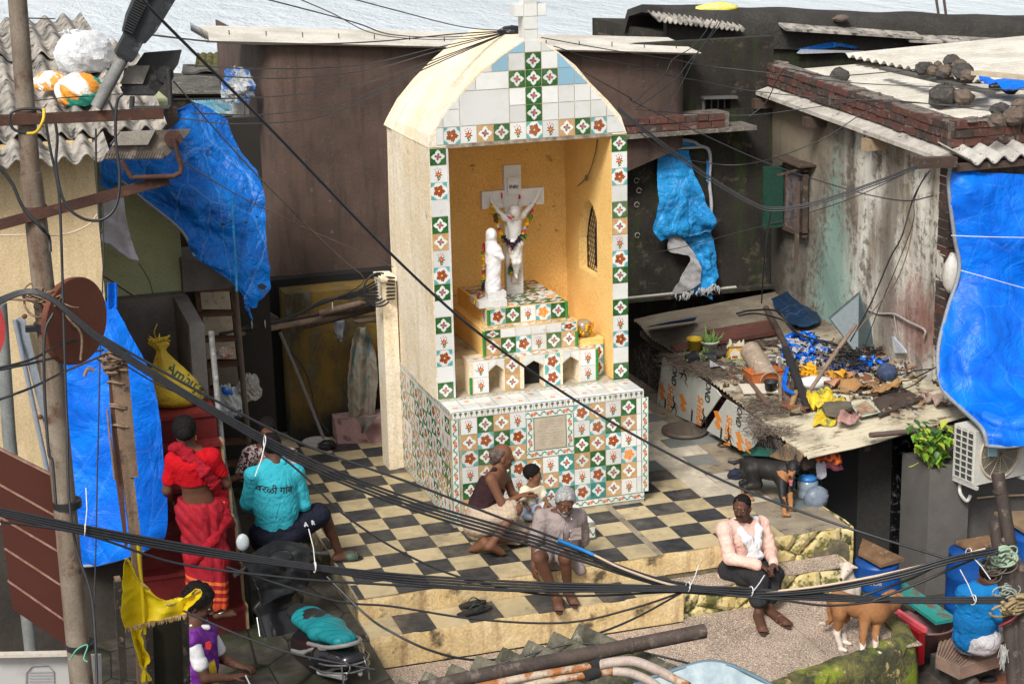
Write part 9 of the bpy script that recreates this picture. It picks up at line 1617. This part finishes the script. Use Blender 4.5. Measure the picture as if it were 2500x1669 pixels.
YF=Mt('yellow_satin',.5);YF.col(YF.mix(YF.step(YF.noise(4),.4,.6),(.72,.56,.01),(.62,.46,.01))).bump(YF.noise(10,3,.5,dist=1),.4,.015);YFM=YF.mat;yfl=-4.75
fl=thing('flag','yellow pennant flag with a gold fringe tied to the wooden post','flag',PY('r3',760,1100,yfl));F_=lambda pts:[PY('r3',a,b_,yfl+(.06 if i%2 else-.03))for i,(a,b_)in enumerate(pts)]
rows=[F_([(718,848),(722,850),(728,856)]),F_([(705,930),(760,925),(815,1000)]),F_([(698,1030),(800,1020),(880,1062),(965,1112)]),F_([(693,1120),(820,1110),(950,1130),(1060,1090),(1143,1033)]),F_([(696,1195),(800,1190),(930,1180),(1030,1170),(1092,1125)]),F_([(722,1245),(790,1230),(900,1205),(1000,1195),(1065,1165)])]
mk('cloth',patch(rows,44,50,.02,6,.003),YFM,fl);rows=[F_([(740,1240),(775,1236),(812,1232)]),F_([(742,1290),(780,1290),(815,1290)]),F_([(775,1350),(800,1350),(825,1370)]),F_([(790,1400),(820,1400),(855,1440)]),F_([(800,1460),(820,1470),(845,1480)]),F_([(836,1550),(840,1552),(844,1552)])]
mk('tail',patch(rows,40,12,.02,9,.003),YFM,fl);m_=M()
for k in range(34):f=k/33;p=Vector(F_([(722,1245)])[0]).lerp(Vector(F_([(1065,1165)])[0]),f);m_.tube([p,p+Vector((rnd.uniform(-.01,.01),0,-.03-.01*rnd.random()))],[.007,.002],4)
m_.tube(cr(F_([(718,850),(760,925),(830,1010),(900,1075),(965,1115),(1060,1080),(1143,1033)]),6),.006,5);mk('fringe',m_,pm('gold_fringe',(.55,.42,.25),(.35,.20,.06),40),fl);m_=M();m_.tube(cr([PY('r3',790,765,yfl),PY('r3',800,900,yfl),PY('r3',815,1040,yfl),PY('r3',828,1280,yfl)],4),.012,6);mk('tie_strip',m_,YFM,fl)
gt_=thing('gate_frame','rusted dark sheet gutter and posts behind the yellow flag','frame',PY('r3',880,1400,-4.2));m_=M()
for a,b_,c0,d0,w_ in((672,975,720,1760,.05),(850,1230,870,1760,.05),(1058,1180,1075,1760,.045)):m_.beam(PY('r3',a,b_,-4.2),PY('r3',c0,d0,-4.2),w_,w_)
mk('post',m_,pm('rusty_black_post',(.05,.04,.032),(.03,.026,.022),8,.9,.4,40,(.20,.15,.11),16),gt_);m_=M();m_.prism([PY('r3',a,b_,-4.15)for a,b_ in((870,1215),(1055,1190),(1075,1760),(880,1760))],(0,.02,0));mk('panel',m_,pm('olive_black_sheet',(.035,.033,.018),(.02,.019,.014),2),gt_);m_=M();m_.prism([PY('r3',a,b_,-4.22)for a,b_ in((655,970),(690,965),(700,990),(665,1000))],(0,.06,0));mk('cap',m_,POSTW,gt_)
# ================================================================ FOREGROUND BOTTOM: asbestos roof, bamboo, pipes
fr_=thing('foreground_roof','mossy wavy asbestos roof along the bottom edge of the picture','roof',PD('r7',600,1500,9.6));A_,B_2=Vector(PD('r7',-420,1680,9.9)),Vector(PD('r7',1010,1235,10.1));C2,D2=Vector(PD('r7',500,2150,9.0)),Vector(PD('r7',1930,1640,9.3))
m=Mt('mossy_asbestos',.95);n1=m.noise(5,7,.7);c=m.mix(m.step(n1,.42,.6),(.14,.13,.095),(.05,.048,.033));c=m.mix(m.step(m.noise(9,7,.7),.56,.68),c,(.30,.27,.21));c=m.mix(m.step(m.noise(3,5),.55,.68)*.7,c,(.07,.075,.02));m.col(c).bump(m.noise(40,6),.8,.02)
G=[]
for i in range(11):
 s_=i/10;row=[];up=(B_2-A_).cross(C2-A_).normalized();up=up if up.z>0 else-up
 for j in range(9*12+1):t_=j/(9*12);p=A_.lerp(B_2,t_).lerp(C2.lerp(D2,t_),s_);tri=1-2*abs((j/12)%1-.5)*2;row.append(p+up*(tri*.05+fold(p,6)*.008))
 G.append(row)
m_=M();m_.slab(G,.02 if True else 0);mk('sheet',m_,m.mat,fr_)
def fp(pts,r_,mt,name,lab,cat='pole',n=8):m_=M();q=cr([PD('r7',a,b_,d0)for a,b_,d0 in pts],n);m_.tube(q,r_ if not isinstance(r_,tuple)else[r_[0]+(r_[1]-r_[0])*i/(len(q)-1)for i in range(len(q))],12);return obj(name,m_,mt,lab,cat)
DB=pm('dark_grey_bamboo',(.085,.062,.050),(.055,.042,.036),5,.75,.3,40,(.16,.13,.11),12,streak=(.04,.03,.026));t=thing('bamboo_pole','thick dark bamboo pole lying across the foreground roof','pole',PD('r7',900,1400,9.3));m_=M();P=[PD('r7',a,b_,d0)for a,b_,d0 in((-60,1600,9.2),(430,1490,9.3),(1240,1330,9.5),(1700,1238,9.6))];m_.tube(cr(P,6),.038,16);mk('cane',m_,DB,t)
for a,b_ in((430,1490),(1240,1330)):m_=M();c0=Vector(PD('r7',a,b_,9.3 if a<900 else 9.5));d_=(Vector(P[3])-Vector(P[0])).normalized();m_.tube([c0-d_*.012,c0,c0+d_*.012],[.039,.044,.039],16);mk('node',m_,DB,t)
m_=M();c0=Vector(P[3]);m_.tube([c0+d_*.001,c0+d_*.004],.026,14);mk('hollow_end',m_,flat('hollow',(.03,.022,.018)),t)
RP_=pm('rust_flaked_pipe',(.42,.34,.26),(.30,.11,.03),9,.6,.3,40,(.14,.05,.02),12,lo=.46,hi=.54);CPV=pm('faded_pink_hose',(.42,.34,.29),(.34,.27,.23),8,.6,.2,40,(.2,.15,.12),14)
fp([(280,1590,9.15),(650,1515,9.15),(1030,1455,9.2)],.020,RP_,'rusty_pipe','upper rusty pipe lying beside the bamboo pole','pipe');fp([(500,1610,9.0),(700,1555,9.0),(1130,1490,9.1)],.018,RP_,'rusty_pipe','lower rusty pipe lying beside the bamboo pole','pipe')
fp([(1030,1452,9.2),(1150,1432,9.2),(1270,1430,9.2),(1400,1480,9.2),(1490,1525,9.2)],.026,CPV,'hose','thick faded hose joined to the upper rusty pipe','hose');fp([(1130,1490,9.1),(1240,1500,9.1),(1360,1550,9.1),(1450,1620,9.1)],.022,CPV,'hose','second faded hose joined to the lower rusty pipe','hose');fp([(1475,1518,9.2),(1600,1580,9.15)],.021,RP_,'rusty_pipe','short rusty pipe leaving the thick hose at the bottom right','pipe')
for a,b_,d0 in((1030,1453,9.2),(1000,1510,9.05)):m_=M();c0=Vector(PD('r7',a,b_,d0));m_.tube([c0-Vector((.035,.01,-.003)),c0+Vector((.035,.01,.003))],.029,12);obj('pipe_collar',m_,flat('black_collar',(.02,.02,.02)),'black collar on the upper rusty pipe' if a>1010 else 'black collar on the lower rusty pipe','collar')
WSM=Mt('grey_white_sheet',.5);nn=WSM.noise(5,6,.65);WSM.col(WSM.mix(WSM.step(nn,.42,.6),(.36,.43,.46),(.22,.29,.33))).bump(WSM.noise(18,5),.3,.01)
rows=[[PD('q2',a,b_,9.2)for a,b_ in r_]for r_ in([(-260,1560),(-60,1500),(60,1460),(200,1430),(330,1450),(470,1510),(620,1590)],[(-330,1640),(-100,1590),(60,1570),(200,1560),(330,1570),(470,1600),(640,1650)],[(-330,1760),(-100,1740),(60,1740),(200,1740),(330,1740),(470,1740),(640,1740)])]
obj('roof_sheet',patch(rows,24,50,.012,5,.01),WSM.mat,'pale grey blue sheet with a curved top at the bottom centre right','sheet');m_=M();m_.tube(cr(rows[0],6),.012,6);obj('rope',m_,flat('blue_grey_cord',(.10,.16,.20)),'cord hemming the curved edge of the pale sheet','cord')
# ================================================================ FOREGROUND RIGHT: bamboo posts and rope
yr=-6.6;rpst=thing('bamboo_post','thick upright bamboo post at the right border wrapped with ropes','post',PD('q6',2100,1300,12));BD=pm('brown_black_bamboo',(.062,.045,.036),(.042,.032,.028),5,.75,.3,40,(.14,.11,.09),12,streak=(.03,.022,.02))
def rb(pts,r_,nm,par,mt=BD):m_=M();m_.tube([PD(k,a,b_,12)for k,a,b_ in pts],r_,12);return mk(nm,m_,mt,par)
rb([('q2',1990,268),('q2',2020,430),('q2',2065,700),('q2',2085,1000),('q2',2110,1300),('q2',2150,1700)],.042,'main_cane',rpst);rb([('q2',1972,560),('q2',1985,680),('q2',2010,800)],.038,'short_cane',rpst);rb([('q2',2010,800),('q2',2060,1100),('q2',2100,1700)],.045,'lower_cane',rpst);rb([('q6',2190,540),('q6',2230,900),('q6',2260,1700)],.05,'right_cane',rpst);rb([('q6',2060,230),('q6',2180,450),('q6',2330,700)],.03,'slanting_cane',rpst,BAM)
for a,b_ in((2050,240),(2080,640)):m_=M();c0=Vector(PD('q2',2005 if b_<500 else 2060,380 if b_<500 else 690,12));m_.tube([c0+Vector((0,0,-.01)),c0,c0+Vector((0,0,.01))],[.044,.049,.044],12);mk('node',m_,BD,rpst)
def coil(k,a,b_,n,R,mt,lab,name='rope',r_=.010,fl=.6):
 m_=M();c1=Vector(PD(k,a,b_,11.85))
 for _ in range(n):
  c0=c1+Vector((rnd.gauss(0,R*.25),rnd.gauss(0,.02),rnd.gauss(0,R*.22)));rr=R*rnd.uniform(.5,1.1);ti=Vector((rnd.uniform(-.5,.5),-1,rnd.uniform(-.5,.5))).normalized();u_=ti.cross(Vector((0,0,1))).normalized();v2=ti.cross(u_);m_.tube([c0+u_*math.cos(t)*rr+v2*math.sin(t)*rr*fl for t in np.linspace(0,rnd.uniform(3.5,6.3),16)],r_*rnd.uniform(.6,1.1),5)
 return obj(name,m_,mt,lab,'rope')
coil('q6',2035,395,30,.075,pm('pale_green_rope',(.36,.46,.34),(.26,.36,.27),30),'tangled ball of pale green rope on the bamboo posts');coil('q6',2170,850,22,.09,pm('tan_rope',(.34,.26,.14),(.24,.18,.10),30),'thick tan rope wound round the bamboo posts',r_=.014,fl=.4);coil('q6',1980,480,14,.09,flat('grey_string',(.12,.10,.085)),'grey brown strings looped under the pale green rope',r_=.005);coil('q6',2090,730,12,.06,flat('pale_cord',(.30,.34,.30)),'loose knots of pale cord between the two ropes',r_=.005)
m_=M();
for k in range(60):p=Vector(PD('q6',2060+rnd.gauss(0,18),1200+rnd.random()*130,11.9));m_.tube([p,p+Vector((rnd.uniform(-.02,.02),0,-.05-.05*rnd.random()))],.003,3)
obj('frayed_rope',m_,flat('white_frayed',(.42,.42,.40)),'frayed white rope end hanging from the bamboo posts','rope');m_=M();m_.tube(cr([PD('q6',2240,880,11.9),PD('q6',2150,970,11.88),PD('q6',2080,1010,11.88),PD('q6',2020,1040,11.9)],5),.008,6);obj('cord',m_,flat('dark_red_cord',(.20,.02,.03)),'dark red cord tied across the bamboo posts','cord')
# ================================================================ OVERHEAD CABLES
CAB=flat('sheath_black',(.020,.021,.024),.42,.5,var=.2);CABT=flat('cream_cable',(.55,.42,.30),.5);TIE=flat('white_tie2',(.62,.62,.62))
def W(lab,pts,r_=.010,mt=None,par=None,nm='cable',cat='cable'):
 P=[PD(k,a,b_,dd)for k,a,b_,dd in pts];m_=M();m_.tube(cr(P,10),r_*.72,6);return mk(nm,m_,mt or CAB,par,None if par else lab,None if par else cat)
W('thick black cable slanting from the top left across the shrine to the right border',[('d',300,-40,10),('d',355,30,10.1),('d',620,295,10.6),('d',905,590,11.2),('d',1100,765,11.6),('d',1300,905,12),('d',1500,1022,12.2),('d',1700,1120,12.3),('d',1930,1205,12.3),('d',2170,1280,12.1)],.012)
bd1=thing('cable_bundle','thick cable bundle from the street pole down to the knot before the pink shirted man','cables',PD('d',900,1140,10.8))
for k in range(4):
 o=(k-1.5)*5;W('',[('d',-30,700+o,10.6),('d',90,672+o*.5,10.5),('d',235,782+o,10.5),('d',460,925+o,10.6),('d',700,1058+o*1.4,10.8),('d',950,1158+o*1.6,11),('d',1250,1248+o*1.6,11.2),('d',1480,1325+o,11.3),('d',1580,1347+o,11.35)],.0105,par=bd1,nm='strand')
W('',[('d',235,772,10.5),('d',470,905,10.6),('d',700,1020,10.8),('d',950,1110,10.9),('d',1130,1180,11),('d',1270,1232,11.1),('d',1345,1262,11.2)],.011,par=bd1,nm='strand');W('',[('d',1280,1238,11.1),('d',1330,1258,11.15),('d',1362,1272,11.15)],.016,flat('blue_tape',(.01,.18,.50)),bd1,'blue_tape');W('',[('d',1360,1271,11.15),('d',1440,1308,11.2),('d',1560,1345,11.3),('d',1700,1357,11.4),('d',1830,1350,11.45),('d',1960,1330,11.5),('d',2100,1300,11.6),('d',2260,1258,11.7)],.011,CABT,bd1,'cream_strand')
def tie(p,par,tail):
 m_=M();c0=Vector(PD('d',p[0],p[1],p[2]));m_.tube([c0+Vector((math.cos(t)*.004,math.sin(t)*.035,math.cos(t+.3)*.035))for t in np.linspace(0,6.3,12)],.0035,5);m_.tube([c0+Vector((0,-.02,0)),PD('d',p[0]+tail[0]*.5+4,p[1]+tail[1]*.5,p[2]-.05),PD('d',p[0]+tail[0],p[1]+tail[1],p[2]-.05)],.0034,5);mk('cable_tie',m_,TIE,par)
tie((607,1012,10.65),bd1,(-22,80));tie((1578,1345,11.3),bd1,(25,-50))
bd2=thing('cable_bundle','low cable bundle crossing the whole picture in front of the steps','cables',PD('d',900,1320,11))
for k in range(4):o=(k-1.5)*6;W('',[('d',-40,1165+o*.8,10.3),('d',190,1214+o,10.4),('d',430,1258+o,10.6),('d',700,1298+o*.6,10.8),('d',950,1328+o,11),('d',1250,1345+o,11.15),('d',1580,1350+o*.6,11.3),('d',1720,1358+o,11.4),('d',2000,1374+o*.6,11.6),('d',2270,1376+o*.7,11.8),('d',2400,1374+o,11.9)],.0105,par=bd2,nm='strand')
W('',[('d',-40,1190,10.3),('d',190,1224,10.4),('d',400,1290,10.6),('d',620,1320,10.7),('d',800,1335,10.8),('d',1200,1355,11.1),('d',1500,1355,11.3),('d',1760,1372,11.4),('d',1900,1388,11.5),('d',2040,1375,11.6)],.010,par=bd2,nm='strand')
tie((194,1216,10.4),bd2,(3,-98));tie((722,1300,10.8),bd2,(-14,-88));tie((1722,1356,11.4),bd2,(32,-38));tie((2222,1268,11.7),bd2,(50,60));tie((2232,1375,11.75),bd2,(-30,-70))
bd3=thing('cable_bundle','cable bundle climbing from the knot to the pale green rope at the right','cables',PD('d',1950,1320,11.6))
for k in range(3):o=(k-1)*6;W('',[('d',1580,1347+o,11.35),('d',1722,1360+o,11.4),('d',1900,1350+o*.8,11.5),('d',2060,1318+o,11.55),('d',2180,1284+o,11.6),('d',2290,1262+o,11.7)],.0105,par=bd3,nm='strand')
W('',[('d',1960,1372,11.6),('d',2080,1330,11.65),('d',2170,1290,11.7),('d',2290,1268,11.8)],.011,par=bd3,nm='strand');W('',[('d',2000,1378,11.6),('d',2100,1340,11.65),('d',2190,1300,11.7),('d',2250,1275,11.8)],.011,par=bd3,nm='strand')
W('single cable sagging under the low bundle to the knot',[('d',520,1300,10.7),('d',760,1400-25,10.8),('d',900,1398-8,10.9),('d',1100,1440-20,11),('d',1300,1427,11.1),('d',1450,1395,11.2),('d',1580,1352,11.35)],.009)
W('lowest sagging cable from the low bundle down to the roof and up to the knot',[('d',750,1322,10.8),('d',840,1410,10.7),('d',900,1450,10.6),('d',985,1490,10.6),('d',1080,1512,10.7),('d',1180,1505,10.8),('d',1340,1462,10.9),('d',1450,1420,11.1),('d',1570,1355,11.35)],.010)
W('thin cable slanting from the upper bundle past the turquoise shirt to the steps',[('d',540,970,10.7),('d',680,1075,10.8),('d',790,1180,10.9),('d',930,1270,11),('d',1080,1330,11.1),('d',1280,1365,11.2),('d',1560,1356,11.35)],.0095)
W('thin cable crossing the scooter at the bottom left',[('d',420,1400,10.4),('d',560,1460,10.4),('d',680,1500,10.4),('d',860,1535,10.4)],.0085)
W('cable lying on the foreground roof beneath the bamboo pole',[('d',1150,1560-40,9.9),('d',1250,1490,9.9),('d',1330,1475,9.9),('d',1450,1490,9.9),('d',1600,1525,9.9)],.008)
ap=(1172,72)
fan=[([(300,75,11),(500,97,13),(660,102,14.5),(860,96,16),(1050,78,17.2)],'uppermost left wire running from the lamp to the shrine crown',.009),([(430,150,12),(600,158,13.5),(820,150,15),(1000,110,16.5)],'second wire from the left reaching the shrine crown',.007),([(425,170,12),(650,180,13.5),(850,160,15),(1000,118,16.5)],'third wire from the left reaching the shrine crown',.007),([(400,228,12),(620,222,13.5),(800,200,15),(960,150,16.5)],'fourth wire from the left reaching the shrine crown',.007),([(440,260,12),(620,262,13.5),(800,232,15),(980,150,16.5)],'fifth wire from the left reaching the shrine crown',.007),([(415,272,12),(560,284,13.5),(760,262,15),(960,165,16.5)],'lowest wire from the left reaching the shrine crown',.007),([(500,-30,12),(800,48,14),(900,80,15),(1040,85,16.8)],'wire dipping from the top edge to the shrine crown',.007),([(620,-30,12),(760,30,14),(850,75,15.5),(960,90,16.5),(1080,88,17.2)],'wavy wire from the top edge left of the crown',.006),([(780,-10,13),(900,22,14.5),(1060,62,16.5)],'short high wire from the top edge to the crown',.007)]
for pts,lab,r_ in fan:W(lab,[('d',a,b_,dd)for a,b_,dd in pts]+[('d',ap[0],ap[1],17.45)],r_)
m_=M();m_.ball(PD('d',1175,70,17.4),.075,16,10,0,(1.8,1,.6),lump=.12);obj('cable_joint',m_,flat('black_wrap',(.012,.013,.016),.3,bump=.8),'black plastic wrapped cable joint beside the finial cross','cable joint')
W('wire from the crown of the shrine to the brick corner of the right house',[('r5',1100,240,17.3),('r5',1500,312,17.5),('r5',1960,385,18),('r8',400,395,18.5),('r8',800,440,18.5),('r8',1300,500,18.5),('r8',1900,528,18.5),('r8',2400,545,18.5)],.007);W('second wire from the crown sagging past the brown house',[('r5',1180,295,17.3),('r5',1400,365,17.6),('r5',1700,420,17.8),('r5',1960,492,18),('r8',400,490,18.4),('r8',700,548,18.5),('r8',1200,598,18.5),('r8',1600,610,18.5),('r8',2150,670,18.5)],.007)
W('cable from the shrine gable sagging to the rod on the stained wall',[('r5',1370,460,17.3),('r5',1660,620,17.5),('r8',0,618,17.6),('r8',400,808,17.8),('r8',800,985,17.9),('r8',1200,1118,18),('r8',1450,1185,18),('r8',1650,1212,18.1),('r8',1800,1182,18.3)],.008)
bd4=thing('cable_bundle','trio of cables sagging in front of the dark wall to the timber under the eave','cables',PD('r8',850,1260,17.5))
for o in(-9,0,12):W('',[('r5',1590,690+o,17.3),('r8',50,780+o,17.3),('r8',400,1040+o*1.2,17.4),('r8',700,1222+o,17.4),('r8',850,1262+o,17.4),('r8',1100,1222+o,17.4),('r8',1450,1105+o,17.4),('r8',1710,1003+o,17.5)],.0085,par=bd4,nm='strand')
W('wire curving from the shrine shoulder up to the brick parapet',[('r8',20,790,17.4),('r8',200,930,17.8),('r8',480,990,18),('r8',680,990,18),('r8',900,935,18.2),('r8',1150,830,18.3),('r8',1400,670,18.3),('r8',1550,618,18.5),('r8',2000,640,18.5),('r8',2400,635,18.5)],.007)
W('low wire from the left edge of the dark wall to the timber',[('r6',1660,190,18),('r8',250,1500,18.2),('r8',650,1395,18),('r8',1000,1300,17.8),('r8',1350,1180,17.6),('r8',1710,1010,17.5)],.006)
for i,pts in enumerate(([(500,75),(420,200),(340,290),(230,360),(170,460),(0,615)],[(525,80),(480,170),(400,290),(330,370),(230,490),(10,655)],[(545,75),(490,180),(380,320),(300,470),(230,600),(165,680)])):W(('left','middle','right')[i]+' of the three wires dropping from the pale yellow bundle on the parapet',[('r8',a,b_,21.5-j*.5)for j,(a,b_)in enumerate(pts)],.007)
W('flat wire pair crossing below the brown house on the right',[('r8',0,662,18.5),('r8',400,690,19),('r8',700,695,19),('r8',1000,660,19),('r8',1300,620,18.6),('r8',1500,610,18.5)],.006);W('cable looped over the parapet top beside the rafters',[('r8',690,705,19),('r8',790,620,19),('r8',850,500,18.9),('r8',900,420,18.8),('r8',940,418,18.8),('r8',1150,460,18.6),('r8',1300,455,18.6),('r8',1700,420,18.6)],.008)
W('thick cable dropping from the timber along the stained wall',[('r8',1780,1030,17.8),('r8',1720,1120,17.9),('r8',1670,1230,18),('r8',1610,1430,18),('q1',1540,200,18.2),('q1',1420,480,18.4),('q1',1300,700,18.6)],.010);W('thin cable dropping beside the thick one on the stained wall',[('r8',1760,1040,17.9),('r8',1690,1200,18),('r8',1680,1340,18),('q1',1600,200,18.3),('q1',1450,560,18.5),('q1',1370,790,18.6)],.006)
W('brown thin hose slanting down the stained wall to the long stick',[('q1',1680,0,18),('q1',1640,180,18.1),('q1',1570,350,18.2),('q1',1450,500,18.4),('q1',1330,650,18.5)],.008,flat('brown_hose',(.20,.13,.09)))
W('vertical cable in the corner between dark and stained walls',[('r8',828,1260,17.5),('r8',800,1400,18),('q1',790,120,19),('q1',775,300,20),('q1',765,470,20.5)],.010)
W('thin wire sagging along the brown house to the pier',[('r1',1150,1040,12),('r1',1600,1320,13.5),('r1',1960,1500,15),('q3',600,0,15),('q3',900,130,16.5),('q3',1200,265,17.5)],.006);W('wire from the floodlight down to the coil of cables at the pier',[('r1',1190,560,11),('r1',1450,860,12),('r1',1750,1190,13.5),('r1',1960,1400,14.5),('q3',650,0,15),('q3',870,210,16.5),('q3',1015,345,17.5),('q3',900,445,18)],.007)
for pts,r_,lab in[([('r1',380,845,10.4),('r1',392,950,10.4),('r1',385,1150,10.4),('r1',440,1380,10.4),('r1',560,1490,10.4),('r1',700,1500,10.4),('r1',795,1400,10.4),('r1',818,1200,10.4),('r1',790,930,10.4),('r1',800,700,10.4),('r1',840,640,10.4)],.012,'large black cable loop hanging between the two cross arms'),([('r1',745,690,10.5),('r1',785,800,10.5),('r1',790,930,10.5),('r1',755,990,10.5)],.009,'short cable falling from the lamp arm to the lower floodlight'),([('r1',-30,1110,10.3),('r1',80,1250,10.3),('r1',160,1420,10.3),('r1',290,1565,10.3),('r2',310,200,10.4),('r2',322,300,10.4)],.014,'thick cable swinging in front of the street pole at mid height'),([('r1',315,850,10.5),('r1',340,1000,10.5),('r1',400,1300,10.5),('r2',390,200,10.5),('r2',405,700,10.5),('r2',420,1200,10.5),('r3',385,100,10.5),('r3',395,500,10.5),('r3',440,800,10.5),('r3',520,1050,10.5),('r3',545,1300,10.5),('r3',560,1700,10.5)],.012,'long black cable running down the right face of the street pole'),([('r2',340,690,10.5),('r2',285,830,10.5),('r2',285,1200,10.5),('r2',310,1568,10.5),('r3',300,300,10.5),('r3',320,540,10.5)],.012,'cable running down the left face of the street pole'),([('r2',655,0,14.2),('r2',660,330,14.2),('r2',640,900,14.2),('r2',625,1568,14.2),('r3',560,200,14.2),('r3',548,800,14.2),('r3',535,1240,14.2)],.008,'thin greenish line hanging straight down in front of the blue tarpaulin'),([('r1',655,880,14.4),('r1',660,1200,14.4),('r1',685,1568,14.4),('r2',655,150,14.4)],.012,'black cable along the corner of the cream house'),([('r2',655,450,16),('r2',850,580,16.5)],.009,'short black cable stretched across the pale green wall'),([('r2',885,370,16.8),('r2',950,480,16.8),('r2',975,565,16.8)],.006,'thin string under the greyish white cloth'),([('r2',-30,1058,10.3),('r2',200,1010,10.4),('r2',400,965,11),('r2',660,925,11.9)],.010,'middle of the three cables from the left border to the wooden post'),([('r2',-30,1045,10.3),('r2',200,985,10.4),('r2',380,890,10.8),('r2',520,845,11)],.010,'upper of the three cables from the left border to the wooden post'),([('r2',-30,1250,10.3),('r2',200,1165,10.4),('r2',420,1060,11),('r2',670,955,11.9)],.010,'lower of the three cables from the left border to the wooden post'),([('r2',780,1010,11.9),('r2',1000,1140,12.4),('r2',1200,1225,13)],.007,'thin cable continuing from the wooden post towards the steps'),([('r1',230,690,14),('r1',450,668,14),('r1',680,655,14),('r1',850,640,13)],.006,'thin wire lying across the asbestos roof'),([('r1',175,125,14),('r1',375,130,15)],.008,'short wire above the asbestos roof at the top left')]:W(lab,pts,r_)
W('yellow wire tied round the upper cross arm',[('r1',300,745,10.3),('r1',295,820,10.25),('r1',250,900,10.3),('r1',180,915,10.4)],.012,flat('yellow_wire',(.65,.45,.04)));W('black wire loop round the pole at the upper cross arm',[('r1',180,915,10.35),('r1',90,880,10.35),('r1',65,800,10.35),('r1',110,755,10.35),('r1',250,745,10.35),('r1',300,770,10.35)],.012);W('green string knotted round the pole near the bottom',[('r3',400,1430,10.4),('r3',440,1370,10.35),('r3',500,1345,10.35),('r3',480,1420,10.35),('r3',500,1440,10.35)],.006,flat('green_string',(.10,.36,.22)))
W('cream wire drooping across the cream house wall',[('r2',-30,195,14),('r2',200,190,14),('r2',400,190,14.2),('r2',560,130,14.2),('r2',620,60,14.2)],.008,CABT)
coilg=thing('jute_tangle','tangle of jute twine and cables lashed round the street pole below the round sign','rope',PY('r2',330,600,yp));m_=M()
for k in range(40):c0=Vector(PY('r2',300+rnd.gauss(0,45),590+rnd.gauss(0,35),yp-.09));r_=rnd.uniform(.03,.10);ti=Vector((rnd.uniform(-.6,.6),rnd.uniform(-.6,.6),1)).normalized();u_=ti.cross(Vector((1,0,0))).normalized();v2=ti.cross(u_);m_.tube([c0+u_*math.cos(t)*r_+v2*math.sin(t)*r_*.7 for t in np.linspace(0,rnd.uniform(2,5),10)],rnd.uniform(.003,.007),4)
m_.tube(cr([PY('r2',60,600,yp-.1),PY('r2',200,610,yp-.12),PY('r2',360,640,yp-.12),PY('r2',450,740,yp-.12),PY('r2',520,830,yp-.1),PY('r2',515,990,yp-.1)],6),.008,5);mk('twine',m_,JUTE,coilg)
